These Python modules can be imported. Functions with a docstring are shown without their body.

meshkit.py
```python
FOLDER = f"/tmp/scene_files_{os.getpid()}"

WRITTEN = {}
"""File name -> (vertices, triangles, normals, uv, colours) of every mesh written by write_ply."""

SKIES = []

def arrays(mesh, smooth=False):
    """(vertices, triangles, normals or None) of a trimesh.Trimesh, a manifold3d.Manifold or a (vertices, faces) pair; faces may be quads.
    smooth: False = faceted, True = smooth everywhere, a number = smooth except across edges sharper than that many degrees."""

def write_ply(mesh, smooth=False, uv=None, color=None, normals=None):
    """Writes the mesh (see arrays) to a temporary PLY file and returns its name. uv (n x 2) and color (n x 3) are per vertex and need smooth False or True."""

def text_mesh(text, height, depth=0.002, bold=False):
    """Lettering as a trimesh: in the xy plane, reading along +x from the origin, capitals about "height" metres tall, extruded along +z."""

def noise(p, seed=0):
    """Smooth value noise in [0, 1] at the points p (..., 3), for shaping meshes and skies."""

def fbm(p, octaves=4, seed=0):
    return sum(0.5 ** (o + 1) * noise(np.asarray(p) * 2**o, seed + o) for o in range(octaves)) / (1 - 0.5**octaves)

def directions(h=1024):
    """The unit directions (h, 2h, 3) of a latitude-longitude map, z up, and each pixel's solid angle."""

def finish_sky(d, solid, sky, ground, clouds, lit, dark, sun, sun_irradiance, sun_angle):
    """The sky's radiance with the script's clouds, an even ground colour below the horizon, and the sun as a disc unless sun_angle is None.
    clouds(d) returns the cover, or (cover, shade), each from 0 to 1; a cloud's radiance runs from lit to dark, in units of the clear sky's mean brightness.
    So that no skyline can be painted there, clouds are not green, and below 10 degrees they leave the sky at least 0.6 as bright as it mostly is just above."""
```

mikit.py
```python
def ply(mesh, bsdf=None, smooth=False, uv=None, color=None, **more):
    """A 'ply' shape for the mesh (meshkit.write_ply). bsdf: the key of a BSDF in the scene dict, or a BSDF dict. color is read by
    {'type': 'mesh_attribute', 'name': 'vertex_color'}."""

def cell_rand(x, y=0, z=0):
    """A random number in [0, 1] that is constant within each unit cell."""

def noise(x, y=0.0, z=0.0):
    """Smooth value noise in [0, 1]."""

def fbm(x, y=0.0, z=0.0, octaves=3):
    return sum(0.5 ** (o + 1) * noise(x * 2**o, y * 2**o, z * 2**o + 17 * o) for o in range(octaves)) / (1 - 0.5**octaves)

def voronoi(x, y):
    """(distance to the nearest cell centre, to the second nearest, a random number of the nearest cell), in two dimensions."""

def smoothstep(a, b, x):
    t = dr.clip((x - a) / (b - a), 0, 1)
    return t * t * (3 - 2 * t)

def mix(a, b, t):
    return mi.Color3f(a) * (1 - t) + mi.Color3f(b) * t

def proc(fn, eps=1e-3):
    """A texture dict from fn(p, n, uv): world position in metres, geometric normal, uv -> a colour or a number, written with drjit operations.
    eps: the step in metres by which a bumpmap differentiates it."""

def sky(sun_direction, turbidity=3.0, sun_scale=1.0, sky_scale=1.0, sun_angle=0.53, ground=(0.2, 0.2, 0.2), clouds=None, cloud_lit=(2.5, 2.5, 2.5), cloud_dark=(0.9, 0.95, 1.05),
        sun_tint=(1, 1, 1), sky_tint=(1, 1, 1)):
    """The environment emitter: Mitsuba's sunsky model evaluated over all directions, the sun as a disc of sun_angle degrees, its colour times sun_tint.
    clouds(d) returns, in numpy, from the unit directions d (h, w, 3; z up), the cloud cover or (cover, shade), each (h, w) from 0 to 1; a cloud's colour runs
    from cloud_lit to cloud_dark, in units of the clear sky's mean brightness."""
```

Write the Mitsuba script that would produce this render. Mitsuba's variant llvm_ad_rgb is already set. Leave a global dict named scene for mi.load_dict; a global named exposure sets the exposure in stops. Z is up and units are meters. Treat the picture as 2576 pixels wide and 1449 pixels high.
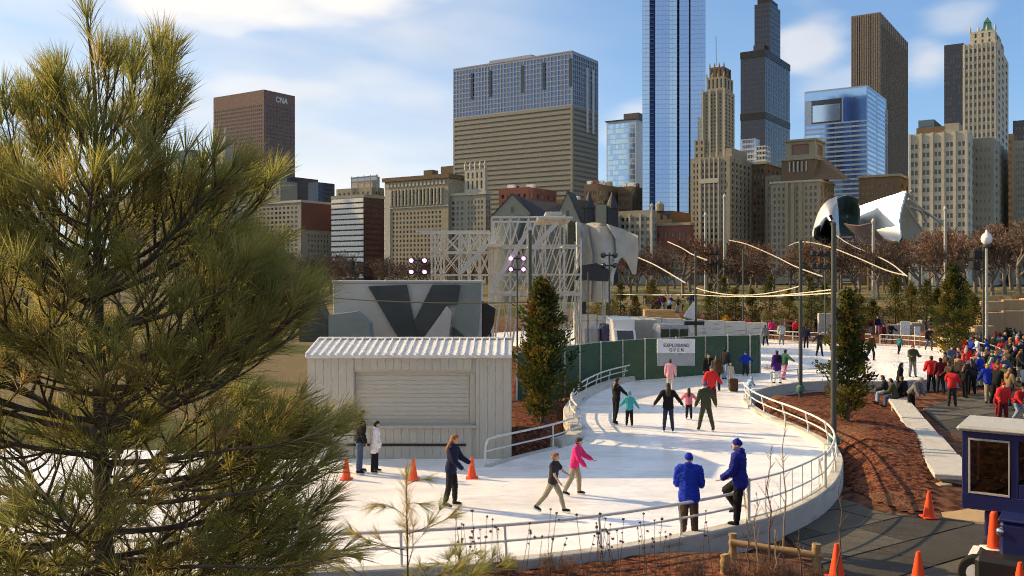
import math
import numpy as np
import trimesh
import manifold3d as m3
import shapely
import shapely.geometry as sg
import mitsuba as mi
import drjit as dr
import mikit
import meshkit
from mikit import noise, fbm, voronoi, cell_rand, smoothstep, mix

T = mi.ScalarTransform4f
scene, labels, counts = {}, {}, {}
XF = None                      # a rigid move for the parts of a thing that stands askew

# ---------------------------------------------------------------- camera, sky, exposure
EYE = 5.6                      # the camera stands on a footbridge ramp 5.6 m above the ice
FOCAL, CX, YH = 2300.0, 1288.0, 690.0   # survey units of the photograph (2576 wide), optical axis level
scene['camera'] = {'type': 'perspective', 'fov': 2 * math.degrees(math.atan(1288.0 / FOCAL)), 'fov_axis': 'x',
                   'principal_point_offset_y': (724.5 - YH) / 1449.0, 'near_clip': 0.05, 'far_clip': 9000.0,
                   'to_world': T().look_at(origin=[0, 0, EYE], target=[0, 100, EYE], up=[0, 0, 1])}
SUN_AZ, SUN_EL = -66.0, 27.5   # noon in winter, ahead and to the left
sa, se = math.radians(SUN_AZ), math.radians(SUN_EL)


def clouds(d):
    az = np.degrees(np.arctan2(d[..., 0], d[..., 1]))
    el = np.degrees(np.arcsin(np.clip(d[..., 2], -1, 1)))
    q = np.stack([d[..., 0], d[..., 1], d[..., 2] * 2.2], -1)
    n1 = meshkit.fbm(q * 4.0 + 3.1, 5, 4)
    n2 = meshkit.fbm(q * 14.0 + 9.0, 4, 8)
    streak = meshkit.fbm(np.stack([q[..., 0] * 5 - q[..., 2] * 9, q[..., 1] * 5, q[..., 2] * 14 + q[..., 0] * 7], -1), 4, 5)
    ss = lambda a, b, x: np.clip((x - a) / (b - a), 0, 1) ** 2 * (3 - 2 * np.clip((x - a) / (b - a), 0, 1))
    left = ss(9, -10, az)
    veil = (0.06 + 0.60 * left) * (0.30 + 0.70 * ss(0.28, 0.70, 0.40 * streak + 0.60 * n1))

    def puff(a, e, ra, re, k):
        r = np.sqrt(((az - a) / ra) ** 2 + ((el - e) / re) ** 2)
        return k * ss(1.15, 0.35, r + 1.3 * (0.5 - n2) + 0.5 * (0.5 - n1))
    big = np.maximum.reduce([puff(-17.5, 17.6, 8.5, 3.4, 1.0), puff(-10.5, 17.0, 6.0, 1.9, 0.85), puff(-24, 19.0, 7, 2.2, .6), puff(-6.0, 17.3, 3.0, .8, 0.7)])
    small = np.maximum.reduce([puff(18.2, 13.3, 2.6, 2.6, 0.62), puff(24.4, 12.0, 2.0, 1.6, 0.6), puff(26.0, 14.0, 2.6, 1.4, 0.4), puff(19.5, 11.0, 4, 1.6, .35),
                               puff(8.0, 8.6, 2.4, 1.8, .5), puff(-14, 11.0, 5, 1.0, .4), puff(-21.0, 10.0, 3, 1.5, .5)])
    low = 0.48 * ss(12, 1, el) * (0.45 + 0.55 * left) * ss(0.3, 0.6, n1)
    rest = ss(0.5, 0.66, n1) * ss(24, 36, el) * 0.8
    cover = np.clip(1 - (1 - veil) * (1 - big) * (1 - small) * (1 - low) * (1 - rest), 0, 1)
    shade = np.clip(0.28 + 1.1 * (0.55 - n2) - 0.55 * big, 0, 1) * 0.55
    return cover, shade


scene['sky'] = mikit.sky([math.sin(sa) * math.cos(se), math.cos(sa) * math.cos(se), math.sin(se)], turbidity=3.0, sun_scale=1.0, sky_scale=1.0,
                         sun_tint=(1.0, 0.91, 0.74), sky_tint=(0.82, 0.97, 1.15), ground=(0.16, 0.15, 0.13), clouds=clouds, cloud_lit=(2.9, 2.75, 2.55), cloud_dark=(1.45, 1.5, 1.62))
exposure = 2.3


# ---------------------------------------------------------------- helpers
def numbered(base):
    n = counts.get(base, 0)
    counts[base] = n + 1
    return base if n == 0 else '%s_%03d' % (base, n)


def thing(name, label, category, group=None):
    key = numbered(name)
    labels[key] = {'label': label, 'category': category}
    if group:
        labels[key]['group'] = group
    return key


def put(parent, name, mesh, bsdf, smooth=False, label=None, kind=None, to_world=None):
    key = numbered(parent + '__' + name)
    if XF is not None and not isinstance(mesh, dict):
        mesh = XF(mesh)
    d = mesh if isinstance(mesh, dict) else mikit.ply(mesh, bsdf, smooth)
    scene[key] = dict(d) if to_world is None else {**d, 'to_world': to_world}
    if label or kind:
        labels[key] = {k: v for k, v in (('label', label), ('kind', kind)) if v}
    return key


def whole(name, mesh, bsdf, label, category, group=None, smooth=False):
    key = thing(name, label, category, group)
    scene[key] = mikit.ply(mesh, bsdf, smooth)
    return key


def setting(name, mesh, bsdf, smooth=False, kind='structure'):
    key = numbered(name)
    scene[key] = mikit.ply(mesh, bsdf, smooth)
    labels[key] = {'kind': kind}
    return key


def rgb(name, c, rough=0.7, spec=0.3, metal=0.0):
    scene[name] = {'type': 'twosided', 'bsdf': {'type': 'principled', 'base_color': {'type': 'rgb', 'value': list(c)}, 'roughness': rough, 'specular': spec, 'metallic': metal}}
    return name


def matte(name, c):
    scene[name] = {'type': 'twosided', 'bsdf': {'type': 'diffuse', 'reflectance': {'type': 'rgb', 'value': list(c)}}}
    return name


def procd(name, fn, rough=0.8, spec=0.25, metal=0.0, bump=None, bscale=1.0, eps=1e-3):
    b = {'type': 'principled', 'base_color': mikit.proc(fn), 'roughness': rough, 'specular': spec, 'metallic': metal}
    if bump is not None:
        b = {'type': 'bumpmap', 'arbitrary': mikit.proc(bump, eps), 'scale': bscale, 'bsdf': b}
    scene[name] = {'type': 'twosided', 'bsdf': b}
    return name


def cat(ms):
    vs, fs, o = [], [], 0
    for m in ms:
        v, f = (np.asarray(m.vertices), np.asarray(m.faces)) if hasattr(m, 'vertices') else (np.asarray(m[0], float), np.asarray(m[1], int))
        if len(v) == 0:
            continue
        if f.shape[1] == 4:
            f = np.vstack([f[:, [0, 1, 2]], f[:, [0, 2, 3]]])
        vs.append(v)
        fs.append(f + o)
        o += len(v)
    return np.vstack(vs), np.vstack(fs)


def box(x0, x1, y0, y1, z0, z1):
    b = trimesh.creation.box((x1 - x0, y1 - y0, z1 - z0))
    return np.asarray(b.vertices) + [(x0 + x1) / 2, (y0 + y1) / 2, (z0 + z1) / 2], np.asarray(b.faces)


def rbox(x0, x1, y0, y1, z0, z1, r=0.03):
    """a box with chamfered edges"""
    p = []
    for x in (x0, x1):
        for y in (y0, y1):
            for z in (z0, z1):
                sx, sy, sz = (r if a == lo else -r for a, lo in ((x, x0), (y, y0), (z, z0)))
                p += [(x, y + sy, z + sz), (x + sx, y, z + sz), (x + sx, y + sy, z)]
    m = m3.Manifold.hull_points(np.array(p, float)).to_mesh()
    return m.vert_properties[:, :3], m.tri_verts


def quad(a, b, c, d):
    return np.array([a, b, c, d], float), np.array([[0, 1, 2], [0, 2, 3]])


def move(m, t=(0, 0, 0), rz=0.0, s=1.0):
    v, f = (np.asarray(m.vertices), np.asarray(m.faces)) if hasattr(m, 'vertices') else m
    c, n = math.cos(rz), math.sin(rz)
    return (v * s) @ np.array([[c, n, 0], [-n, c, 0], [0, 0, 1]]) + np.asarray(t, float), f


def frame(d):
    d = np.asarray(d, float)
    d = d / np.linalg.norm(d)
    a = np.cross(d, [0, 0, 1.0] if abs(d[2]) < 0.95 else [0, 1.0, 0])
    a /= np.linalg.norm(a)
    return d, a, np.cross(a, d)


def tube(pts, r, n=6, cap=True):
    p = np.asarray(pts, float)
    r = np.broadcast_to(np.asarray(r, float), (len(p),))
    t = np.gradient(p, axis=0)
    t /= np.linalg.norm(t, axis=1, keepdims=True) + 1e-12
    _, a, _ = frame(t[0])
    ring = []
    ang = np.arange(n) * 2 * np.pi / n
    for i in range(len(p)):
        a = a - t[i] * (a @ t[i])
        a /= np.linalg.norm(a) + 1e-12
        b = np.cross(t[i], a)
        ring.append(p[i] + r[i] * (np.cos(ang)[:, None] * a + np.sin(ang)[:, None] * b))
    v = np.vstack(ring)
    i = np.arange(n)
    j = (i + 1) % n
    f = [np.stack([k * n + i, k * n + j, (k + 1) * n + j, (k + 1) * n + i], 1) for k in range(len(p) - 1)]
    f = np.vstack(f)
    f = np.vstack([f[:, [0, 1, 2]], f[:, [0, 2, 3]]])
    if cap:
        e = len(p) * n - n
        f = np.vstack([f, np.stack([0 * i[1:-1], j[1:-1], i[1:-1]], 1), np.stack([e + 0 * i[1:-1], e + i[1:-1], e + j[1:-1]], 1)])
    return v, f


def lathe(prof, n=16):
    """prof: (radius, z) from bottom to top"""
    ang = np.arange(n) * 2 * np.pi / n
    v = np.vstack([np.stack([r * np.cos(ang), r * np.sin(ang), 0 * ang + z], 1) for r, z in prof])
    i = np.arange(n)
    j = (i + 1) % n
    f = np.vstack([np.stack([k * n + i, k * n + j, (k + 1) * n + j, (k + 1) * n + i], 1) for k in range(len(prof) - 1)])
    f = np.vstack([f[:, [0, 1, 2]], f[:, [0, 2, 3]]])
    e = (len(prof) - 1) * n
    return v, np.vstack([f, np.stack([0 * i[1:-1], j[1:-1], i[1:-1]], 1), np.stack([e + 0 * i[1:-1], e + i[1:-1], e + j[1:-1]], 1)])


def prism(poly, z0, z1):
    p = sg.Polygon(poly) if not hasattr(poly, 'exterior') else poly
    m = trimesh.creation.extrude_polygon(p, z1 - z0, engine='earcut')
    return np.asarray(m.vertices) + [0, 0, z0], np.asarray(m.faces)


def bez(p, n=24):
    """Catmull-Rom through the points"""
    p = np.asarray(p, float)
    q = np.vstack([2 * p[0] - p[1], p, 2 * p[-1] - p[-2]])
    out = []
    for i in range(1, len(q) - 2):
        for t in np.linspace(0, 1, n, endpoint=False):
            out.append(0.5 * (2 * q[i] + (q[i + 1] - q[i - 1]) * t + (2 * q[i - 1] - 5 * q[i] + 4 * q[i + 1] - q[i + 2]) * t * t + (3 * q[i] - q[i - 1] - 3 * q[i + 1] + q[i + 2]) * t ** 3))
    return np.array(out + [p[-1]])


def along(p, step):
    """resample a polyline at even steps"""
    p = np.asarray(p, float)
    s = np.r_[0, np.cumsum(np.linalg.norm(np.diff(p, axis=0), axis=1))]
    k = max(2, int(round(s[-1] / step)) + 1)
    return np.stack([np.interp(np.linspace(0, s[-1], k), s, p[:, c]) for c in range(p.shape[1])], 1)


_unit = {}
_ub = trimesh.creation.box((1, 1, 1))


def unit(bsdf):
    if bsdf not in _unit:
        _unit[bsdf] = mikit.ply((np.asarray(_ub.vertices), np.asarray(_ub.faces)), bsdf)
    return _unit[bsdf]


def mat(c, ax, ay, az):
    m = np.eye(4)
    m[:3, 0], m[:3, 1], m[:3, 2], m[:3, 3] = ax, ay, az, c
    return T(m.tolist())


def beam(parent, name, p, q, w, h, bsdf, label=None):
    p, q = np.asarray(p, float), np.asarray(q, float)
    d, a, b = frame(q - p)
    return put(parent, name, unit(bsdf), None, label=label, to_world=mat((p + q) / 2, (q - p), a * w, b * h))


def on(x, y, z=0.0):
    """the point of the level z that the survey sights at (x, y)"""
    Y = FOCAL * (EYE - z) / (y - YH)
    return np.array([(x - CX) * Y / FOCAL, Y, z])


def far(x, y, Y):
    """the point at the distance Y that the survey sights at (x, y)"""
    return np.array([(x - CX) * Y / FOCAL, Y, EYE - (y - YH) * Y / FOCAL])


# ---------------------------------------------------------------- materials
matte('ice_base', (.8, .8, .8))


def ice_col(p, n, uv):
    lanes = fbm(p.x * 0.35, p.y * 1.6, 1.0, 4)
    scuff = fbm(p.x * 3.0 + 2.0 * noise(p.x, p.y), p.y * 9.0, 4.0, 3)
    k = 0.62 * lanes + 0.38 * scuff
    c = mix((.74, .74, .73), (.87, .86, .83), smoothstep(0.30, 0.60, k))
    cut = smoothstep(0.47, 0.5, noise(p.x * 1.1 + 3 * noise(p.x * .5, p.y * .5), p.y * 6.0)) * smoothstep(0.53, 0.5, noise(p.x * 1.1 + 3 * noise(p.x * .5, p.y * .5), p.y * 6.0))
    thin = smoothstep(.485, .5, noise(p.x * 2.3 + 5 * noise(p.x * .7, p.y * .7, 2.), p.y * 11., 7.)) * smoothstep(.515, .5, noise(p.x * 2.3 + 5 * noise(p.x * .7, p.y * .7, 2.), p.y * 11., 7.))
    worn = smoothstep(.55, .7, fbm(p.x * .5 + 9, p.y * .9, 11., 4))
    return c * (1 - 0.16 * cut) * (1 - 0.12 * thin) * (1 - 0.10 * worn)


procd('ice', ice_col, rough=0.24, spec=0.4)
del scene['ice_base']


def mulch_col(p, n, uv):
    a = fbm(p.x * 9, p.y * 9, p.z * 9, 4)
    b = fbm(p.x * 0.6, p.y * 0.6, 3.0, 3)
    c = mix((.035, .014, .008), (.20, .075, .04), smoothstep(0.3, 0.68, a))
    c = mix(c, mi.Color3f(.16, .09, .05), smoothstep(.56, .7, b) * .6)
    return mix(c, mi.Color3f(.03, .014, .01), smoothstep(.62, .72, fbm(p.x * 22, p.y * 22, 1., 2)) * .8)


def mulch_bump(p, n, uv):
    return fbm(p.x * 16, p.y * 16, p.z * 16, 3)


procd('mulch', mulch_col, rough=.95, spec=.1, bump=mulch_bump, bscale=.05, eps=.01)


def land_col(p, n, uv):
    a = fbm(p.x * 5, p.y * 5, p.z * 5, 3)
    b = fbm(p.x * .12, p.y * .12, 0., 3)
    soil = mix((.045, .02, .012), (.15, .07, .04), smoothstep(.3, .7, a))
    straw = mix((.09, .07, .035), (.19, .15, .08), a)
    green = mix((.035, .045, .015), (.08, .085, .03), a)
    f = smoothstep(90, 130, p.y + 30 * (b - .5))
    f = dr.maximum(f, smoothstep(-5.5, -8.5, p.x + 3 * (b - .5)) * smoothstep(18, 24, p.y))
    return mix(soil, mix(straw, green, smoothstep(.42, .6, b)), f)


procd('land', land_col, rough=.95, spec=.1)


def concrete_col(p, n, uv):
    a = fbm(p.x * 2.3, p.y * 2.3, p.z * 2.3, 4)
    b = fbm(p.x * 14, p.y * 14, p.z * 14, 2)
    return mix((.36, .345, .30), (.55, .53, .47), .65 * a + .35 * b) * (1 - .35 * smoothstep(.6, .72, fbm(p.x * .9, p.y * .9, p.z * 6, 3)))


procd('concrete', concrete_col, rough=.85)


def slab_col(p, n, uv):
    a = fbm(p.x * 1.1, p.y * 1.1, 0., 4)
    b = fbm(p.x * 18, p.y * 18, 0., 2)
    return mix((.026, .025, .021), (.066, .061, .049), .6 * a + .4 * b)


procd('slab_dark', slab_col, rough=.8, spec=.3)
procd('slab_grey', lambda p, n, uv: mix((.055, .052, .042), (.115, .108, .085), .6 * fbm(p.x * 1.3 + 7, p.y * 1.3, 0., 4) + .4 * fbm(p.x * 18, p.y * 18, 3., 2)), rough=.8)
procd('slab_tan', lambda p, n, uv: mix((.30, .20, .10), (.45, .33, .18), .5 * fbm(p.x * 1.7, p.y * 1.7, 0., 4) + .5 * fbm(p.x * 15, p.y * 15, 3., 2)), rough=.85)
procd('seat_stone', lambda p, n, uv: mix((.30, .29, .26), (.50, .49, .45), .5 * fbm(p.x * 3, p.y * 3, p.z * 3, 4) + .5 * fbm(p.x * 30, p.y * 30, p.z * 30, 2)), rough=.8)
procd('timber', lambda p, n, uv: mix((.20, .12, .05), (.42, .29, .14), fbm(p.x * 3, p.y * 9, p.z * 22, 4)), rough=.8)
procd('siding', lambda p, n, uv: mix((.38, .36, .29), (.50, .475, .39), .6 * fbm(p.x * 2.0, p.y * 2, p.z * .35, 4) + .4 * fbm(p.x * 30, p.y * 30, p.z * 3, 2)), rough=.65)
procd('facet_light', lambda p, n, uv: mix((.36, .36, .32), (.50, .50, .45), fbm(p.x * 1.2, p.y * 1.2, p.z * 1.2, 4)), rough=.8)
procd('facet_dark', lambda p, n, uv: mix((.035, .045, .042), (.075, .085, .078), fbm(p.x * 1.5, p.y * 1.5, p.z * 1.5, 4)), rough=.7)
procd('facet_green', lambda p, n, uv: mix((.16, .19, .17), (.24, .27, .245), fbm(p.x * 1.5, p.y * 1.5, p.z * 1.5, 4)), rough=.7)
procd('windscreen', lambda p, n, uv: mix((.045, .075, .045), (.085, .135, .085), .5 * fbm(p.x * .9, p.y * .9, p.z * 2.2, 4) + .5 * fbm(p.x * 9, p.y * 9, p.z * 9, 2)), rough=.9, spec=.1)
rgb('rail_paint', (.66, .64, .56), .4, .5)
rgb('steel_white', (.56, .54, .46), .5, .4)
rgb('pole_paint', (.055, .06, .045), .45, .5)
rgb('pole_pale', (.42, .40, .33), .5, .4)
rgb('roof_metal', (.58, .56, .52), .38, .5)
rgb('seam_white', (.78, .77, .72), .4, .5)
rgb('shutter', (.43, .41, .335), .55, .4)
rgb('black_paint', (.012, .012, .013), .5, .4)
rgb('rubber', (.015, .015, .016), .85, .2)
rgb('cone_orange', (.80, .075, .012), .5, .4)
rgb('cone_white', (.75, .73, .68), .5, .4)
rgb('truck_blue', (.012, .018, .085), .3, .6)
rgb('truck_roof', (.38, .38, .34), .5, .4)
rgb('truck_glass', (.03, .035, .03), .06, .8)
rgb('chrome', (.7, .7, .7), .15, .5, 1.0)
rgb('white_paint', (.72, .71, .66), .45, .4)
rgb('sign_white', (.80, .79, .74), .6, .3)
rgb('sign_ink', (.10, .07, .07), .7, .2)
rgb('cable', (.62, .58, .44), .6, .3)
rgb('cable_dark', (.05, .05, .04), .6, .3)
rgb('gilded_leaf', (.55, .32, .03), .7, .2)

# ---------------------------------------------------------------- the ice ribbon
front = bez([(-27, 17.0), (-16, 16.6), (-9, 16.55)] + [on(x, y)[:2] for x, y in ((620, 1452), (1000, 1436), (1260, 1418), (1500, 1391), (1700, 1357), (1850, 1324), (1950, 1295), (2035, 1252), (2078, 1212), (2094, 1170), (2084, 1138), (2050, 1110), (1990, 1080), (1930, 1055), (1888, 1032), (1868, 1008), (1884, 990), (1935, 976), (2010, 966), (2100, 962))] + [(20, 47.2), (24.5, 49.5)], 8)
right = bez([(24.5, 49.5), (29, 54), (32, 62), (31, 69), (27, 72.5), (22, 75.5), (15, 86), (10, 92), (4, 92)], 8)
behind = bez([(4, 92), (-2, 86), (1.5, 74), (6, 62), (11.5, 55.5), (13.0, 53.5)], 8)
left = bez([(13.0, 53.5), (12.1, 54.2)] + [on(x, y)[:2] for x, y in ((1840, 926), (1760, 931), (1680, 942), (1600, 957), (1530, 977), (1480, 1003), (1452, 1030), (1446, 1056), (1462, 1082), (1470, 1100), (1440, 1118), (1380, 1134), (1300, 1154), (1232, 1176))], 8)
ice_poly = np.vstack([front, right[1:], behind[1:], left[1:], [on(1222, 1182)[:2], (-.1, 27.9), (-6.3, 27.9), (-9, 29), (-27, 30)]])
ICE = sg.Polygon(ice_poly).buffer(0)

# ---------------------------------------------------------------- ground
def sst(a, b, x):
    t = np.clip((x - a) / (b - a), 0, 1)
    return t * t * (3 - 2 * t)


def ground_z(x, y, fine=True):
    x, y = np.asarray(x, float), np.asarray(y, float)
    p = np.stack([x, y, 0 * x], -1)
    z = -0.47 + 0 * x
    near = (y > 10) & (y < 70) & (np.abs(x) < 40)
    away = np.full(x.shape, 9.0)
    if near.any():
        away[near] = shapely.distance(ICE, shapely.points(x[near], y[near]))
    z = z + .42 * sst(6.8, 4.6, x) * sst(19.6, 18.4, y) * sst(.05, .2, away)            # the front bed lies close under the kerb
    z = z + np.maximum(0, 17.2 - y) * .185 * sst(60, 30, np.abs(x))                     # the bank that carries the footbridge ramp
    rise = sst(.25, 1.6, away)
    z = z + rise * .70 * sst(8.5, 3.5, np.hypot((x - 9.4) * 1.05, (y - 35.0) * .62))    # planted island beside the tall pole
    z = z + rise * .85 * sst(6.5, 2.5, np.hypot((x - 1.9) * 1.1, (y - 33.5) * .6))      # bed between the shed and the fence
    berm = sst(99, 134, y) * (1.3 + 1.9 * meshkit.fbm(p * .045, 3, 2)) * sst(420, 200, y) * sst(-40, 5, x)
    z = z + berm
    z = z + 3.4 * sst(15, 6, np.hypot((x - 53) * .9, (y - 82) * .8))                   # slope at the far right
    if fine:
        z = z + .07 * (meshkit.fbm(p * .9, 3, 7) - .5)
    return z


def gz(x, y):
    return float(ground_z(np.array([x]), np.array([y]))[0])


def axis(stops):
    return np.unique(np.concatenate([np.arange(a, b, s) for a, b, s in stops] + [[stops[-1][1]]]))


gx = axis([(-5000, -400, 400), (-400, -60, 20), (-60, -14, 2), (-14, 24, .4), (24, 60, 1.5), (60, 400, 12), (400, 5000, 400)])
gy = axis([(-600, -20, 60), (-20, 14, 2), (14, 45, .4), (45, 125, 1.5), (125, 420, 15), (420, 6000, 400)])
GX, GY = np.meshgrid(gx, gy)
GZ = ground_z(GX, GY)
nv, nu = GX.shape
ii = np.arange(nv * nu).reshape(nv, nu)
setting('ground', (np.stack([GX.ravel(), GY.ravel(), GZ.ravel()], 1), np.stack([ii[:-1, :-1].ravel(), ii[:-1, 1:].ravel(), ii[1:, 1:].ravel(), ii[1:, :-1].ravel()], 1)), 'land', smooth=True)


def draped(poly, lift, step=.17):
    """a sheet over the ground inside a polygon"""
    P = sg.Polygon(poly).buffer(0)
    x0, y0, x1, y1 = P.bounds
    xs, ys = np.arange(x0, x1 + step, step), np.arange(y0, y1 + step, step)
    tris, pts, seen = [], [], {}
    X, Y = np.meshgrid(xs, ys)
    ins = shapely.contains_xy(P, X, Y)
    idx = -np.ones(X.shape, int)
    idx[ins] = np.arange(ins.sum())
    a, b, c, d = idx[:-1, :-1], idx[:-1, 1:], idx[1:, 1:], idx[1:, :-1]
    ok = (a >= 0) & (b >= 0) & (c >= 0) & (d >= 0)
    v = np.stack([X[ins], Y[ins], ground_z(X[ins], Y[ins]) + lift], 1)
    return v, np.stack([a[ok], b[ok], c[ok], d[ok]], 1)


# ---------------------------------------------------------------- ice, kerbs, railings
im = prism(ICE, -.6, 0)
setting('ice_rink', im, 'ice')
line = sg.LineString


def ribbon(path, a, b, z0, z1):
    """a kerb that keeps the right-hand (outer) side of a path: from a to b metres off it"""
    p = along(path, .35)
    t = np.gradient(p, axis=0)
    t /= np.linalg.norm(t, axis=1, keepdims=True)
    n = np.stack([t[:, 1], -t[:, 0]], 1)
    A, B = p + n * a, p + n * b
    k = len(p)
    c = .025
    w = np.sign(b - a)
    v = np.vstack([np.c_[A, np.full(k, z0)], np.c_[A, np.full(k, z1 - c)], np.c_[A + n * c * w, np.full(k, z1)], np.c_[B - n * c * w, np.full(k, z1)], np.c_[B, np.full(k, z1 - c)], np.c_[B, np.full(k, z0)]])
    f = []
    for r in range(5):
        i = np.arange(k - 1)
        f.append(np.stack([r * k + i, r * k + i + 1, (r + 1) * k + i + 1, (r + 1) * k + i], 1))
    e = np.array([[0, 1, 2], [0, 2, 3], [0, 3, 4], [0, 4, 5]])
    return v, np.vstack([cat([(v, np.vstack(f))])[1], e * k, e * k + k - 1])


KF = .30
setting('kerb', ribbon(front, .0, KF, -.9, .13), 'concrete')
setting('kerb', ribbon(right[1:-1], .0, .3, -.6, .16), 'concrete')
setting('kerb', ribbon(left[3:-20], .0, .45, -.5, .26), 'concrete')
setting('kerb', ribbon(left[-20:], .0, .2, -.5, .05), 'concrete')


def railing(label, path, off, base, top, spacing=2.1, skip=None, lean=.09):
    k = thing('railing', label, 'railing', 'white tube railings round the rink')
    p = along(path, .25)
    t = np.gradient(p, axis=0)
    t /= np.linalg.norm(t, axis=1, keepdims=True)
    n = np.stack([t[:, 1], -t[:, 0]], 1)
    q = p + n * off
    inner = q - n * lean
    put(k, 'top_rail', tube(np.c_[inner, np.full(len(q), top)], .034, 8), 'rail_paint', 40)
    mid = (top + base) / 2 + .02
    put(k, 'middle_rail', tube(np.c_[q - n * lean * .45, np.full(len(q), mid)], .026, 7), 'rail_paint', 40)
    s = along(q, spacing)
    si = along(inner, spacing)
    for a, b in zip(s, si):
        m = a * .55 + b * .45
        put(k, 'post', tube([(a[0], a[1], base - .03), (a[0] * .9 + b[0] * .1, a[1] * .9 + b[1] * .1, base + .35 * (top - base)), (m[0], m[1], mid), (b[0], b[1], top)], .03, 7), 'rail_paint', 40)
    return k


L_ = sg.LineString(front)


def cut(path, p0, p1):
    """the stretch of a path between the points nearest to p0 and p1"""
    p = np.asarray(path)
    i, j = (int(np.argmin(np.linalg.norm(p - np.asarray(q)[:2], axis=1))) for q in (p0, p1))
    return p[min(i, j):max(i, j) + 1]


g0, g1 = on(1872, 1320), on(2058, 1240)
railing('long near white railing along the front of the ice', cut(front, (-12, 16.5), g0), .15, .13, .76)
railing('curved white railing round the right bend beside the mulch island', cut(front, g1, on(1868, 1008)), .15, .13, .80)
railing('low white railing on the far edge of the mulch island', cut(front, on(1935, 976), on(2100, 962)), .15, .13, .75, 2.6)
railing('white railing along the far right side of the ice', right[6:30], .15, .16, .9, 2.6)
railing('far white railing at the back of the rink', right[30:60], .15, .16, .9, 3.0)
railing('white railing curving past the green fence', cut(left, on(1890, 925), on(1470, 1100)), .22, .26, .84, 2.15)
# the short rail with a rounded end beside the shed
k = thing('railing', 'short white railing with a rounded end beside the shed', 'railing', 'white tube railings round the rink')
e0, e1, e2, e3 = on(1219, 1172), on(1300, 1152), on(1390, 1130), on(1462, 1106)
up = lambda q, z: (q[0] + .02, q[1] + .1, z)
put(k, 'top_rail', tube(bez([up(e0, -.02), up(e0, .45), up(e0 + [.06, .02, 0], .70), up(e0 * .8 + e1 * .2, .76), up(e1, .77), up(e2, .78), up(e3, .80)], 6), .034, 8), 'rail_paint', 40)
put(k, 'middle_rail', tube(bez([up(e0, .40), up(e1, .41), up(e2, .42), up(e3, .44)], 6), .026, 7), 'rail_paint', 40)
put(k, 'post', tube([up(e2, -.02), up(e2, .78)], .03, 7), 'rail_paint', 40)
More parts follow.
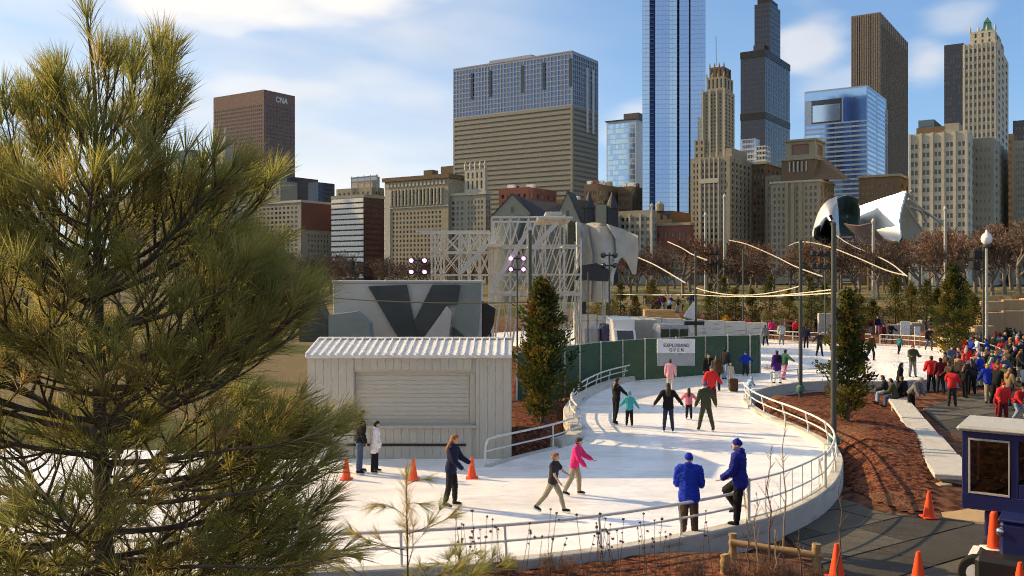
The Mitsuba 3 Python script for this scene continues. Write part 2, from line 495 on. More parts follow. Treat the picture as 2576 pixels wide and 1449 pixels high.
# taller barred gate in the bend
gk = thing('rink_gate', 'taller barred white gate section in the right bend', 'gate')
gp = along(cut(front, g0, g1), .2)
gt = np.gradient(gp, axis=0)
gt /= np.linalg.norm(gt, axis=1, keepdims=True)
gp = gp + np.stack([gt[:, 1], -gt[:, 0]], 1) * .2
put(gk, 'top_rail', tube(np.c_[gp, np.full(len(gp), 1.03)], .026, 7), 'rail_paint', 40)
put(gk, 'middle_rail', tube(np.c_[gp, np.full(len(gp), .55)], .022, 7), 'rail_paint', 40)
put(gk, 'bottom_rail', tube(np.c_[gp, np.full(len(gp), .2)], .022, 7), 'rail_paint', 40)
for i, q in enumerate(along(gp, .58)):
    big = i in (0,) or np.linalg.norm(q - gp[-1]) < .1
    put(gk, 'post' if big else 'bar', tube([(q[0], q[1], -.25 if big else .1), (q[0], q[1], 1.08 if big else 1.02)], .045 if big else .014, 7), 'rail_paint', 40)

# mulch beds
isl = [on(x, y, -.3)[:2] for x, y in ((2130, 1215), (2118, 1180), (2105, 1130), (2050, 1095), (1990, 1068), (1920, 1040), (1890, 1010), (1900, 996), (1960, 985), (2080, 972), (2220, 968), (2262, 1000), (2300, 1090), (2335, 1180), (2350, 1235), (2360, 1275), (2290, 1288), (2200, 1262), (2160, 1245))]
setting('mulch_bed', draped(isl, .035), 'mulch', smooth=True)
bed2 = [on(x, y, 0)[:2] for x, y in ((1240, 1172), (1300, 1158), (1380, 1138), (1440, 1122), (1430, 1090), (1420, 1060), (1425, 1015), (1460, 985), (1520, 962))] + [(4.0, 46), (0, 45), (-.1, 40), (.05, 28)]
setting('mulch_bed', draped(bed2, .035), 'mulch', smooth=True)
setting('mulch_bed', draped([(-14, 8), (-14, 16.2), (-9, 16.2), (-5, 16.6)] + [tuple(on(x, y)[:2] + np.array([.12, -.38])) for x, y in ((1000, 1436), (1260, 1418), (1500, 1391), (1700, 1357), (1850, 1324))] + [(6.0, 18.4), (6.2, 17.0), (6.4, 15.5), (7, 8)], .035), 'mulch', smooth=True)
setting('mulch_bed', draped([(40, 80), (40, 70), (42, 66), (64, 66), (64, 92), (44, 92)], .05, 1.0), 'mulch', smooth=True)

# paved apron of separate slabs on the right
rng = np.random.default_rng(5)
base = [on(x, y, -.47)[:2] for x, y in ((2088, 1262), (2160, 1262), (2200, 1277), (2290, 1300), (2380, 1300), (2390, 1230))] + [(14.2, 26), (15.2, 30), (18.4, 41), (24, 47), (40, 49), (40, 14), (6.6, 14), (6.45, 17.4)] + [on(x, y, -.47)[:2] for x, y in ((1960, 1345), (2010, 1318), (2060, 1290))]
pave = sg.Polygon(base).buffer(0)
setting('pavement', prism(pave, -.60, -.447), 'slab_dark')
ang = math.radians(33)
ca, sn = math.cos(ang), math.sin(ang)
c0 = np.array([10.5, 20.0])
n_slab = 0
for j in range(-8, 24):
    w = 1.35
    for i in range(-14, 16):
        L = 2.1
        o = (.5 if j % 2 else 0) * L
        q = [c0 + np.array([ca * u - sn * v, sn * u + ca * v]) for u, v in (((i * L + o + .025), j * w + .025), ((i + 1) * L + o - .025, j * w + .025), ((i + 1) * L + o - .025, (j + 1) * w - .025), (i * L + o + .025, (j + 1) * w - .025))]
        s = sg.Polygon(q).intersection(pave.buffer(-.03))
        if s.is_empty or s.area < .35 or s.geom_type != 'Polygon' or s.centroid.y < 15.5 or s.centroid.x > s.centroid.y * .62 or s.centroid.y > 46:
            continue
        put('pavement', 'paver', prism(s, -.446, -.405 + rng.uniform(-.006, .006)), 'slab_grey' if rng.random() < .36 else 'slab_dark')
        n_slab += 1
tan = [on(x, y, -.4)[:2] for x, y in ((2352, 1248), (2378, 1226), (2470, 1232), (2560, 1262), (2570, 1316), (2470, 1318), (2372, 1300))]
TP = sg.Polygon(tan).buffer(0)
setting('tan_pavement', prism(TP, -.44, -.396), 'slab_tan')

# granite seat wall: long blocks on stone legs
sk = thing('seat_wall', 'long pale stone bench wall of thick slabs beside the mulch island', 'bench')
a, b = np.array([17.3, 41.0]), np.array([12.35, 25.4])
for f0, f1, dz, wd in ((0, .36, .06, .42), (.362, .60, .03, .46), (.602, .80, .05, .50), (.802, 1.0, .02, .56)):
    p, q = a + (b - a) * f0, a + (b - a) * f1
    d = (q - p) / np.linalg.norm(q - p)
    nrm = np.array([d[1], -d[0]])
    L = np.linalg.norm(q - p)
    m = rbox(0, L, -wd, wd, -.14, 0, .02)
    put(sk, 'stone_slab', move(m, (p[0], p[1], dz), math.atan2(d[1], d[0])), 'seat_stone')
    for s in (.12, .88):
        c = p + (q - p) * s
        put(sk, 'leg', move(rbox(-.14, .14, -wd * .75, wd * .75, gz(*c) - .1, dz - .142, .015), (c[0], c[1], 0), math.atan2(d[1], d[0])), 'seat_stone')
for i in range(3):
    c = on(2352 - 6 * i, 1212 - 34 * i, -.3)
    setting('stone_step', move(rbox(-.75, .75, -.22, .22, -.5, -.22 - .02 * i, .02), (c[0] - .25, c[1], 0), 1.9), 'slab_tan')

# ---------------------------------------------------------------- the shed
sh = thing('shed', 'pale grey board sided kiosk shed with a ribbed metal roof', 'shed')
SY, SX0, SX1, SE, SR, SD = 27.75, -6.20, -.036, 3.12, 3.46, 3.6
wx0, wx1, wz0, wz1 = (890 - CX) * SY / FOCAL, (1197 - CX) * SY / FOCAL, EYE - (1070 - YH) * SY / FOCAL, EYE - (936 - YH) * SY / FOCAL
core = m3.Manifold.cube([SX1 - SX0 - .06, SD - .06, SE + .5]).translate([SX0 + .03, SY + .03, -.5]) - m3.Manifold.cube([wx1 - wx0, .5, wz1 - wz0]).translate([wx0, SY - .2, wz0])
cm = core.to_mesh()
put(sh, 'wall', (cm.vert_properties[:, :3], cm.tri_verts), 'siding')
nb = 26
bw = (SX1 - SX0) / nb
for i in range(nb):
    x0, x1 = SX0 + i * bw + .003, SX0 + (i + 1) * bw - .003
    spans = [(-.42, SE - .02)]
    if x0 < wx1 and x1 > wx0:
        a0, a1 = max(x0, wx0), min(x1, wx1)
        if a1 - a0 > bw * .6:
            spans = [(-.42, wz0 - .06), (wz1 + .05, SE - .02)]
        else:
            x0, x1 = (wx1 + .002, x1) if x0 < wx1 < x1 else (x0, wx0 - .002)
    for z0, z1 in spans:
        put(sh, 'board', rbox(x0, x1, SY - .022 - .002 * (i % 2), SY + .028, z0, z1, .004), 'siding')
for i in range(14):
    y0, y1 = SY + i * SD / 14 + .005, SY + (i + 1) * SD / 14 - .005
    put(sh, 'board', rbox(SX1 - .028, SX1 + .022, y0, y1, -.42, SE - .02, .006), 'siding')
for i in range(12):
    z0 = wz0 + (wz1 - wz0) * i / 12
    z1 = wz0 + (wz1 - wz0) * (i + 1) / 12
    put(sh, 'shutter_slat', rbox(wx0 + .01, wx1 - .2, SY + .2, SY + .25, z0 + .002, z1 - .002, .003), 'shutter')
put(sh, 'shutter_guide', box(wx1 - .19, wx1 - .01, SY + .13, SY + .24, wz0 + .005, wz1 - .005), 'shutter')
put(sh, 'counter', rbox(wx0 - .05, wx1 + .05, SY - .16, SY + .19, wz0 - .055, wz0 - .003, .01), 'shutter')
put(sh, 'skirt_rail', rbox(wx0 - .2, wx1 - .3, SY - .075, SY - .03, wz0 - .62, wz0 - .55, .008), 'black_paint')
ry0, ry1 = SY - .12, SY + SD / 2
sl = (SR - SE) / (ry1 - ry0)
npan = 26
for i in range(npan):
    x0 = SX0 - .03 + (SX1 - SX0 + .06) * i / npan
    x1 = SX0 - .03 + (SX1 - SX0 + .06) * (i + 1) / npan
    v = np.array([(x, y, SE + .02 + (y - ry0) * sl + d) for x in (x0 + .004, x1 - .004) for y in (ry0, ry1) for d in (0, .025)])
    h = m3.Manifold.hull_points(v).to_mesh()
    put(sh, 'roof_panel', (h.vert_properties[:, :3], h.tri_verts), 'roof_metal')
    v = np.array([(x, y, SE + .03 + (y - ry0) * sl + d) for x in (x0 - .018, x0 + .018) for y in (ry0 - .012, ry1) for d in (0, .075)])
    h = m3.Manifold.hull_points(v).to_mesh()
    put(sh, 'roof_seam', (h.vert_properties[:, :3], h.tri_verts), 'seam_white')
v = np.array([(x, y, z) for x in (SX0 - .03, SX1 + .03) for y, z in ((ry1, SR + .06), (ry1, SR - .02), (SY + SD + .1, SE))])
h = m3.Manifold.hull_points(v).to_mesh()
put(sh, 'rear_roof', (h.vert_properties[:, :3], h.tri_verts), 'roof_metal')
put(sh, 'ridge_cap', rbox(SX0 - .05, SX1 + .05, ry1 - .09, ry1 + .09, SR + .065, SR + .11, .01), 'seam_white')
put(sh, 'gutter', rbox(SX0 - .03, SX1 + .03, ry0 - .085, ry0 - .015, SE - .05, SE + .035, .015), 'roof_metal')
v = np.array([(x, y, z) for x in (SX1 - .03, SX1 - .003) for y, z in ((SY + .05, SE), (SY + SD - .05, SE), (ry1, SR - .06))])
h = m3.Manifold.hull_points(v).to_mesh()
put(sh, 'gable', (h.vert_properties[:, :3], h.tri_verts), 'siding')

# ---------------------------------------------------------------- the skyline
UE, UN = np.array([.834, -.552, 0]), np.array([.552, .834, 0])   # street grid: along the east fronts, along the north sides
UP = np.array([0, 0, 1.0])


def stone(name, c, k=.8, var=.22, fx=.05):
    c = np.array(c)
    lo, hi = tuple((c * (1 - var)).tolist()), tuple((c * (1 + var)).tolist())
    return procd(name, lambda p, n, uv: mix(lo, hi, .6 * fbm(p.x * fx + p.y * fx, p.y * fx, p.z * fx * .6, 4) + .4 * noise(p.x * .9, p.y * .9, p.z * .9)), rough=k, spec=.2)


stone('stone_cream', (.46, .43, .335))
stone('stone_buff', (.31, .272, .19))
stone('stone_grey', (.30, .285, .22))
stone('stone_brown', (.16, .115, .07))
stone('brick_red', (.20, .085, .06))
stone('terra_cotta', (.22, .148, .122), var=.12)
rgb('louvre_beige', (.25, .24, .18), .55, .4)
rgb('louvre_white', (.72, .70, .62), .5, .4)
rgb('tower_black', (.045, .045, .055), .35, .5)
rgb('tower_tan', (.27, .22, .165), .7, .3)
rgb('tower_brown', (.085, .07, .065), .55, .4)
rgb('slate', (.035, .038, .042), .6, .4)
rgb('copper_green', (.055, .15, .11), .6, .3)
rgb('mullion_grey', (.29, .31, .345), .4, .5)
rgb('spandrel_blue', (.24, .35, .50), .25, .7, .6)
rgb('spandrel_pale', (.33, .40, .47), .3, .7, .4)
rgb('mullion_white', (.50, .52, .54), .4, .5)
rgb('mullion_dark', (.03, .035, .045), .4, .5)


def glass(name, tint, rough=.08, metal=.75):
    return rgb(name, tint, rough, .8, metal)


glass('pane_dark', (.04, .045, .045), .15, .2)
glass('pane_mid', (.085, .085, .075), .15, .2)
rgb('pane_blind', (.22, .20, .15), .6, .4)
glass('pane_green', (.10, .14, .13), .1, .5)
glass('glass_sky', (.42, .58, .74), .07, .9)
glass('glass_blue', (.30, .45, .68), .06, .9)
glass('glass_grey', (.13, .19, .29), .07, .85)
glass('glass_deep', (.06, .10, .24), .08, .85)
glass('glass_pale', (.60, .72, .76), .10, .85)
glass('glass_dark', (.05, .07, .10), .08, .8)
rgb('pane_band', (.13, .125, .095), .5, .4)
MASON = ('pane_dark', 'pane_dark', 'pane_mid', 'pane_blind')
brng = np.random.default_rng(11)


def facade(P, u, w, h, cols, rows, depth, quads, panes):
    """one wall with recessed window openings; P is its lower left corner seen from outside"""
    n = np.cross(u, UP)
    at = lambda a, z, d=0.0: P + u * a + UP * z - n * d
    edge = [0.0] + [x for c in cols for x in c] + [w]
    for i in range(0, len(edge), 2):                         # piers
        if edge[i + 1] - edge[i] > 1e-4:
            quads.append((at(edge[i], 0), at(edge[i + 1], 0), at(edge[i + 1], h), at(edge[i], h)))
    zed = [0.0] + [z for r in rows for z in r] + [h]
    for a, b in cols:
        for i in range(0, len(zed), 2):
            quads.append((at(a, zed[i]), at(b, zed[i]), at(b, zed[i + 1]), at(a, zed[i + 1])))
        for z0, z1 in rows:
            for s, t in (((a, z0), (b, z0)), ((b, z0), (b, z1)), ((b, z1), (a, z1)), ((a, z1), (a, z0))):
                quads.append((at(*s), at(*s, depth), at(*t, depth), at(*t)))
            panes.append((at((a + b) / 2, (z0 + z1) / 2, depth), u * (b - a), -n * .12, UP * (z1 - z0)))


def even(w, n, frac, m0=0.0, m1=0.0):
    """n windows of the width fraction frac between the margins"""
    if n <= 0:
        return []
    p = (w - m0 - m1) / n
    return [(m0 + p * (i + .5 - frac / 2), m0 + p * (i + .5 + frac / 2)) for i in range(n)]


class Block:
    """a box shaped storey block on the street grid: east front (left) and north side (right) carry windows"""

    def __init__(self, xl, xc, xr, ytop, Y, z0=0.0, ybot=None):
        tl, tr = (xl - CX) / FOCAL, (xr - CX) / FOCAL
        self.C = np.array([(xc - CX) / FOCAL * Y, Y, 0])
        self.w = max(.5, (self.C[0] - tl * Y) / (.834 + .552 * tl))
        self.d = (tr * Y - self.C[0]) / (.552 - .834 * tr)
        self.h = EYE + (YH - ytop) * Y / FOCAL
        self.z0 = z0 if ybot is None else EYE + (YH - ybot) * Y / FOCAL
        self.Y = Y

    def zat(self, y):
        return EYE + (YH - y) * self.Y / FOCAL - self.z0


def build(key, B, wall, east=((), ()), north=((), ()), depth=.45, panes=MASON, name='wall', parapet=0.0, budget=300, roof=None, extra=None):
    quads, pe = [], []
    base = B.C + UP * B.z0
    H = B.h - B.z0
    facade(base - UE * B.w, UE, B.w, H, *east, depth, quads, pe)
    facade(base, UN, B.d, H, *north, depth, quads, pe)
    a, b = base - UE * B.w, base + UN * B.d
    c = a + UN * B.d
    quads += [(c, a, a + UP * H, c + UP * H), (b, c, c + UP * H, b + UP * H)]
    rf = UP * (H - parapet)
    quads.append((base + rf, b + rf, c + rf, a + rf))
    v = np.array(quads).reshape(-1, 3)
    wk = put(key, name, (v, np.arange(len(v)).reshape(-1, 4)), wall)
    windows(key if not extra else key, pe, panes, budget)
    return wk


def windows(key, pe, panes, budget=300, name='window'):
    rest = {}
    for i, (c, ax, ay, az) in enumerate(pe):
        m = panes[int(brng.integers(len(panes)))] if len(panes) > 1 else panes[0]
        if i < budget:
            put(key, name, unit(m), None, to_world=mat(c, ax, ay, az))
        else:
            v, f = np.asarray(_ub.vertices), np.asarray(_ub.faces)
            rest.setdefault(m, []).append((v[:, :1] * ax + v[:, 1:2] * ay + v[:, 2:] * az + c, f))
    for m in rest:
        put(key, 'windows', cat(rest[m]), m, kind='stuff')


def cap(key, B, name, bsdf, out=.5, lo=1.0, hi=.2):
    """a cornice that stands out from the top of a block"""
    P = [B.C - UE * (B.w + out) - UN * out, B.C + UE * out - UN * out, B.C + UE * out + UN * (B.d + out), B.C - UE * (B.w + out) + UN * (B.d + out)]
    put(key, name, prism([tuple(p[:2]) for p in P], B.h - lo, B.h + hi), bsdf)


def sub(B, u0, u1, v0, v1, z0, z1):
    """a block on top of or inside another: east-front fractions, depth fractions, heights"""
    q = Block.__new__(Block)
    q.C = B.C - UE * B.w * (1 - u1) + UN * B.d * v0
    q.w, q.d, q.z0, q.h, q.Y = B.w * (u1 - u0), B.d * (v1 - v0), z0, z1, B.Y
    return q


def rows_(h, n, frac, m0, m1):
    return even(h, n, frac, m0, m1)


# dark red office slab on the left
B = Block(537, 664, 742, 225, 1050)
k = thing('office_tower', 'dark red brown office slab with a white sign near its top', 'building')
build(k, B, 'terra_cotta', (even(B.w, 24, .62, 2, 2), even(B.h, 44, .55, 4, 16)), (even(B.d, 20, .62, 2, 2), even(B.h, 44, .55, 4, 16)), .5, ('pane_mid', 'pane_mid', 'pane_blind'), budget=0)
tm = meshkit.text_mesh('CNA', 6.2, .4, True)
tv, tf = np.asarray(tm.vertices), np.asarray(tm.faces)
n_ = np.cross(UN, UP)
put(k, 'sign', (B.C + UN * B.d * .36 + UP * (B.h - 11.5) + n_ * .15 + tv[:, :1] * UN + tv[:, 1:2] * UP + tv[:, 2:] * n_, tf), 'white_paint')

# little pyramid capped tower before it
B = Block(535, 570, 600, 412, 640)
k = thing('stone_tower', 'small pale stone tower with a pyramid cap before the dark red slab', 'tower')
build(k, B, 'stone_grey', (even(B.w, 3, .4, 1, 1), even(B.h, 14, .55, 6, 2)), (even(B.d, 3, .4, 1, 1), even(B.h, 14, .55, 6, 2)), budget=60)
c4 = B.C - UE * B.w / 2 + UN * B.d / 2
r = B.w * .42
put(k, 'roof', m3.Manifold.hull_points(np.array([c4 + UE * s * r + UN * t * r + UP * B.h for s in (-1, 1) for t in (-1, 1)] + [c4 + UP * (B.h + 22)])), 'stone_grey')
put(k, 'finial', move(lathe([(.7, 0), (.5, 2), (.9, 3), (.15, 6)], 8), c4 + UP * (B.h + 21)), 'stone_cream')

# hidden-behind-the-pine blocks
B = Block(432, 478, 503, 376, 760)
k = thing('glass_block', 'dark green glass office block just right of the pine top', 'building')
build(k, B, 'mullion_dark', (even(B.w, 10, .8), even(B.h, 26, .7)), (even(B.d, 6, .8), even(B.h, 26, .7)), .15, ('pane_green',), budget=0)
B = Block(280, 520, 640, 470, 690)
k = thing('stone_office', 'wide pale stone office block seen through the pine needles', 'building')
build(k, B, 'stone_grey', (even(B.w, 18, .5, 2, 2), even(B.h, 15, .55, 6, 4)), (even(B.d, 9, .5, 2, 2), even(B.h, 15, .55, 6, 4)), budget=120)
B = Block(-120, 96, 150, 520, 700)
k = thing('stone_office', 'pale low office block at the left edge behind the pine', 'building')
build(k, B, 'stone_cream', (even(B.w, 16, .5, 2, 2), even(B.h, 11, .55, 4, 2)), ((), ()), budget=60)

# blue black boxes
k = thing('dark_block', 'two stepped blue black blocks right of the dark red slab', 'building')
for xl, xc, xr, yt, Y in ((700, 722, 800, 443, 900), (775, 800, 842, 458, 880)):
    B = Block(xl, xc, xr, yt, Y)
    build(k, B, 'mullion_dark', (even(B.w, 5, .8), even(B.h, 22, .7)), (even(B.d, 10, .8), even(B.h, 22, .7)), .15, ('glass_dark',), budget=0)
B = Block(668, 705, 748, 455, 800)
k = thing('roof_house', 'small grey penthouse box over the pale grid block', 'building')
build(k, B, 'stone_grey', (even(B.w, 3, .5), [(B.h - 12, B.h - 6)]), ((), ()), budget=6)

# pale grid block with a brick side
B = Block(590, 757, 836, 503, 640)
k = thing('grid_block', 'pale grid fronted block with a dark brick side wall', 'building')
build(k, B, 'stone_grey', (even(B.w, 16, .55, 1.5, 2.5), even(B.h, 15, .55, 5, 3.5)), (even(B.d, 7, .4, 6, 3), even(B.h * .62, 8, .5, 6, 1)), budget=240)
quads = []
put(k, 'brick_side', prism([tuple((B.C + UN * t + np.cross(UN, UP) * o)[:2]) for t, o in ((.8, .02), (B.d - .3, .02), (B.d - .3, .25), (.8, .25))], B.h * .64, B.h - 1.5), 'brick_red')
tm = meshkit.text_mesh('HOTEL', 3.0, .2, True)
cap(k, B, 'cornice', 'stone_cream', .6, 1.6, .1)

# white louvred slab
B = Block(835, 916, 967, 490, 600)
k = thing('louvred_block', 'slim slab with bright white horizontal bands and a dark side', 'building')
build(k, B, 'mullion_dark', ((), ()), (even(B.d, 9, .86, 1, 1), even(B.h, 15, .66, 4, 1)), .12, ('pane_dark',), budget=150)
n_e = np.cross(UE, UP)
for i in range(15):
    z = 3 + (B.h - 4) * i / 15
    p0, p1 = B.C - UE * (B.w - .3) + n_e * .5 + UP * (z + 1.35), B.C - UE * .3 + n_e * .5 + UP * (z + 1.35)
    put(k, 'band', unit('louvre_white'), None, to_world=mat((p0 + p1) / 2, p1 - p0, n_e * .9, UP * (B.h - 4) / 15 * .70))
    put(k, 'side_sill', unit('mullion_dark'), None, to_world=mat(B.C + UN * B.d / 2 + n_ * .1 + UP * (z + .4), UN * (B.d - .2), n_ * .2, UP * .5))
cap(k, B, 'cornice', 'stone_grey', .5, 1.6, .4)
Q = Block(846, 935, 966, 470, 640)
k = thing('buff_block', 'buff block with roof houses behind the white banded slab', 'building')
build(k, Q, 'stone_buff', (even(Q.w, 7, .45, 1, 1), even(Q.h, 15, .5, 4, 2)), (even(Q.d, 4, .45), even(Q.h, 15, .5, 4, 2)), budget=40)
S = sub(Q, .35, .95, .2, .8, Q.h, Q.h + 8)
build(k, S, 'stone_cream', name='roof_house', budget=0)
sg_ = thing('roof_sign', 'blank steel billboard frame on posts above the buff block', 'billboard')
p0, p1 = far(883, 452, 650), far(950, 446, 640)
u_ = (p1 - p0)
put(sg_, 'frame', unit('mullion_grey'), None, to_world=mat((p0 + p1) / 2 + UP * 1.0, u_, np.cross(u_ / np.linalg.norm(u_), UP) * .6, UP * 1.0))
put(sg_, 'frame', unit('mullion_grey'), None, to_world=mat((p0 + p1) / 2 - UP * 2.0, u_, np.cross(u_ / np.linalg.norm(u_), UP) * .6, UP * .8))
put(sg_, 'panel', unit('white_paint'), None, to_world=mat((p0 + p1) / 2 - UP * .5, u_ * .97, np.cross(u_ / np.linalg.norm(u_), UP) * .3, UP * 2.0))
for s in np.linspace(.03, .97, 5):
    q = p0 + u_ * s
    beam(sg_, 'post', q - UP * 9, q + UP * 2.2, .5, .5, 'mullion_grey')

# long hotel with a columned loggia
B = Block(968, 1128, 1180, 438, 560)
k = thing('grand_hotel', 'long buff hotel with a tall columned loggia below its cornice', 'building')
zc0, zc1 = B.zat(510), B.zat(472)
quads, pe = [], []
build(k, B, 'stone_buff', (even(B.w, 14, .52, 6, 5), even(zc0 - 4, 13, .56, 8, 0) + [(zc0, zc1)]), ((), ()), .7, MASON, budget=196)
cap(k, B, 'cornice', 'stone_brown', 1.3, 2.2, .3)
ncol = 15
for i in range(ncol):
    c = B.C - UE * (5 + (B.w - 11) * i / (ncol - 1)) + n_e * .55
    put(k, 'column', tube([c + UP * (zc0 - .6), c + UP * (zc1 + .6)], .62, 8), 'stone_cream')
for i in range(16):
    c = B.C - UE * (3 + (B.w - 6) * i / 15) + n_e * .2
    put(k, 'dentil', unit('stone_cream'), None, to_world=mat(c + UP * (B.h - 4.6), UE * 1.6, n_e * .7, UP * 2.4))
put(k, 'string_course', unit('stone_cream'), None, to_world=mat(B.C - UE * B.w / 2 + n_e * .2 + UP * (zc0 - 1.6), UE * B.w, n_e * .5, UP * .7))
put(k, 'corner_pier', unit('stone_cream'), None, to_world=mat(B.C - UE * (B.w - 2.6) + n_e * .25 + UP * (B.h * .45), UE * 4.6, n_e * .5, UP * B.h * .88))
put(k, 'roof_hatch', unit('stone_brown'), None, to_world=mat(B.C - UE * B.w * .42 + UN * 10 + UP * (B.h + 2), UE * 7, UN * 6, UP * 5))
B = Block(1128, 1222, 1234, 483, 548)
k = thing('stone_hotel_wing', 'pale stone wing with an ornate sunlit crown beside the columned hotel', 'building')
build(k, B, 'stone_grey', (even(B.w * .46, 3, .5, 2, .5) + [(B.w * .46 + a, B.w * .46 + b) for a, b in even(B.w * .54, 5, .5, 1.5, 1.5)], even(B.h, 13, .56, 8, 4)), (even(B.d, 2, .5), even(B.h, 13, .56, 8, 4)), budget=120)
cap(k, B, 'cornice', 'stone_cream', .7, 1.2, .2)
C = sub(B, .44, .98, .02, .5, B.h + .25, B.h + 14)
build(k, C, 'stone_cream', (even(C.w, 4, .42, 1, 1), [(2, 7), (8.5, 12)]), ((), ()), .8, ('pane_mid', 'pane_blind'), name='crown', budget=8)
for i in range(5):
    c = C.C - UE * (C.w * (i + .06) / 4.15) + UN * .5
    put(k, 'pinnacle', move(lathe([(.8, 0), (.8, 2.2), (1.1, 2.4), (.2, 5.2)], 6), c + UP * C.h), 'stone_cream')
B = Block(1109, 1160, 1176, 415, 700)
k = thing('brown_block', 'plain brown block rising behind the columned hotel', 'building')
build(k, B, 'stone_brown', (even(B.w, 4, .4), even(B.h, 18, .4, 4, 4)), ((), ()), budget=20)

# the broad slab with the glass upper half
B = Block(1140, 1440, 1505, 130, 640)
k = thing('broad_tower', 'broad slab tower, beige bands below and a gridded blue glass upper half', 'building')
zs = B.zat(264)
Lw = Block.__new__(Block)
Lw.C, Lw.w, Lw.d, Lw.z0, Lw.h, Lw.Y = B.C, B.w, B.d, 0, zs, B.Y
build(k, Lw, 'louvre_beige', ([(1.5, B.w - 1.5)], even(zs, 34, .42, 2, 1)), ([(1.5, B.d - 1.5)], even(zs, 34, .42, 2, 1)), .4, ('pane_band',), name='lower_wall', budget=60)
Uw = sub(B, 0, 1, 0, 1, zs, B.h)
hu = B.h - zs
build(k, Uw, 'mullion_grey', (even(B.w, 36, .74, .6, .6), even(hu, 10, .80, .5, 1.2)), (even(B.d, 14, .74, .6, .6), even(hu, 10, .80, .5, 1.2)), .5, ('glass_grey',), name='upper_wall', budget=300)
for f in (.17, .33, .60, .775, .985):
    put(k, 'fin', unit('pane_dark'), None, to_world=mat(B.C - UE * B.w * (1 - f) + n_e * .12 + UP * (zs + hu * .62), UE * 2.2, n_e * .3, UP * hu * .52))
put(k, 'penthouse', unit('mullion_grey'), None, to_world=mat(B.C - UE * B.w * .55 + UN * B.d * .45 + UP * (B.h + 2.3), UE * B.w * .36, UN * B.d * .5, UP * 5))
put(k, 'parapet', prism([tuple((B.C - UE * (B.w * a - .2 + .4 * (1 - a)) + UN * (B.d * b))[:2]) for a, b in ((1, -.006), (0, -.006), (0, 1.0), (1, 1.0))], B.h + .02, B.h + .9), 'mullion_grey')
for f in (.55, .78):
    put(k, 'side_bay', unit('mullion_white'), None, to_world=mat(B.C + UN * B.d * f + n_ * .3 + UP * (zs + hu * .18), UN * 2.6, n_ * .6, UP * hu * 1.25))

# pale glass block
B = Block(1526, 1600, 1640, 300, 800)
k = thing('pale_glass_block', 'pale blue glass office block left of the tallest blue tower', 'building')
build(k, B, 'mullion_white', (even(B.w, 10, .93, .8, .8), even(B.h, 30, .86, 1, 2)), ((), ()), .1, ('glass_pale', 'glass_pale', 'glass_sky'), budget=150)
put(k, 'penthouse', unit('tower_brown'), None, to_world=mat(B.C - UE * B.w * .28 + UN * B.d * .5 + UP * (B.h + 3.5), UE * B.w * .5, UN * B.d * .6, UP * 7))
put(k, 'roof_edge', unit('mullion_dark'), None, to_world=mat(B.C - UE * B.w * .5 + UN * B.d * .5 + UP * (B.h + .5), UE * (B.w + 2.5), UN * (B.d + 2), UP * .9))

# tallest blue glass tower: staggered planes with dark recesses
k = thing('blue_glass_tower', 'very tall blue glass tower cut off by the top of the view', 'building')
for xl, xr, Y, g, nc in ((1616, 1634, 590, 'glass_sky', 2), (1648, 1683, 585, 'glass_blue', 4), (1682, 1703, 590, 'glass_sky', 2), (1709, 1733, 584, 'glass_blue', 3), (1737, 1774, 580, 'glass_blue', 4)):
    B = Block(xl, xr - .5, xr, -70, Y)
    B.d = 26.0
    B.C = np.array([(xr - CX) / FOCAL * Y, Y, 0])
    w = (xr - xl) / FOCAL * Y
    u, P = np.array([.985, -.174, 0]), np.array([(xl - CX) / FOCAL * Y, Y, 0])
    nn = np.cross(u, UP)
    H = B.h
    pe, quads = [], []
    facade(P, u, w, H, even(w, nc, .95, .1, .1), even(H, 66, .90, 1, 1), .12, quads, pe)
    a, b, c, d = P, P + u * w, P + u * w - nn * 24, P - nn * 24
    for s, t in ((b, c), (c, d), (d, a)):
        quads.append((s, t, t + UP * H, s + UP * H))
    quads.append((a + UP * H, b + UP * H, c + UP * H, d + UP * H))
    v = np.array(quads).reshape(-1, 3)
    put(k, 'wing', (v, np.arange(len(v)).reshape(-1, 4)), 'spandrel_blue')
    windows(k, pe, (g,), 60)
for xl, xr, Y in ((1631, 1651, 597), (1701, 1711, 597), (1731, 1739, 595)):
    p, q = far(xl, 0, Y), far(xr, 0, Y)
    m = (p + q) / 2
    put(k, 'recess', unit('glass_deep'), None, to_world=mat(np.array([m[0], Y + 12, 98]), np.array([q[0] - p[0], 0, 0]), np.array([0, 20, 0]), UP * 196))
    for i in range(66):
        z = 8 + i * 2.85
        put(k, 'balcony', unit('mullion_white'), None, to_world=mat(np.array([m[0] - .2, Y + 1.4, z]), np.array([(q[0] - p[0]) * .5, 0, 0]), np.array([0, 1.4, 0]), UP * .5))
B = Block(1735, 1752, 1772, 224, 660)
k = thing('deep_blue_block', 'deep blue glass block half hidden by the blue tower', 'building')
build(k, B, 'glass_deep', (even(B.w, 3, .85), even(B.h, 34, .7)), (even(B.d, 3, .85), even(B.h, 34, .7)), .15, ('glass_blue', 'glass_deep'), budget=0)

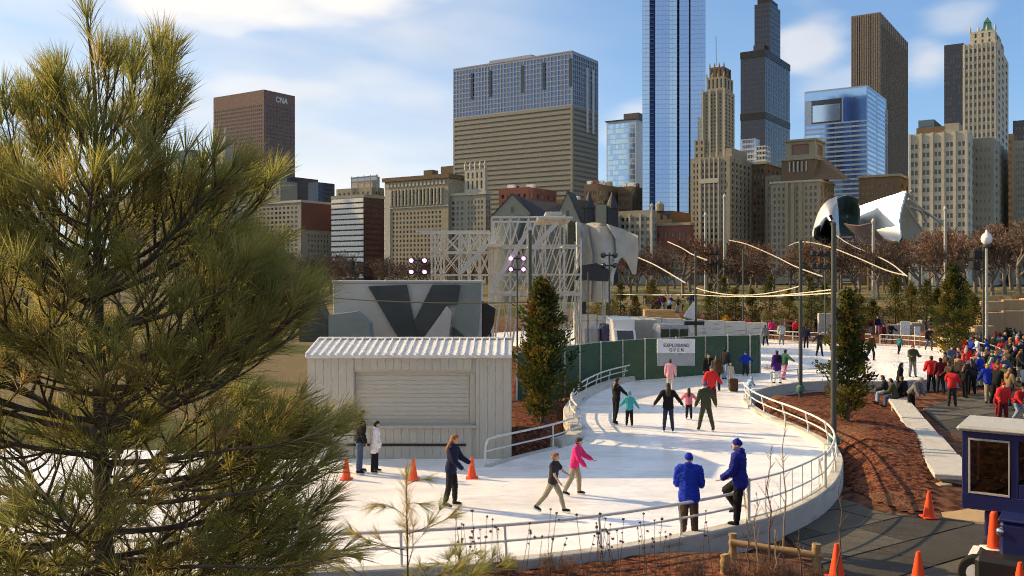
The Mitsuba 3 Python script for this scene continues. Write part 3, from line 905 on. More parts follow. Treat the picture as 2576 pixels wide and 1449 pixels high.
# art deco tower
k = thing('art_deco_tower', 'warm buff stepped art deco tower with tall piers and a crown', 'building')
B = Block(1738, 1836, 1890, 392, 520)
zt = B.h
c_side = even(B.w * .24, 2, .42, 1, .6)
c_mid = [(B.w * .25 + a, B.w * .25 + b) for a, b in even(B.w * .47, 4, .58, .4, .4)]
c_r = [(B.w * .73 + a, B.w * .73 + b) for a, b in even(B.w * .25, 2, .42, .6, 1)]
build(k, B, 'stone_buff', (c_side + c_mid + c_r, even(B.h, 19, .56, 5, 2.5)), (even(B.d, 5, .46, 1.5, 1), even(B.h, 19, .56, 5, 2.5)), .7, ('pane_dark', 'pane_dark', 'pane_mid'), name='base_block', budget=230)
for i in range(5):
    c = B.C - UE * (B.w * (.75 - .47 * i / 4)) + n_e * .35
    put(k, 'pier', unit('stone_cream'), None, to_world=mat(c + UP * (zt * .5), UE * .62, n_e * .7, UP * (zt - 1)))
for i in range(6):
    c = B.C + UN * (B.d * (i + .1) / 5.3) + n_ * .3
    put(k, 'pier', unit('stone_buff'), None, to_world=mat(c + UP * (zt * .5), UN * .8, n_ * .6, UP * (zt - 2)))
put(k, 'band', unit('stone_cream'), None, to_world=mat(B.C - UE * B.w * .52 + n_e * .45 + UP * B.zat(452), UE * B.w * .5, n_e * .95, UP * 2.6))
Bl = sub(B, .04, .30, .08, .6, zt + .02, zt + 11)
build(k, Bl, 'stone_buff', (even(Bl.w, 2, .4), even(11, 3, .55)), ((), ()), .6, MASON, name='shoulder', budget=6)
Br = sub(B, .80, .99, .1, .8, zt + .02, zt + 5)
build(k, Br, 'stone_buff', name='shoulder', budget=0)
S = Block(1768, 1822, 1848, 225, 526, z0=zt)
build(k, S, 'stone_buff', (even(S.w * .34, 1, .3, .6, .4) + [(S.w * .34 + a, S.w * .34 + b) for a, b in even(S.w * .32, 2, .55)] + [(S.w * .66 + a, S.w * .66 + b) for a, b in even(S.w * .34, 1, .3, .4, .6)], even(S.h - zt, 16, .56, 3, 1.5)), (even(S.d, 3, .4, .8, .8), even(S.h - zt, 16, .56, 3, 1.5)), .6, ('pane_dark', 'pane_mid'), name='shaft', budget=64)
for f in (.0, .34, .66, 1.0):
    c = S.C - UE * (S.w * (1 - f)) + n_e * .25
    put(k, 'pier', unit('stone_cream'), None, to_world=mat(c + UP * ((S.h + zt) / 2), UE * .8, n_e * .55, UP * (S.h - zt + 2)))
T1 = sub(S, .14, .96, .06, .94, S.h + .02, S.h + 8)
build(k, T1, 'stone_buff', (even(T1.w, 4, .4, .5, .5), [(1.5, 6.8)]), (even(T1.d, 3, .4), [(1.5, 6.8)]), .6, ('pane_dark',), name='crown', budget=7)
T2 = sub(S, .24, .90, .14, .86, S.h + 8.02, S.h + 14)
build(k, T2, 'stone_brown', (even(T2.w, 3, .4, .5, .5), [(.8, 4.8)]), (even(T2.d, 2, .4), [(.8, 4.8)]), .5, ('pane_dark',), name='crown', budget=5)
for i in range(4):
    for q, Bq in ((T1, S.h + 8), (T2, S.h + 14)):
        c = q.C - UE * q.w * i / 3.0 + UN * .4
        put(k, 'pinnacle', move(lathe([(.55, 0), (.55, 1.2), (.12, 2.8)], 6), c + UP * Bq), 'stone_buff')
put(k, 'antenna', tube([far(1802, 165, 530), far(1801, 90, 530)], .16, 5), 'mullion_dark')

# low row on the avenue
B = Block(1556, 1640, 1652, 528, 505)
k = thing('grid_house', 'pale mid-height block with white piers above the concrete wall', 'building')
build(k, B, 'stone_grey', (even(B.w, 6, .6, 1, 1), even(B.h, 9, .5, 4, 3)), (even(B.d, 2, .5), even(B.h, 9, .5, 4, 3)), budget=60)
for i in range(4):
    put(k, 'pier', unit('stone_cream'), None, to_world=mat(B.C - UE * (B.w * (i + .04) / 3.1) + n_e * .3 + UP * B.h * .48, UE * .9, n_e * .6, UP * B.h * .94))
B = Block(1648, 1736, 1745, 560, 500)
k = thing('brick_house', 'low red brick block at the foot of the art deco tower', 'building')
build(k, B, 'brick_red', (even(B.w, 9, .4, 1, 1), [(4, 8), (11, 15), (B.h - 7.5, B.h - 5)]), ((), ()), .4, MASON, budget=27)
put(k, 'base_floors', unit('stone_grey'), None, to_world=mat(B.C - UE * B.w / 2 + n_e * .25 + UP * 9, UE * (B.w - .4), n_e * .5, UP * 18))
cap(k, B, 'cornice', 'stone_buff', .5, 1.3, .2)
B = Block(1640, 1690, 1738, 530, 540)
k = thing('roof_house', 'grey and brown rooftop boxes above the red brick block', 'building')
build(k, B, 'stone_brown', (even(B.w, 3, .4), [(B.h - 5, B.h - 2)]), ((), ()), budget=3)
put(k, 'tank', move(lathe([(2.6, 0), (2.6, 4), (.3, 6)], 10), B.C - UE * B.w * .6 + UP * B.h), 'stone_grey')

# gabled club house
k = thing('gabled_club', 'dark slate roofed stone gabled house with steep gables', 'building')
for xl, xr, yb, yp, Y, dd in ((1236, 1345, 545, 490, 520, 30), (1395, 1462, 560, 482, 512, 24)):
    p, q = far(xl, yb, Y), far(xr, yb, Y)
    w = q[0] - p[0]
    u = np.array([.97, -.243, 0])
    nn = np.cross(u, UP)
    hp = (yb - yp) * Y / FOCAL
    zb = p[2]
    m = p + u * w / 2
    a, b, ap = p, p + u * w, m + UP * hp
    bk = -nn * dd
    put(k, 'gable_wall', cat([quad(a * [1, 1, 0], b * [1, 1, 0], b, a), (np.array([a, b, ap]), np.array([[0, 1, 2]])), quad(b * [1, 1, 0], (b + bk) * [1, 1, 0], b + bk, b)]), 'stone_grey')
    for s, e in ((a, ap), (b, ap)):
        d = (e - s) / np.linalg.norm(e - s)
        o = nn * .6
        put(k, 'roof_slope', m3.Manifold.hull_points(np.array([s + o - d * 1.0, e + o, s + bk - d * 1.0, e + bk, s + o - d * 1.0 + UP * .5, e + o + UP * .5, s + bk + UP * .5 - d * 1.0, e + bk + UP * .5])), 'slate')
    for t in (.32, .5, .68):
        put(k, 'window', unit('pane_dark'), None, to_world=mat(a + u * w * t - UP * 3.2 + nn * .08, u * 1.3, nn * .2, UP * 3.4))
    put(k, 'window', unit('pane_dark'), None, to_world=mat(m + UP * hp * .3 + nn * .08, u * 1.5, nn * .2, UP * 3.0))
p = far(1345, 548, 530)
put(k, 'roof_slope', m3.Manifold.hull_points(np.array([far(1300, 497, 528), far(1410, 512, 520), far(1440, 560, 508), far(1335, 548, 512), far(1300, 497, 540), far(1410, 512, 540)])), 'slate')
for x, yt, r_ in ((1482, 498, 3.0), (1540, 500, 3.4)):
    q = far(x, yt, 508)
    put(k, 'turret', move(lathe([(r_, 0), (r_, q[2] - 6), (r_ + .4, q[2] - 5.6), (.1, q[2] + 4)], 10), (q[0], q[1], 0)), 'slate')
put(k, 'chimney', box(*(far(1512, 520, 506)[0] + np.array([-3, 3])), 506, 510, 0, far(1512, 515, 506)[2]), 'stone_grey')
# darker houses and rooftop clutter behind the gables
for xl, xc, xr, yt, Y, w_, lab in ((1255, 1330, 1400, 470, 600, 'brick_red', 'low red brick house with rooftop plant behind the gables'), (1470, 1505, 1560, 462, 600, 'stone_brown', 'dark brown house wedged below the pale glass block'), (1555, 1590, 1622, 468, 610, 'stone_brown', 'small dark brown house under the pale glass block'), (1400, 1440, 1490, 500, 560, 'stone_brown', 'squat brown house between the steep gables')):
    B = Block(xl, xc, xr, yt, Y)
    k = thing('brown_house', lab, 'building')
    build(k, B, w_, (even(B.w, 5, .42, 1, 1), even(B.h, 11, .5, 3, 3)), (even(B.d, 5, .42, 1, 1), even(B.h, 11, .5, 3, 3)), budget=80)
    for j in range(4):
        c = B.C - UE * B.w * brng.uniform(.1, .9) + UN * B.d * brng.uniform(.1, .6)
        put(k, 'roof_plant', unit(('white_paint', 'stone_grey', 'brick_red')[j % 3]), None, to_world=mat(c + UP * (B.h + 1.2), UE * brng.uniform(2, 6), UN * 3, UP * 2.8))

# the black stepped skyscraper
k = thing('black_skyscraper', 'tallest black stepped skyscraper with a narrower top', 'building')
B = Block(1863, 1925, 1987, 126, 1420)
fl = lambda h: even(h, int(h / 7.8), .62, 1, 1)
build(k, B, 'tower_black', (even(B.w, 15, .55), fl(B.h)), (even(B.d, 15, .55), fl(B.h)), .4, ('glass_dark', 'pane_dark'), budget=0)
for zz in (B.zat(290), B.h - 4):
    put(k, 'louvre_belt', prism([tuple((B.C + UE * a + UN * b)[:2]) for a, b in ((-B.w - .6, -.6), (.6, -.6), (.6, B.d + .6), (-B.w - .6, B.d + .6))], zz - 5, zz + 5.5), 'black_paint')
S = Block(1898, 1937, 1963, 6, 1450, z0=B.h)
build(k, S, 'tower_black', (even(S.w, 10, .55), fl(S.h - B.h)), (even(S.d, 10, .55), fl(S.h - B.h)), .4, ('glass_dark', 'pane_dark'), name='top_shaft', budget=0)
S2 = sub(S, .12, .9, .1, .9, S.h + .02, S.h + 9)
build(k, S2, 'black_paint', name='top_shaft', budget=0)
C2 = sub(B, .3, .75, .2, .75, B.h + .02, B.h + 16)
build(k, C2, 'tower_black', name='setback', budget=0)

# pale teal blocks under it
for xl, xc, xr, yt, Y, w_, g_, lab in ((1862, 1900, 1911, 348, 700, 'mullion_white', ('glass_pale', 'glass_sky'), 'pale teal glass block under the black skyscraper'), (1904, 1926, 1938, 366, 690, 'louvre_white', ('pane_mid',), 'small white banded block under the black skyscraper')):
    B = Block(xl, xc, xr, yt, Y)
    k = thing('pale_block', lab, 'building')
    build(k, B, w_, (even(B.w, 6, .75), even(B.h, 28, .6)), (even(B.d, 3, .75), even(B.h, 28, .6)), .2, g_, budget=40)
B = Block(1880, 1927, 1972, 408, 545)
k = thing('rooftop_block', 'dark narrow block with fire escapes right of the art deco tower', 'building')
build(k, B, 'stone_brown', (even(B.w, 4, .5, 1, 1), even(B.h, 17, .55, 4, 3)), (even(B.d, 4, .3, 1, 1), even(B.h, 17, .55, 4, 3)), budget=110)
cap(k, B, 'cornice', 'stone_grey', .8, 1.0, .3)
B = Block(1925, 1965, 1985, 440, 535)
k = thing('stone_house', 'pale stone house between the dark narrow block and the domed hotel', 'building')
build(k, B, 'stone_grey', (even(B.w, 3, .45, 1, 1), even(B.h, 15, .5, 4, 2)), (even(B.d, 2, .45), even(B.h, 15, .5, 4, 2)), budget=70)

# lantern topped hotel
k = thing('lantern_hotel', 'brown stone building with a square lantern house on its hipped roof', 'building')
B = Block(1939, 2062, 2098, 452, 505)
cc = [a for a in even(B.w, 10, .45, 1, 1)]
build(k, B, 'stone_buff', (cc[:3] + cc[4:6] + cc[7:], even(B.h, 14, .56, 5, 2.5)), (even(B.d, 4, .4, 1, 1), even(B.h, 14, .56, 5, 2.5)), .7, MASON, name='base_block', budget=170)
cap(k, B, 'cornice', 'stone_cream', .7, .9, .2)
for i in (3.4, 4.6, 6.2):
    put(k, 'pier', unit('stone_buff'), None, to_world=mat(B.C - UE * B.w * (1 - i / 10) + n_e * .5 + UP * B.h * .5, UE * 1.8, n_e * 1.0, UP * B.h * .98))
M = Block(1966, 2050, 2085, 396, 512, z0=B.h + .2)
mh = M.h - M.z0
build(k, M, 'stone_brown', (even(M.w, 4, .42, M.w * .25, M.w * .25), [(mh * .45, mh * .86)]), ((), ()), .8, ('pane_dark',), name='attic', budget=4)
for i in range(5):
    put(k, 'column', unit('stone_cream'), None, to_world=mat(M.C - UE * M.w * (.75 - .5 * i / 4) + n_e * .3 + UP * (M.z0 + mh * .65), UE * .6, n_e * .6, UP * mh * .45))
cap(k, M, 'cornice', 'stone_buff', .8, .8, .3)
Ln = sub(M, .08, .96, .1, .8, M.h + .32, M.h + 10.4)
build(k, Ln, 'stone_buff', ([(Ln.w * .2, Ln.w * .8)], [(2.2, 8.2)]), (even(Ln.d, 1, .5), [(2.2, 8.2)]), .8, ('terra_cotta',), name='lantern', budget=2)
cap(k, Ln, 'lantern_eave', 'stone_buff', 1.1, .2, .9)
rz = B.h + .25
rc = M.C + UN * 6
put(k, 'hip_roof', m3.Manifold.hull_points(np.array([far(2056, 396, 520), far(2075, 396, 535), far(2128, 452, 505), far(2140, 452, 540), far(2040, 452, 512), far(2040, 452, 545), far(2056, 396, 535)])), 'stone_brown')

# blue glass block with a square notch
k = thing('notched_glass_block', 'blue glass block with white floor lines and a square notch near the top', 'building')
B = Block(2024, 2182, 2230, 214, 760)
H = B.h
y2z = B.zat
nx0, nx1 = B.w * .115, B.w * .60
zt0, zt1 = y2z(300), y2z(240)
nrow = 40
rows = even(H, nrow, .62, 1, 1)
lowr = [r for r in rows if r[1] < zt0 - 1]
hir = [r for r in rows if r[0] > zt1 + 3]
build(k, B, 'spandrel_pale', (even(B.w, 4, .985, .5, .5), lowr), (even(B.d, 2, .96, .3, .3), rows), .3, ('glass_blue', 'glass_blue', 'glass_sky'), budget=250)
put(k, 'upper_band', unit('glass_sky'), None, to_world=mat(B.C - UE * B.w / 2 + n_e * .15 + UP * (H - 5), UE * (B.w - 1), n_e * .2, UP * 7))
put(k, 'notch', unit('pane_dark'), None, to_world=mat(B.C - UE * (B.w - (nx0 + nx1) / 2) + n_e * .1 + UP * ((zt0 + zt1) / 2), UE * (nx1 - nx0), n_e * .14, UP * (zt1 - zt0)))
put(k, 'notch_glass', unit('glass_pale'), None, to_world=mat(B.C - UE * (B.w - (nx0 + nx1) / 2) + n_e * .25 - UP * 1.5 + UP * ((zt0 + zt1) / 2), UE * (nx1 - nx0) * .92, n_e * .1, UP * (zt1 - zt0) * .72))
put(k, 'side_panel', unit('glass_blue'), None, to_world=mat(B.C - UE * (B.w - nx1) / 2 * .98 + n_e * .15 + UP * ((zt0 + zt1) / 2), UE * (B.w - nx1) * .9, n_e * .2, UP * (zt1 - zt0)))
put(k, 'corner_fin', unit('mullion_white'), None, to_world=mat(B.C + UN * (B.d + .5) + n_ * .2 + UP * (H * .47), UN * 1.0, n_ * 1.2, UP * H * .94))

# tall ribbed tower
k = thing('ribbed_tower', 'tall tan ribbed tower with a dark brown right side', 'building')
B = Block(2141, 2214, 2282, 30, 1000)
wc = even(B.w, 12, .5, 1.5, 1.5)
build(k, B, 'tower_tan', ([(B.w * .22, B.w * .30), (B.w * .62, B.w * .70)], [(2, B.h - 2)]), (even(B.d, 13, .62, 1, .5), [(3, B.h - 12)]), 1.0, ('pane_dark',), budget=20)
for i in range(13):
    put(k, 'front_rib', unit('tower_tan'), None, to_world=mat(B.C - UE * (1 + (B.w - 2) * i / 12) + n_e * .5 + UP * B.h * .5, UE * .9, n_e * 1.0, UP * (B.h - 1)))
for i in range(14):
    put(k, 'rib', unit('tower_tan'), None, to_world=mat(B.C + UN * (.8 + (B.d - 1.4) * i / 13) + n_ * .5 + UP * (B.h * .5), UN * 1.3, n_ * 1.0, UP * (B.h - 1)))
put(k, 'penthouse', unit('tower_tan'), None, to_world=mat(B.C - UE * B.w * .5 + UN * B.d * .5 + UP * (B.h + 2.5), UE * B.w * .7, UN * B.d * .7, UP * 5))

# dark tower behind the white one
k = thing('dark_tower', 'plain black blue tower behind the cream spired tower', 'building')
B = Block(2375, 2424, 2470, 108, 700)
build(k, B, 'tower_black', (even(B.w, 7, .6), even(B.h, 44, .6, 2, 3)), (even(B.d, 5, .6), even(B.h, 44, .6, 2, 3)), .35, ('glass_dark', 'pane_dark', 'pane_mid'), budget=200)

# cream spired tower
k = thing('spired_tower', 'tall cream stone tower with a green pyramid roof and spire', 'building')
B = Block(2422, 2508, 2537, 102, 470)
wz = even(B.h, 30, .55, 4, 2)
build(k, B, 'stone_cream', (even(B.w, 7, .46, .8, .8), wz), (even(B.d, 3, .4, 1, 1), wz), .6, ('pane_dark', 'pane_dark', 'pane_mid'), name='shaft', budget=300)
for i in range(8):
    put(k, 'pier', unit('stone_cream'), None, to_world=mat(B.C - UE * (.8 + (B.w - 1.6) * i / 7) + n_e * .25 + UP * B.h * .5, UE * .55, n_e * .5, UP * (B.h - .3)))
S = sub(B, .16, .90, .12, .88, B.h + .02, B.h + 7.6)
build(k, S, 'stone_cream', (even(S.w, 3, .3, 1, 1), [(.8, 3.2), (4.2, 6.6)]), (even(S.d, 2, .3), [(.8, 3.2), (4.2, 6.6)]), .5, ('pane_dark',), name='setback', budget=10)
for i in range(4):
    put(k, 'pinnacle', move(lathe([(.6, 0), (.6, 1.6), (.1, 3.4)], 6), S.C - UE * S.w * i / 3 + UN * .5 + UP * S.h), 'stone_cream')
cc_ = S.C - UE * S.w / 2 + UN * S.d / 2
pyr = lambda z0, z1, r0, r1: m3.Manifold.hull_points(np.array([cc_ + UE * s * r + UN * t * r + UP * z for z, r in ((z0, r0), (z1, r1)) for s in (-1, 1) for t in (-1, 1)]))
rr = S.w * .52
put(k, 'roof', pyr(S.h + .02, S.h + 6.2, rr, rr * .36), 'copper_green')
put(k, 'roof', pyr(S.h + 6.22, S.h + 9.4, rr * .33, rr * .27), 'copper_green')
put(k, 'spire', pyr(S.h + 9.42, S.h + 12.5, rr * .30, .1), 'copper_green')

# cream block before it
k = thing('cream_block', 'broad cream block with white piers and paired windows', 'building')
B = Block(2286, 2434, 2452, 328, 440)
hb = B.h
cols, w5 = [], B.w / 5
for i in range(5):
    cols += [(i * w5 + w5 * .22, i * w5 + w5 * .45), (i * w5 + w5 * .55, i * w5 + w5 * .78)]
build(k, B, 'stone_cream', (cols, even(hb, 15, .52, 6, 4)), (even(B.d, 2, .35), even(hb, 15, .52, 6, 4)), .55, ('pane_dark', 'pane_dark', 'pane_mid'), budget=190)
for i in range(6):
    put(k, 'pier', unit('stone_cream'), None, to_world=mat(B.C - UE * (.55 + (B.w - 1.1) * i / 5) + n_e * .35 + UP * (hb * .5 + .4), UE * 1.1, n_e * .7, UP * (hb - .2)))
put(k, 'ledge', unit('stone_cream'), None, to_world=mat(B.C - UE * B.w / 2 + n_e * .45 + UP * B.zat(588), UE * B.w, n_e * .9, UP * .8))
put(k, 'roof_house', unit('stone_brown'), None, to_world=mat(B.C - UE * B.w * .66 + UN * B.d * .5 + UP * (hb + 2), UE * B.w * .5, UN * B.d * .5, UP * 4))
put(k, 'roof_house', unit('stone_grey'), None, to_world=mat(B.C - UE * B.w * .3 + UN * B.d * .5 + UP * (hb + 2.6), UE * B.w * .25, UN * B.d * .5, UP * 5))
B = Block(2446, 2500, 2536, 345, 452)
k = thing('cream_wing', 'plain cream stone wing at the foot of the spired tower', 'building')
build(k, B, 'stone_grey', (even(B.w, 4, .3, 1, 1), even(B.h, 15, .4, 6, 4)), (even(B.d, 3, .3, 1, 1), even(B.h, 15, .4, 6, 4)), .5, ('pane_mid', 'pane_blind', 'pane_dark'), budget=110)
B = Block(2160, 2262, 2300, 438, 500)
k = thing('brick_block', 'low brown block behind the curling steel bandshell sails', 'building')
build(k, B, 'stone_brown', (even(B.w, 8, .4, 1, 1), even(B.h, 13, .5, 4, 4)), (even(B.d, 3, .4, 1, 1), even(B.h, 13, .5, 4, 4)), budget=130)
cap(k, B, 'cornice', 'stone_grey', .8, 1.0, .3)
for xl, xc, xr, yt, Y, w_, lab in ((2530, 2550, 2566, 336, 600, 'stone_brown', 'dark brown block right of the spired tower'), (2548, 2600, 2640, 300, 640, 'mullion_dark', 'dark glass block at the right edge of the skyline'), (2548, 2590, 2630, 352, 470, 'stone_grey', 'grey stone block cut off by the right edge'), (2310, 2350, 2400, 300, 660, 'pane_green', 'pale green roof block behind the cream block')):
    B = Block(xl, xc, xr, yt, Y)
    k = thing('edge_block', lab, 'building')
    build(k, B, w_, (even(B.w, 5, .45, 1, 1), even(B.h, 20, .5, 4, 3)), ((), ()), budget=90)

# ---------------------------------------------------------------- faceted climbing wall behind the shed
def zx(x, y):
    """survey marks read off an enlarged detail"""
    return 858.7 + x / 3.0, 483 + y / 3.0


def panel(key, name, pts, Y, thick, bsdf, bevel=0.0, to_plan=None):
    """a flat polygonal slab standing upright at the distance Y"""
    p = [far(x, y, Y) for x, y in pts]
    m = prism([(q[0], q[2]) for q in p], 0, thick)
    v = np.stack([m[0][:, 0], Y - thick + m[0][:, 2], m[0][:, 1]], 1)
    return put(key, name, (v, m[1][:, ::-1]), bsdf)


WY = 41.0
k = thing('climbing_wall', 'pale faceted climbing wall with big dark triangular panels behind the shed', 'climbing wall')
wa, wb = far(838, 712, WY), far(1212, 712, WY)
put(k, 'wall', rbox(wa[0], wb[0], WY, WY + 1.6, -.5, wa[2], .03), 'facet_light')
put(k, 'coping', rbox(wa[0] - .05, wb[0] + .05, WY - .05, WY + 1.65, wa[2] + .003, wa[2] + .12, .02), 'facet_light')
Z = lambda pts: [zx(*p) for p in pts]
panel(k, 'panel', Z([(205, 712), (495, 700), (548, 975), (600, 1105), (600, 1200), (400, 1200), (435, 1105)]), WY - .02, .12, 'facet_dark')
panel(k, 'panel', Z([(690, 700), (895, 700), (868, 850), (795, 852), (603, 1105), (560, 1010), (552, 972)]), WY - .02, .20, 'facet_dark')
panel(k, 'panel', Z([(900, 700), (1058, 692), (1020, 1200), (940, 1200), (945, 1100), (842, 1000), (872, 850)]), WY - .02, .06, 'facet_green')
panel(k, 'panel', Z([(838, 1012), (940, 1103), (936, 1200), (828, 1200)]), WY - .02, .10, 'facet_dark')
panel(k, 'panel', Z([(797, 858), (835, 905), (800, 1200), (720, 1200), (612, 1120)]), WY - .02, .26, 'facet_light')
k2 = thing('rubber_pad', 'black pentagonal crash panel leaning at the end of the faceted climbing wall', 'panel')
panel(k2, 'board', Z([(1062, 820), (1165, 880), (1150, 1000), (1105, 1100), (1020, 1200), (1020, 1100)]), WY + .4, .25, 'black_paint')
put(k2, 'stay', tube([far(1222, 770, WY + .5), far(1238, 870, WY + 1.4)], .04, 5), 'black_paint')
k = thing('boulder_wall', 'low curved grey boulder wall left of the faceted climbing wall', 'climbing wall')
q = far(795, 755, 43.5)
pts = [(770, 855), (768, 800), (790, 752), (812, 752), (834, 800), (838, 855)]
panel(k, 'wall', pts, 43.5, 1.4, 'facet_dark')
panel(k, 'cap_slope', [(838, 790), (905, 782), (938, 812), (942, 860), (838, 860)], 40.2, 1.0, 'facet_green')

# white steel climbing frame under construction
FY = 62.0
k = thing('lattice_scaffold', 'tall white steel lattice scaffold of a climbing frame', 'scaffold')
fr = np.random.default_rng(8)
lev = [740, 691, 618, 546]
for dY in (0, 5.6):
    Y = FY + dY
    bays = (1237, 1284, 1330, 1372, 1420, 1462)
    zz = [far(0, y, FY)[2] for y in (870, 740, 691, 618, 546)]
    tops = {1237: 546, 1284: 546, 1330: 546, 1372: 540, 1420: 540, 1462: 600}
    X = lambda x: (x - CX) * FY / FOCAL
    for x in bays:
        beam(k, 'upright', (X(x), Y, -.4), (X(x), Y, far(0, tops[x], FY)[2]), .11, .11, 'steel_white')
    for j in range(1, 5):
        for a, b in zip(bays[:-1], bays[1:]):
            if zz[j] <= far(0, tops[b], FY)[2] + .1:
                beam(k, 'ledger', (X(a), Y, zz[j]), (X(b), Y, zz[j]), .10, .14 if j != 1 else .22, 'steel_white')
    for j in range(4):
        for a, b in zip(bays[:-1], bays[1:]):
            if zz[j + 1] <= far(0, tops[b], FY)[2] + .1:
                n = 2
                for s in range(n):
                    xa, xb = X(a) + (X(b) - X(a)) * s / n, X(a) + (X(b) - X(a)) * (s + 1) / n
                    beam(k, 'brace', (xa, Y - .08, zz[j] if j else -.3), (xb, Y - .08, zz[j + 1]), .08, .08, 'steel_white')
                    if fr.random() < .3:
                        beam(k, 'brace', (xb, Y + .08, zz[j] if j else -.3), (xa, Y + .08, zz[j + 1]), .06, .06, 'steel_white')
for x in (1237, 1330, 1420):
    for j in (1, 2, 3):
        beam(k, 'cross_tie', (X(x), FY, zz[j]), (X(x), FY + 6.8, zz[j]), .09, .09, 'steel_white')
for a, b in ((far(1236, 730, 60.5), far(1335, 570, 60.5)), (far(1155, 690, 60.5), far(1222, 618, 60.5)), (far(1340, 625, 60.5), far(1402, 560, 60.5))):
    beam(k, 'stair_stringer', a, b, .16, .3, 'steel_white')
put(k, 'platform', rbox(X(1352), X(1440), FY - .6, FY + 7, far(0, 552, FY)[2], far(0, 546, FY)[2], .02), 'steel_white')
put(k, 'lookout_box', rbox(X(1372), X(1415), FY + .2, FY + 3, far(0, 545, FY)[2], far(0, 532, FY)[2], .05), 'facet_light')
put(k, 'deck', rbox(X(1218), X(1262), FY - .5, FY + 6, far(0, 622, FY)[2], far(0, 614, FY)[2], .02), 'steel_white')
k = thing('lattice_scaffold', 'lower paler lattice scaffold left of the tall climbing frame', 'scaffold')
SYY = 66.0
Xs = lambda x: (x - CX) * SYY / FOCAL
for dY in (0, 3.0):
    bays = (1086, 1109, 1155, 1178, 1205, 1230)
    for x in bays:
        beam(k, 'upright', (Xs(x), SYY + dY, -.4), (Xs(x), SYY + dY, far(0, 590, SYY)[2]), .12, .12, 'steel_white')
    for a, b in zip(bays[:-1], bays[1:]):
        for y0, y1 in ((690, 634), (634, 585)):
            z0, z1 = far(0, y0, SYY)[2], far(0, y1, SYY)[2]
            beam(k, 'brace', (Xs(a), SYY + dY - .1, z0), (Xs(b), SYY + dY - .1, z1), .08, .08, 'steel_white')
            beam(k, 'brace', (Xs(b), SYY + dY + .1, z0), (Xs(a), SYY + dY + .1, z1), .07, .07, 'steel_white')
    for y in (634, 582, 692):
        beam(k, 'ledger', (Xs(1045 if y == 582 else 1086), SYY + dY, far(0, y, SYY)[2]), (Xs(1232), SYY + dY, far(0, y, SYY)[2]), .1, .14, 'steel_white')

# curved concrete climbing shells behind the frame
k = thing('concrete_shell', 'curved pale concrete climbing shells with arched openings behind the scaffold', 'climbing wall')
CY = 70.0


def shell(name, front_pts, Y, depth, bsdf, lean=0.0, bulge=0.0):
    p = [far(x, y, Y) for x, y in front_pts]
    P = sg.Polygon([(q[0], q[2]) for q in p]).buffer(0)
    m = trimesh.creation.extrude_polygon(P, depth, engine='earcut')
    m = m.subdivide_to_size(.9)
    v = np.asarray(m.vertices)
    x0, x1 = v[:, 0].min(), v[:, 0].max()
    s = (v[:, 0] - x0) / (x1 - x0)
    y = Y + v[:, 2] + bulge * np.sin(s * np.pi) + lean * (v[:, 1] / 10)
    put(k, name, (np.stack([v[:, 0], y, v[:, 1]], 1), np.asarray(m.faces)[:, ::-1]), bsdf, 35)


shell('shell', [(1488, 760), (1478, 560), (1500, 558), (1530, 570), (1560, 600), (1566, 640), (1540, 700), (1530, 760)], CY, 2.0, 'facet_light', 1.0, -1.2)
shell('shell', [(1530, 562), (1575, 575), (1607, 592), (1609, 628), (1603, 690), (1597, 690), (1585, 660), (1572, 645), (1560, 655), (1548, 690), (1545, 720), (1537, 700), (1556, 630), (1553, 600)], CY - 1.5, .8, 'facet_light', .6, .8)
shell('shell', [(1455, 760), (1452, 556), (1480, 560), (1492, 640), (1488, 760)], CY - 1, 1.2, 'facet_light', .6, 1.0)
shell('shell', [(1424, 760), (1430, 558), (1450, 556), (1452, 760)], CY + .6, 1.2, 'facet_dark', .4, 0)
shell('shell', [(1236, 580), (1300, 540), (1345, 548), (1352, 590), (1300, 640), (1296, 760), (1240, 760)], CY + 4, 1.5, 'facet_green', .6, -1.0)
shell('shell', [(1345, 760), (1350, 546), (1430, 552), (1426, 760)], CY + 4, 1.5, 'facet_green', .4, 1.2)
shell('shell', [(1290, 640), (1316, 552), (1336, 548), (1316, 640)], CY + 2.6, .5, 'facet_dark', .4, 0)
k = thing('covered_stack', 'dark covered material stack beside the concrete shells', 'stack')
p = far(1447, 700, 64)
put(k, 'cover', m3.Manifold.hull_points(np.array([(p[0] + x, 64 + y, z) for x, y, z in ((0, 0, 5.2), (2.3, 0, 5.1), (.3, 0, 6.2), (1.5, 0, 6.4), (2.4, 0, 5.9), (0, 2, 5.2), (2.3, 2, 5.1), (.3, 2, 6.1), (1.6, 2, 6.4))])), 'slate')
for sx in (.3, 2.1):
    for sy in (64.2, 65.7):
        put(k, 'leg', tube([(p[0] + sx, sy, -.5), (p[0] + sx, sy, 5.25)], .06, 6), 'pole_pale')

# ---------------------------------------------------------------- green fence with windscreen
k = thing('construction_fence', 'long dark green windscreen fence along the left bank of the ice', 'fence')
fp = bez([far(1180, 1000, 38)[:2] * [1, 1], on(1300, 1012, 0)[:2], on(1420, 985, 0)[:2], on(1511, 968)[:2], on(1622, 955)[:2], on(1774, 943)[:2], on(1886, 940)[:2], on(1912, 938)[:2]], 10)
stops = [on(1300, 1012)[:2], on(1420, 985)[:2], on(1458, 978)[:2], on(1511, 968)[:2], on(1566, 961)[:2], on(1622, 955)[:2], on(1700, 949)[:2], on(1774, 943)[:2], on(1830, 941)[:2], on(1886, 940)[:2], on(1912, 938)[:2]]
fz = 2.15
for i, q in enumerate(stops):
    put(k, 'post', tube([(q[0], q[1] - .05, -.4), (q[0], q[1] - .05, fz + .06)], .04, 6), 'steel_white' if i % 3 != 1 else 'pole_pale')
rng = np.random.default_rng(3)
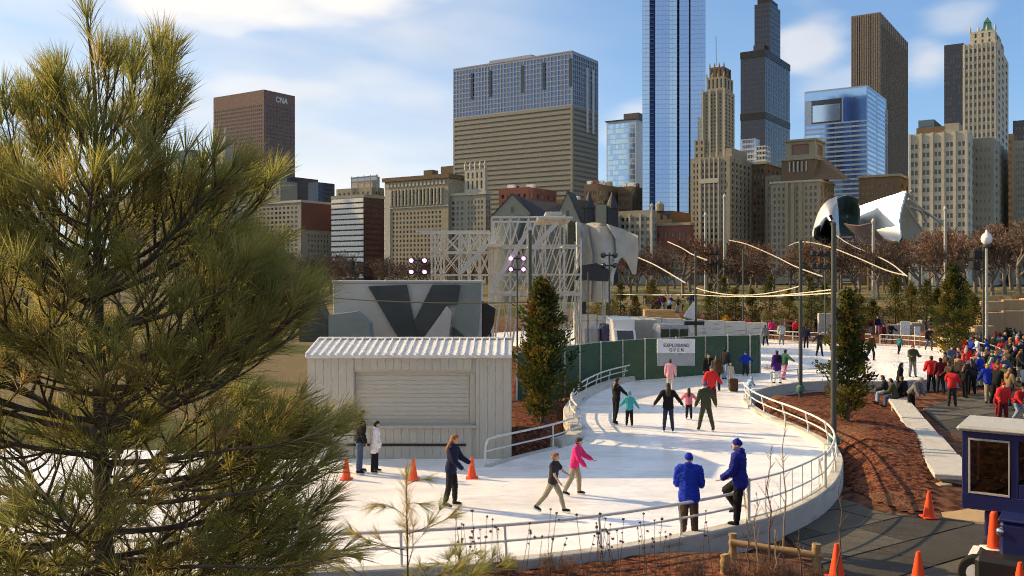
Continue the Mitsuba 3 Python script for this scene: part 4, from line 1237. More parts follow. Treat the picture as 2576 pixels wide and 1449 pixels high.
for a, b in zip(stops[:-1], stops[1:]):
    n, mz = 14, 8
    s, z = np.meshgrid(np.linspace(0, 1, n), np.linspace(-.3, fz, mz))
    d = (b - a) / np.linalg.norm(b - a)
    nr = np.array([d[1], -d[0]])
    wob = .05 * np.sin(s * np.pi) * (meshkit.noise(np.stack([s * 5 + rng.uniform(0, 50), z * 2, 0 * s], -1), 3) - .3) * 2
    x, y = a[0] + (b - a)[0] * s + nr[0] * wob, a[1] + (b - a)[1] * s + nr[1] * wob
    ii = np.arange(n * mz).reshape(mz, n)
    f = np.stack([ii[:-1, :-1].ravel(), ii[:-1, 1:].ravel(), ii[1:, 1:].ravel(), ii[1:, :-1].ravel()], 1)
    V = np.stack([x.ravel(), y.ravel(), z.ravel()], 1)
    put(k, 'screen', cat([(V, f), (V + [nr[0] * -.012, nr[1] * -.012, 0], f[:, ::-1])]), 'windscreen', True)
    put(k, 'top_wire', tube([(a[0], a[1], fz + .02), (b[0], b[1], fz + .02)], .015, 5), 'steel_white')
sk = thing('fence_sign', 'white lettered sign board hung on the green fence', 'sign')
p, q = far(1653, 889, 46.6), far(1748, 889, 47.6)
d = (q - p) / np.linalg.norm(q - p)
nr = np.cross(d, UP)
hz = 37 * 46.6 / FOCAL
put(sk, 'board', unit('sign_white'), None, to_world=mat((p + q) / 2 + UP * hz / 2, q - p, nr * .03, UP * hz))
for t, h, cx, cz in (('EXPLORAND', .17, .5, .44), ('OPEN', .16, .5, .13)):
    tm = meshkit.text_mesh(t if t != 'OPEN' else 'O P E N', h, .01, True)
    v, f = np.asarray(tm.vertices), np.asarray(tm.faces)
    w = v[:, 0].max()
    v = v * [1.15, 1, 1]
    o = p + d * (np.linalg.norm(q - p) * cx - w * 1.15 / 2) + UP * (hz * cz) + nr * .017
    put(sk, 'lettering', (o + v[:, :1] * d + v[:, 1:2] * UP + v[:, 2:] * nr, f), 'sign_ink')
sk = thing('fence_banner', 'grey printed strip on the green fence under the white sign', 'sign')
put(sk, 'strip', unit('seat_stone'), None, to_world=mat((p + q) / 2 - UP * .34, q - p, nr * .02, UP * .6))

# site vehicles behind the fence
def wheel(key, c, r, w, axis_y=True, name='wheel'):
    t = trimesh.creation.revolve([(0, -w / 2), (r * .92, -w / 2), (r, -w / 2 + .03), (r, w / 2 - .03), (r * .92, w / 2), (0, w / 2)], sections=20)
    R = trimesh.transformations.rotation_matrix(math.pi / 2, [1, 0, 0] if axis_y else [0, 1, 0])
    t.apply_transform(R)
    wk = put(key, name, move(t, c), 'rubber', 40)
    h = trimesh.creation.cylinder(r * .55, w + .02, sections=16)
    h.apply_transform(R)
    put(wk, 'hub', move(h, c), 'white_paint', 40)


k = thing('delivery_van', 'white box van parked behind the green fence', 'van')
vy = 58
p0, p1 = far(1535, 850, vy)[0], far(1597, 850, vy)[0]
put(k, 'cargo_box', rbox(p0 + .15, p1, vy, vy + 4, .5, 2.75, .06), 'white_paint')
put(k, 'cab', m3.Manifold.hull_points(np.array([(x, vy - y, z) for x in (p0 + .2, p1 - .05) for y, z in ((0, .4), (1.3, .4), (1.3, 1.2), (.5, 2.1), (0, 2.1))])), 'white_paint')
put(k, 'windscreen', m3.Manifold.hull_points(np.array([(x, vy - y, z) for x in (p0 + .35, p1 - .2) for y, z in ((1.24, 1.32), (.60, 2.02), (1.26, 1.36), (.62, 2.06))])), 'truck_glass')
for x in (p0 + .35, p1 - .2):
    for y in (vy - .8, vy + 3):
        wheel(k, (x, y, .0), .4, .25, False)
    put(k, 'headlight', rbox(x - .1, x + .1, vy - 1.33, vy - 1.25, .7, .9, .02), 'chrome')
k = thing('site_container', 'beige site container behind the green fence', 'container')
p0, p1 = far(1598, 850, 60)[0], far(1654, 850, 60)[0]
put(k, 'body', rbox(p0, p1, 60, 65, -.3, 2.62, .03), 'siding')
for i in range(9):
    x = p0 + .08 + (p1 - p0 - .16) * i / 8
    put(k, 'rib', rbox(x - .025, x + .025, 59.95, 59.998, -.2, 2.5, .01), 'siding')
k = thing('shuttle_bus', 'grey shuttle bus with dark windows behind the white sign', 'bus')
p0, p1 = far(1655, 850, 57)[0], far(1738, 850, 57)[0]
put(k, 'body', rbox(p0, p1, 57, 59.2, .1, 2.45, .15), 'mullion_grey')
for i in range(3):
    a = p0 + .15 + i * (p1 - p0 - .3) / 3
    put(k, 'window', rbox(a + .03, a + (p1 - p0 - .3) / 3 - .03, 56.96, 57.02, 1.25, 2.2, .03), 'truck_glass')
put(k, 'roof_rail', tube([(p0, 57, 2.5), (p1 - .2, 57, 2.55), (p1, 57, 2.0)], .04, 6), 'steel_white')
for x in (p0 + .4, p1 - .4):
    wheel(k, (x, 57.05, .0), .4, .25)
k = thing('concrete_mixer', 'dark work truck loaded with drums behind the left end of the fence', 'truck')
p0 = far(1496, 850, 60)[0]
put(k, 'bed', rbox(p0 - .4, p0 + 1.3, 60, 62, .3, .9, .04), 'black_paint')
put(k, 'cab', rbox(p0 + .45, p0 + 1.25, 59.9, 61.8, .9, 2.3, .12), 'truck_blue')
put(k, 'tank', move(lathe([(.3, -.6), (.55, -.5), (.55, .5), (.3, .6)], 14), (p0 - .1, 60.6, 1.5)), 'mullion_grey')
for x in (p0 - .1, p0 + 1):
    wheel(k, (x, 60, .0), .38, .25)
k = thing('block_wall', 'long low cream concrete wall behind the site vehicles', 'wall')
for i in range(9):
    x = far(1448, 800, 74)[0] + i * 1.75
    put(k, 'block', rbox(x, x + 1.72, 74 + .1 * i, 74.6 + .1 * i, -.4, 2.35 - .09 * i, .03), 'concrete')
k = thing('timber_stack', 'orange brown stack of timber boards on the bank', 'timber stack')
p = far(1621, 805, 84)
for j in range(5):
    put(k, 'plank', rbox(p[0], p[0] + 2.75 - .1 * (j % 2), 84 - .1 * j, 85, p[2] + .19 * j, p[2] + .19 * j + .17, .01), 'timber')
put(k, 'bearer', rbox(p[0] + .2, p[0] + 2.4, 84.1, 84.9, gz(p[0], 84.5) - .1, p[2] - .004, .01), 'timber')
k = thing('site_tent', 'narrow dark upright speaker cabinet at the left of the bank', 'cabinet')
p = far(1447, 770, 80)
put(k, 'cabinet', rbox(p[0] + .2, p[0] + 1.0, 80, 80.8, gz(p[0], 80), far(0, 735, 80)[2], .04), 'black_paint')
put(k, 'side_board', rbox(p[0] - .1, p[0] + .17, 80.1, 80.7, gz(p[0], 80), far(0, 737, 80)[2], .02), 'concrete')

# ---------------------------------------------------------------- poles, lamps, cables
def pole(label, x, ybase, ytop, zb, r, bsdf, name='light_pole', foot=True, group=None):
    b = on(x, ybase, zb)
    zt = EYE + (YH - ytop) * b[1] / FOCAL
    k = thing(name, label, 'pole', group)
    put(k, 'shaft', tube([(b[0], b[1], gz(b[0], b[1]) - .1), (b[0], b[1], zb + 1), (b[0], b[1], zt)], [r, r * .97, r * .82], 12), bsdf, 40)
    if foot:
        put(k, 'base', move(lathe([(r * 2.0, 0), (r * 2.0, .22), (r * 1.3, .30)], 14), (b[0], b[1], zb - .12)), 'copper_green', 40)
    put(k, 'cap', move(lathe([(r * .95, 0), (r * .95, .07), (r * .3, .12)], 10), (b[0], b[1], zt - .01)), bsdf)
    return k, np.array([b[0], b[1], zt])


pg = 'tall dark light poles round the rink'
kA, tA = pole('tall dark green light pole on the mulch island beside the conifer', 2097, 1108, 566, .12, .098, 'pole_paint', group=pg)
kB, tB = pole('tall dark light pole on the far tip of the mulch island', 2014, 978, 608, .1, .098, 'pole_paint', group=pg)
kC, tC = pole('tall dark light pole standing before the white fence sign', 1750, 925, 636, .0, .088, 'pole_paint', group=pg)
kD, tD = pole('tall thin dark light pole on the far bank', 1869, 850, 632, -.2, .09, 'pole_paint', group=pg, foot=False)
kE, tE = pole('tall dark light pole rising from the pointed conifer by the fence', 1333, 1066, 585, .1, .085, 'pole_paint', group=pg)
kF, tF = pole('tall dark pole with a speaker cluster among the crowd', 2474, 905, 618, -.3, .075, 'pole_paint', group=pg)
for (x, y, w) in ((2456, 640, .34), (2452, 668, .30)):
    q = far(x, y, tF[1])
    put(kF, 'speaker', rbox(q[0] - w, q[0] + w * .9, q[1] - .35, q[1] + .3, q[2] - .28, q[2] + .3, .06), 'black_paint')
q = far(2466, 650, tF[1])
put(kF, 'bracket', tube([q + [-.3, 0, .1], q + [.25, 0, .1]], .03, 5), 'black_paint')
for x, y, w in ((2065, 650, 0), (2065, 668, 1)):
    pass


def flood(label, x, y, Y, n=3, ybase=None):
    k = thing('floodlight_mast', label, 'floodlight', 'unlit black floodlights over the far park')
    q = far(x, y, Y)
    g = gz(q[0], q[1])
    put(k, 'mast', tube([(q[0] + .4, q[1], g - .1), (q[0] + .4, q[1], q[2] + 1.0)], .07, 6), 'pole_paint')
    for dz in (-.5, .5):
        put(k, 'crossbar', tube([(q[0] - .75, q[1], q[2] + dz), (q[0] + .75, q[1], q[2] + dz)], .05, 5), 'black_paint')
        for i in range(n):
            c = q + [(i - (n - 1) / 2) * .55, 0, dz + .22]
            put(k, 'lamp_head', rbox(c[0] - .17, c[0] + .17, c[1] - .3, c[1] + .15, c[2] - .2, c[2] + .2, .05), 'black_paint')
    return k


flood('black twin row floodlight mast before the bare trees right of centre', 2063, 660, 72, 3)
flood('small black floodlight mast beside the leftmost curved trellis pipe', 1796, 652, 92, 2)

rgb('lamp_glow', (.8, .7, .9), .5, .3)


def stadium(label, x, y, Y, on_=True):
    k = thing('stage_light', label, 'floodlight', None)
    q = far(x, y, Y)
    put(k, 'mast', tube([(q[0], q[1], gz(q[0], q[1]) - .3), (q[0], q[1], q[2] + .55)], .06, 6), 'pole_paint')
    for sx in (-1, 1):
        for sz in (-1, 1):
            c = q + [sx * .42, -.05, sz * .36]
            h = put(k, 'lamp_head', move(trimesh.creation.icosphere(2, .20), c + [0, .1, 0]), 'black_paint')
            if on_:
                lk = numbered(h + '__lens')
                scene[lk] = {**mikit.ply(move(trimesh.creation.icosphere(2, .13), c + [0, -.1, 0]), 'lamp_glow', True), 'emitter': {'type': 'area', 'radiance': {'type': 'rgb', 'value': [.55, .22, .66]}}}
            else:
                put(h, 'lens', move(trimesh.creation.icosphere(2, .14), c + [0, -.1, 0]), 'truck_glass', True)
    put(k, 'crossbar', tube([q + [-.5, 0, .36], q + [.5, 0, .36]], .05, 5), 'black_paint')
    put(k, 'crossbar', tube([q + [-.5, 0, -.36], q + [.5, 0, -.36]], .05, 5), 'black_paint')


stadium('four glowing violet stage lamps on a mast left of the scaffold', 1052, 670, 58)
stadium('glowing violet stage lamps inside the white scaffold', 1301, 664, 60.5)
stadium('dark violet stage lamps before the concrete shells', 1533, 655, 64, False)
k, _ = pole('thin dark pole left of the glowing stage lamps', 980, 950, 655, -.4, .05, 'pole_paint', foot=False)
k, _ = pole('thin dark pole at the right of the covered material stack', 1479, 960, 690, -.4, .045, 'pole_paint', foot=False)

# pale masts of the great lawn trellis, and a globe lamp
for x, yt, Y, lab in ((1823, 500, 150, 'tall pale mast before the art deco tower'), (1775, 545, 165, 'pale mast left of the art deco tower middle'), (2197, 562, 140, 'pale mast under the shining steel sail'), (2378, 530, 150, 'pale mast before the broad cream block'), (1640, 520, 190, 'thin pale mast before the low brick block')):
    k = thing('trellis_mast', lab, 'mast', 'pale masts in the far park')
    q = far(x, yt, Y)
    put(k, 'shaft', tube([(q[0], Y, gz(q[0], Y) - .2), (q[0], Y, q[2])], [.28, .22], 8), 'pole_pale', 40)
    put(k, 'finial', move(lathe([(.3, 0), (.34, .3), (.1, .8)], 8), q), 'pole_pale')
k = thing('globe_lamp', 'old style street lamp with a white globe at the right', 'street lamp')
q = far(2482, 606, 62)
put(k, 'post', tube([(q[0], 62, gz(q[0], 62) - .1), (q[0], 62, q[2] - .3)], [.11, .085], 8), 'pole_pale', 40)
put(k, 'collar', move(lathe([(.12, 0), (.24, .08), (.26, .2), (.2, .26)], 10), q - [0, 0, .5]), 'pole_paint', 40)
put(k, 'globe', move(lathe([(.16, 0), (.33, .2), (.36, .42), (.27, .66), (.1, .82), (.04, 1.0)], 14), q - [0, 0, .25]), 'sign_white', True)


def sag(a, b, s, n=24):
    t = np.linspace(0, 1, n)[:, None]
    return a * (1 - t) + b * t - UP * (4 * s * t * (1 - t))


def at_h(t, z):
    return np.array([t[0], t[1], z])


zc = lambda y, t: EYE + (YH - y) * t[1] / FOCAL
whole('overhead_cable', tube(sag(at_h(tA, zc(737, tA)), at_h(tC, zc(741, tC)), .12), .022, 5), 'cable', 'pale overhead cable from the island pole to the sign pole', 'cable')
whole('overhead_cable', tube(sag(at_h(tC, zc(741, tC)), far(1455, 735, 80), .1), .03, 5), 'cable', 'pale overhead cable running left from the sign pole over the bank', 'cable')
whole('overhead_cable', tube(sag(at_h(tA, zc(728, tA)), at_h(tD, zc(745, tD)), .1), .022, 5), 'cable', 'upper pale cable between the island pole and the far bank pole', 'cable')
whole('overhead_cable', tube(sag(at_h(tB, zc(719, tB)), at_h(tC, zc(724, tC)), .45), .03, 5), 'cable', 'sagging pale cable between the far island pole and the sign pole', 'cable')
whole('overhead_cable', tube(sag(at_h(tE, zc(760, tE)), far(820, 748, 40), .12), .025, 5), 'cable_dark', 'dark cable passing before the faceted climbing wall', 'cable')
k = thing('banner_bracket', 'grey bracket sign on the dark pole before the fence sign', 'sign')
q = at_h(tC, zc(782, tC))
put(k, 'plate', m3.Manifold.hull_points(np.array([q + d for d in ([-.75, -.06, -.35], [-.15, -.06, .55], [.05, -.06, .5], [.05, -.06, -.6], [-.75, -.02, -.35], [-.15, -.02, .55], [.05, -.02, .5], [.05, -.02, -.6])])), 'mullion_white')
put(k, 'arm', tube([q + [-.6, .0, -.5], q + [.0, 0, -.5]], .04, 5), 'pole_paint')
put(k, 'lamp', rbox(q[0] - .7, q[0] + .5, q[1] - .2, q[1] + .1, q[2] - .85, q[2] - .62, .04), 'black_paint')

# ---------------------------------------------------------------- bandshell sails and trellis pipes
procd('brushed_steel', lambda p, n, uv: mix((.55, .54, .50), (.68, .67, .62), .5 * noise(p.x * .35, p.y * .35, p.z * .8) + .5 * noise(p.x * 6, p.y * 6, p.z * 6)), rough=.36, spec=.6, metal=1.0)
k = thing('bandshell_sails', 'curling brushed steel bandshell sails shining above the bare trees', 'bandshell')
PY = 215.0


def sail(name, grid, bsdf, thick=.5):
    """a curved plate through a grid of sighted points (x, y, Y)"""
    g = np.array([[far(*q) for q in row] for row in grid])
    n = 10
    rows = np.array([bez(r, n) for r in g])
    surf = np.array([bez(rows[:, j], n) for j in range(rows.shape[1])]).transpose(1, 0, 2)
    a, b = surf.shape[:2]
    du, dv = np.gradient(surf, axis=1), np.gradient(surf, axis=0)
    nn = np.cross(du, dv)
    nn /= np.linalg.norm(nn, axis=2, keepdims=True) + 1e-9
    ii = np.arange(a * b).reshape(a, b)
    f = np.stack([ii[:-1, :-1].ravel(), ii[:-1, 1:].ravel(), ii[1:, 1:].ravel(), ii[1:, :-1].ravel()], 1)
    V = surf.reshape(-1, 3)
    W = (surf + nn * thick).reshape(-1, 3)
    e = np.r_[ii[0, :], ii[1:, -1], ii[-1, -2::-1], ii[-2:0:-1, 0]]
    e2 = np.roll(e, -1)
    side = np.stack([e, e2, e2 + a * b, e + a * b], 1)
    put(k, name, (np.vstack([V, W]), np.vstack([f, f[:, ::-1] + a * b, side])), bsdf, 40)


NS = np.array([-.87, -.37, .33])       # this sail faces half way between the sun and the lawn


def facing(x, y, b=0.0, x0=2220, y0=540, Y0=212.0, n=NS):
    r, r0 = (np.array([(q[0] - CX) / FOCAL, 1, (YH - q[1]) / FOCAL]) for q in ((x, y), (x0, y0)))
    return x, y, Y0 * (n @ r0) / (n @ r) + b


sail('sail', [[facing(2163, 518, .8), facing(2215, 500, .4), facing(2278, 480, .9)], [facing(2160, 545, .3), facing(2215, 545), facing(2262, 545, .3)], [facing(2178, 572, .1), facing(2225, 582, -.6), facing(2265, 590, -.4)], [facing(2225, 598, -2.4), facing(2245, 606, -2.6), facing(2258, 606, -2.6)]], 'brushed_steel')
F2 = lambda x, y, b=0: facing(x, y, b, 2090, 545, 206.0, np.array([-.80, -.40, .45]))
sail('sail', [[F2(2106, 498, 2), F2(2080, 512), F2(2060, 545), F2(2047, 590, -1)], [F2(2106, 520, 1), F2(2088, 530, -1), F2(2070, 556, -1), F2(2050, 598, -2)], [F2(2107, 600, 2), F2(2094, 560, -1), F2(2078, 548, 0), F2(2056, 580, -1)]], 'brushed_steel')
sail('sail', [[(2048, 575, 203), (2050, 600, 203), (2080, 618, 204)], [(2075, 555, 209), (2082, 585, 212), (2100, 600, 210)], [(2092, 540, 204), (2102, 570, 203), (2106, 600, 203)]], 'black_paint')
sail('sail', [[(2106, 500, 212), (2130, 492, 216), (2160, 500, 216)], [(2108, 550, 216), (2130, 545, 220), (2160, 545, 216)], [(2112, 592, 212), (2135, 590, 214), (2160, 580, 212)]], 'pane_green')
sail('sail', [[(2190, 560, 196), (2160, 566, 197), (2125, 562, 199)], [(2210, 585, 196), (2180, 590, 197), (2150, 590, 198)], [(2232, 606, 197), (2205, 618, 197), (2175, 618, 197)]], 'terra_cotta')
sail('sail', [[(2262, 490, 222), (2278, 480, 224), (2300, 500, 226)], [(2262, 545, 224), (2280, 550, 226), (2310, 560, 228)], [(2268, 600, 222), (2285, 605, 224), (2320, 610, 226)]], 'stone_buff')
for a, b in (((2285, 500), (2420, 600)), ((2290, 520), (2380, 560)), ((2052, 590), (2110, 555)), ((2110, 560), (2160, 610)), ((2270, 505), (2320, 580)), ((2290, 480), (2330, 560))):
    put(k, 'strut', tube([far(*a, 218), far(*b, 222)], .28, 6), 'pole_pale')
for j in range(5):
    s = j / 4
    put(k, 'stage_post', tube([far(2110 + 150 * s, 590, 214), np.array([far(2110 + 150 * s, 590, 214)[0], 214, 0])], .3, 6), 'stone_brown')
tg = 'white pipes of the lawn trellis'
for lab, pts, Y0, Y1 in (('white trellis pipe farthest left over the bare trees', ((1680, 608), (1715, 624), (1742, 640), (1780, 655)), 150, 120),
                         ('white trellis pipe arching from the art deco tower foot', ((1834, 604), (1880, 615), (1950, 645), (2000, 670), (2070, 696)), 170, 110),
                         ('white trellis pipe arching behind the island poles', ((1985, 618), (2010, 609), (2050, 612), (2100, 626), (2160, 650), (2230, 680), (2283, 694)), 170, 105),
                         ('white trellis pipe under the steel sail', ((2100, 590), (2140, 616), (2195, 640), (2240, 662), (2283, 696)), 185, 105),
                         ('thin white trellis pipe left of the concrete shells', ((1606, 648), (1650, 668), (1725, 712)), 140, 105)):
    n = len(pts)
    P = bez([far(x, y, Y0 + (Y1 - Y0) * i / (n - 1)) for i, (x, y) in enumerate(pts)], 8)
    whole('trellis_pipe', tube(P, .085, 8), 'pole_pale', lab, 'pipe', tg, 40)

# ---------------------------------------------------------------- cones
def cone(x, y, z, s, label, tilt=(0, 0)):
    b = on(x, y, z)
    k = thing('traffic_cone', label, 'traffic cone', 'orange traffic cones')
    R = trimesh.transformations.euler_matrix(tilt[0], tilt[1], 0)[:3, :3]
    f = lambda m: ((np.asarray(m[0]) * s) @ R.T + b, m[1])
    put(k, 'body', f(lathe([(.165, .03), (.155, .05), (.045, .68), (.035, .71), (.02, .70)], 20)), 'cone_orange', 30)
    put(k, 'foot', f(rbox(-.2, .2, -.2, .2, 0, .035, .012)), 'cone_orange')
    return k


for x, y, z, s, lab in ((871, 1206, 0, .82, 'orange cone on the ice at the left, partly behind pine needles'), (1040, 1208, 0, .82, 'orange cone on the ice between the white coat and the red haired skater'), (1187, 1203, 0, .82, 'orange cone on the ice below the shed corner'),
                        (2337, 1302, -.4, .92, 'orange cone at the corner of the tan pavement'), (2105, 1456, -.4, .98, 'orange cone on the dark pavement at the bottom of the view'), (2310, 1478, -.4, .98, 'orange cone cut by the bottom edge before the blue vehicle'), (2566, 1500, -.4, .9, 'orange cone tip in the bottom right corner'), (1298, 990, .2, .8, 'small orange cone beside the fence left of the conifer')):
    cone(x, y, z, s, lab)

# ---------------------------------------------------------------- blue ice machine
k = thing('ice_machine', 'dark blue tractor with a boxy glazed cab at the right edge', 'tractor')
vx, vy, g = 9.72, 19.35, -.42
cabx0, cabx1, caby0, caby1, cz0, cz1 = vx, vx + 2.0, vy, vy + 1.55, 1.05, 2.58
t = .09
XF = lambda m: move((cat([m])[0] - [vx, vy, 0], cat([m])[1]), (9.30, 18.9, -.13), -math.radians(34), .97)
for x in (cabx0, cabx0 + .92, cabx1 - t):
    for y in (caby0, caby1 - t):
        put(k, 'cab_post', rbox(x, x + t * (1.6 if x == cabx0 + .92 else 1.2), y, y + t, cz0, cz1, .012), 'truck_blue')
for y in (caby0, caby1 - t):
    put(k, 'cab_sill', rbox(cabx0 - .005, cabx1, y - .006, y + t + .006, cz0 - .12, cz0 + .22, .015), 'truck_blue')
    put(k, 'cab_header', rbox(cabx0 - .005, cabx1, y - .006, y + t + .006, cz1 - .14, cz1 + .002, .015), 'truck_blue')
put(k, 'cab_sill', rbox(cabx0 - .012, cabx0 + t, caby0 + .1, caby1 - .1, cz0 - .12, cz0 + .22, .015), 'truck_blue')
put(k, 'cab_header', rbox(cabx0 - .012, cabx0 + t, caby0 + .1, caby1 - .1, cz1 - .14, cz1, .015), 'truck_blue')
w = put(k, 'window', box(cabx0 + .15, cabx0 + .90, caby0 + .03, caby0 + .036, cz0 + .22, cz1 - .14), 'truck_pane')
put(w, 'frame', cat([box(cabx0 + .12, cabx0 + .90, caby0 - .02, caby0 + .02, cz0 + .222, cz0 + .26), box(cabx0 + .12, cabx0 + .90, caby0 - .02, caby0 + .02, cz1 - .18, cz1 - .142), box(cabx0 + .12, cabx0 + .16, caby0 - .021, caby0 + .021, cz0 + .262, cz1 - .182), box(cabx0 + .87, cabx0 + .90, caby0 - .021, caby0 + .021, cz0 + .262, cz1 - .182)]), 'pole_pale')
put(k, 'window', box(cabx0 + 1.08, cabx1 - .1, caby0 + .03, caby0 + .036, cz0 + .5, cz1 - .14), 'truck_pane')
put(k, 'lower_panel', rbox(cabx0 + 1.07, cabx1 - .1, caby0 - .002, caby0 + .06, cz0 + .222, cz0 + .5, .01), 'truck_blue')
put(k, 'window', box(cabx0 + .03, cabx0 + .036, caby0 + .12, caby1 - .12, cz0 + .22, cz1 - .14), 'truck_pane')
put(k, 'rear_window', box(cabx0 + .15, cabx1 - .15, caby1 - .04, caby1 - .034, cz0 + .22, cz1 - .14), 'truck_pane')
put(k, 'roof', rbox(cabx0 - .10, cabx1 + .2, caby0 - .12, caby1 + .1, cz1 + .004, cz1 + .12, .05), 'truck_roof')
st = put(k, 'seat', rbox(cabx0 + .75, cabx0 + 1.2, caby0 + .5, caby0 + 1.0, cz0 - .1, cz0 + .55, .06), 'black_paint')
put(k, 'steering_wheel', move(trimesh.creation.torus(.17, .02, 16, 8), (cabx0 + .45, caby0 + .7, cz0 + .42)), 'black_paint', True)
put(k, 'cab_base', rbox(cabx0 + .42, cabx1 + .6, caby0 + .05, caby1 - .05, .35, cz0 - .125, .04), 'truck_blue')
put(k, 'hood', rbox(cabx0 + .78, cabx0 + 3.2, caby0 - .75, caby0 - .02, -.02, .92, .07), 'truck_blue')
put(k, 'hood_lid', rbox(cabx0 + .76, cabx0 + 3.2, caby0 - .77, caby0 - .0, .925, .985, .02), 'truck_blue')
put(k, 'headlight', move(trimesh.creation.icosphere(2, .085), (cabx0 + .80, caby0 - .72, .72)), 'chrome', True)
put(k, 'chassis', rbox(cabx0 + .30, cabx0 + 3.2, caby0 - .55, caby1 - .1, -.25, .12, .05), 'black_paint')
put(k, 'bumper', rbox(cabx0 + .18, cabx0 + .62, caby0 - .7, caby0 + .3, .02, .1, .02), 'white_paint')
put(k, 'conditioner', rbox(cabx0 + .4, cabx0 + 3.2, caby0 - 1.3, caby0 - .6, -.3, .3, .08), 'black_paint')
for x, y in ((cabx0 + .42, caby0 - 1.05), (cabx0 + 2.6, caby0 - 1.05), (cabx0 + .6, caby1 - .2)):
    wheel(k, (x, y, g + .34), .34, .26)
for z in (.25, .5, .75):
    put(k, 'grille_slat', rbox(cabx0 + 1.45, cabx0 + 1.52, caby0 - .765, caby0 - .745, z - .1, z + .1, .004), 'black_paint')
XF = None
scene['truck_pane'] = {'type': 'thindielectric', 'int_ior': 1.5, 'specular_transmittance': {'type': 'rgb', 'value': [.42, .42, .34]}}
kc = thing('traffic_cone', 'tall orange cone leaning against the front of the blue tractor', 'traffic cone', 'orange traffic cones')
put(kc, 'body', move(lathe([(.14, 0), (.13, .05), (.075, .72), (.05, .76)], 16), (9.78, 18.55, .03)), 'cone_orange', 30)
put(kc, 'foot', move(rbox(-.2, .2, -.2, .2, 0, .03, .01), (9.78, 18.55, .026)), 'white_paint')

# ---------------------------------------------------------------- timber rail fence in the foreground
k = thing('timber_fence', 'weathered split rail timber fence in the foreground', 'fence')
rng = np.random.default_rng(9)


def log(a, b, r, bsdf='timber', n=9):
    t = np.linspace(0, 1, n)[:, None]
    p = a * (1 - t) + b * t + rng.normal(0, .008, (n, 3))
    return tube(p, r * (1 + .1 * rng.normal(0, 1, n)), 10)


a, b, c = np.array([4.36, 18.05, 0]), np.array([5.78, 17.35, 0]), np.array([3.98, 17.05, 0])
for q, h in ((a, .48), (b, .50), (c, .38)):
    put(k, 'post', log(np.array([q[0], q[1], gz(*q[:2]) - .2]), np.array([q[0], q[1], h]), .085), 'timber', 40)
put(k, 'rail', log(np.array([a[0] - .05, a[1] - .09, .34]), np.array([b[0] + .1, b[1] - .09, .27]), .062), 'timber', 40)
put(k, 'rail', log(np.array([c[0], c[1] + .03, .06]), np.array([a[0], a[1] - .03, -.08]), .05), 'timber', 40)

# far terrace walls and signs
k = thing('terrace_wall', 'tan stone terrace wall on the red slope at the right', 'wall')
for j in range(2):
    for i in range(5):
        x = 37.4 + i * 1.95 + j * .6
        put(k, 'block', rbox(x, x + 1.92, 73.0 + j * 1.1 + .25 * i, 74.0 + j * 1.1 + .25 * i, gz(x, 73) - .4, 2.55 + j * .85 + .12 * i, .04), 'slab_tan')
k = thing('terrace_wall', 'short tan stone wall beside the tall conifer at the right', 'wall')
for i in range(3):
    x = 31.6 + i * 1.35
    put(k, 'block', rbox(x, x + 1.32, 67 + .2 * i, 68 + .2 * i, -.6, .95 + .42 * i, .04), 'slab_tan')
k = thing('terrace_wall', 'pale stone bench wall on the far bank behind the rink', 'wall')
for i in range(6):
    x = far(2240 + 26 * i, 770, 92)
    put(k, 'block', rbox(x[0], x[0] + 1.0, 92, 93, gz(x[0], 92) - .3, gz(x[0], 92) + 1.0 + .04 * i, .04), 'concrete')
k = thing('terrace_wall', 'pale stone panel wall behind the far rail', 'wall')
for i in range(3):
    x = far(2060 + 16 * i, 800, 91)
    put(k, 'block', rbox(x[0], x[0] + .62, 91, 91.5, -.5, far(0, 788, 91)[2], .03), 'concrete')
k = thing('rail_barrier', 'brown timber barrier behind the far skaters', 'barrier')
p, q = far(1918, 800, 90), far(2005, 800, 90)
for z in (.35, .8):
    beam(k, 'rail', (p[0], 90, z + .2), (q[0], 90, z + .2), .08, .16, 'timber')
for s in np.linspace(0, 1, 4):
    beam(k, 'post', (p[0] + (q[0] - p[0]) * s, 90.1, -.5), (p[0] + (q[0] - p[0]) * s, 90.1, 1.2), .12, .12, 'timber')
for x, y0, y1, w, lab in ((2278, 848, 808, 24, 'white upright notice board behind the far rail'), (2308, 848, 822, 16, 'smaller white notice board beside the tall one')):
    k = thing('notice_board', lab, 'sign')
    p = far(x, y0, 76)
    ww = w * 76 / FOCAL / 2
    put(k, 'board', rbox(p[0] - ww, p[0] + ww, 76, 76.06, p[2] + .1, far(x, y1, 76)[2], .02), 'sign_white')
    put(k, 'leg', box(p[0] - ww * .8, p[0] - ww * .6, 76.02, 76.05, gz(p[0], 76) - .2, p[2] + .1), 'pole_pale')
    put(k, 'leg', box(p[0] + ww * .6, p[0] + ww * .8, 76.02, 76.05, gz(p[0], 76) - .2, p[2] + .1), 'pole_pale')

# ---------------------------------------------------------------- vegetation
def leafy(name, refl, trans):
    scene[name] = {'type': 'twosided', 'bsdf': {'type': 'diffuse', 'reflectance': {'type': 'rgb', 'value': list(refl)}}} if trans is None else {
        'type': 'principledthin', 'base_color': {'type': 'rgb', 'value': list(refl)}, 'roughness': .55, 'diff_trans': trans, 'spec_trans': 0.0}
    return name


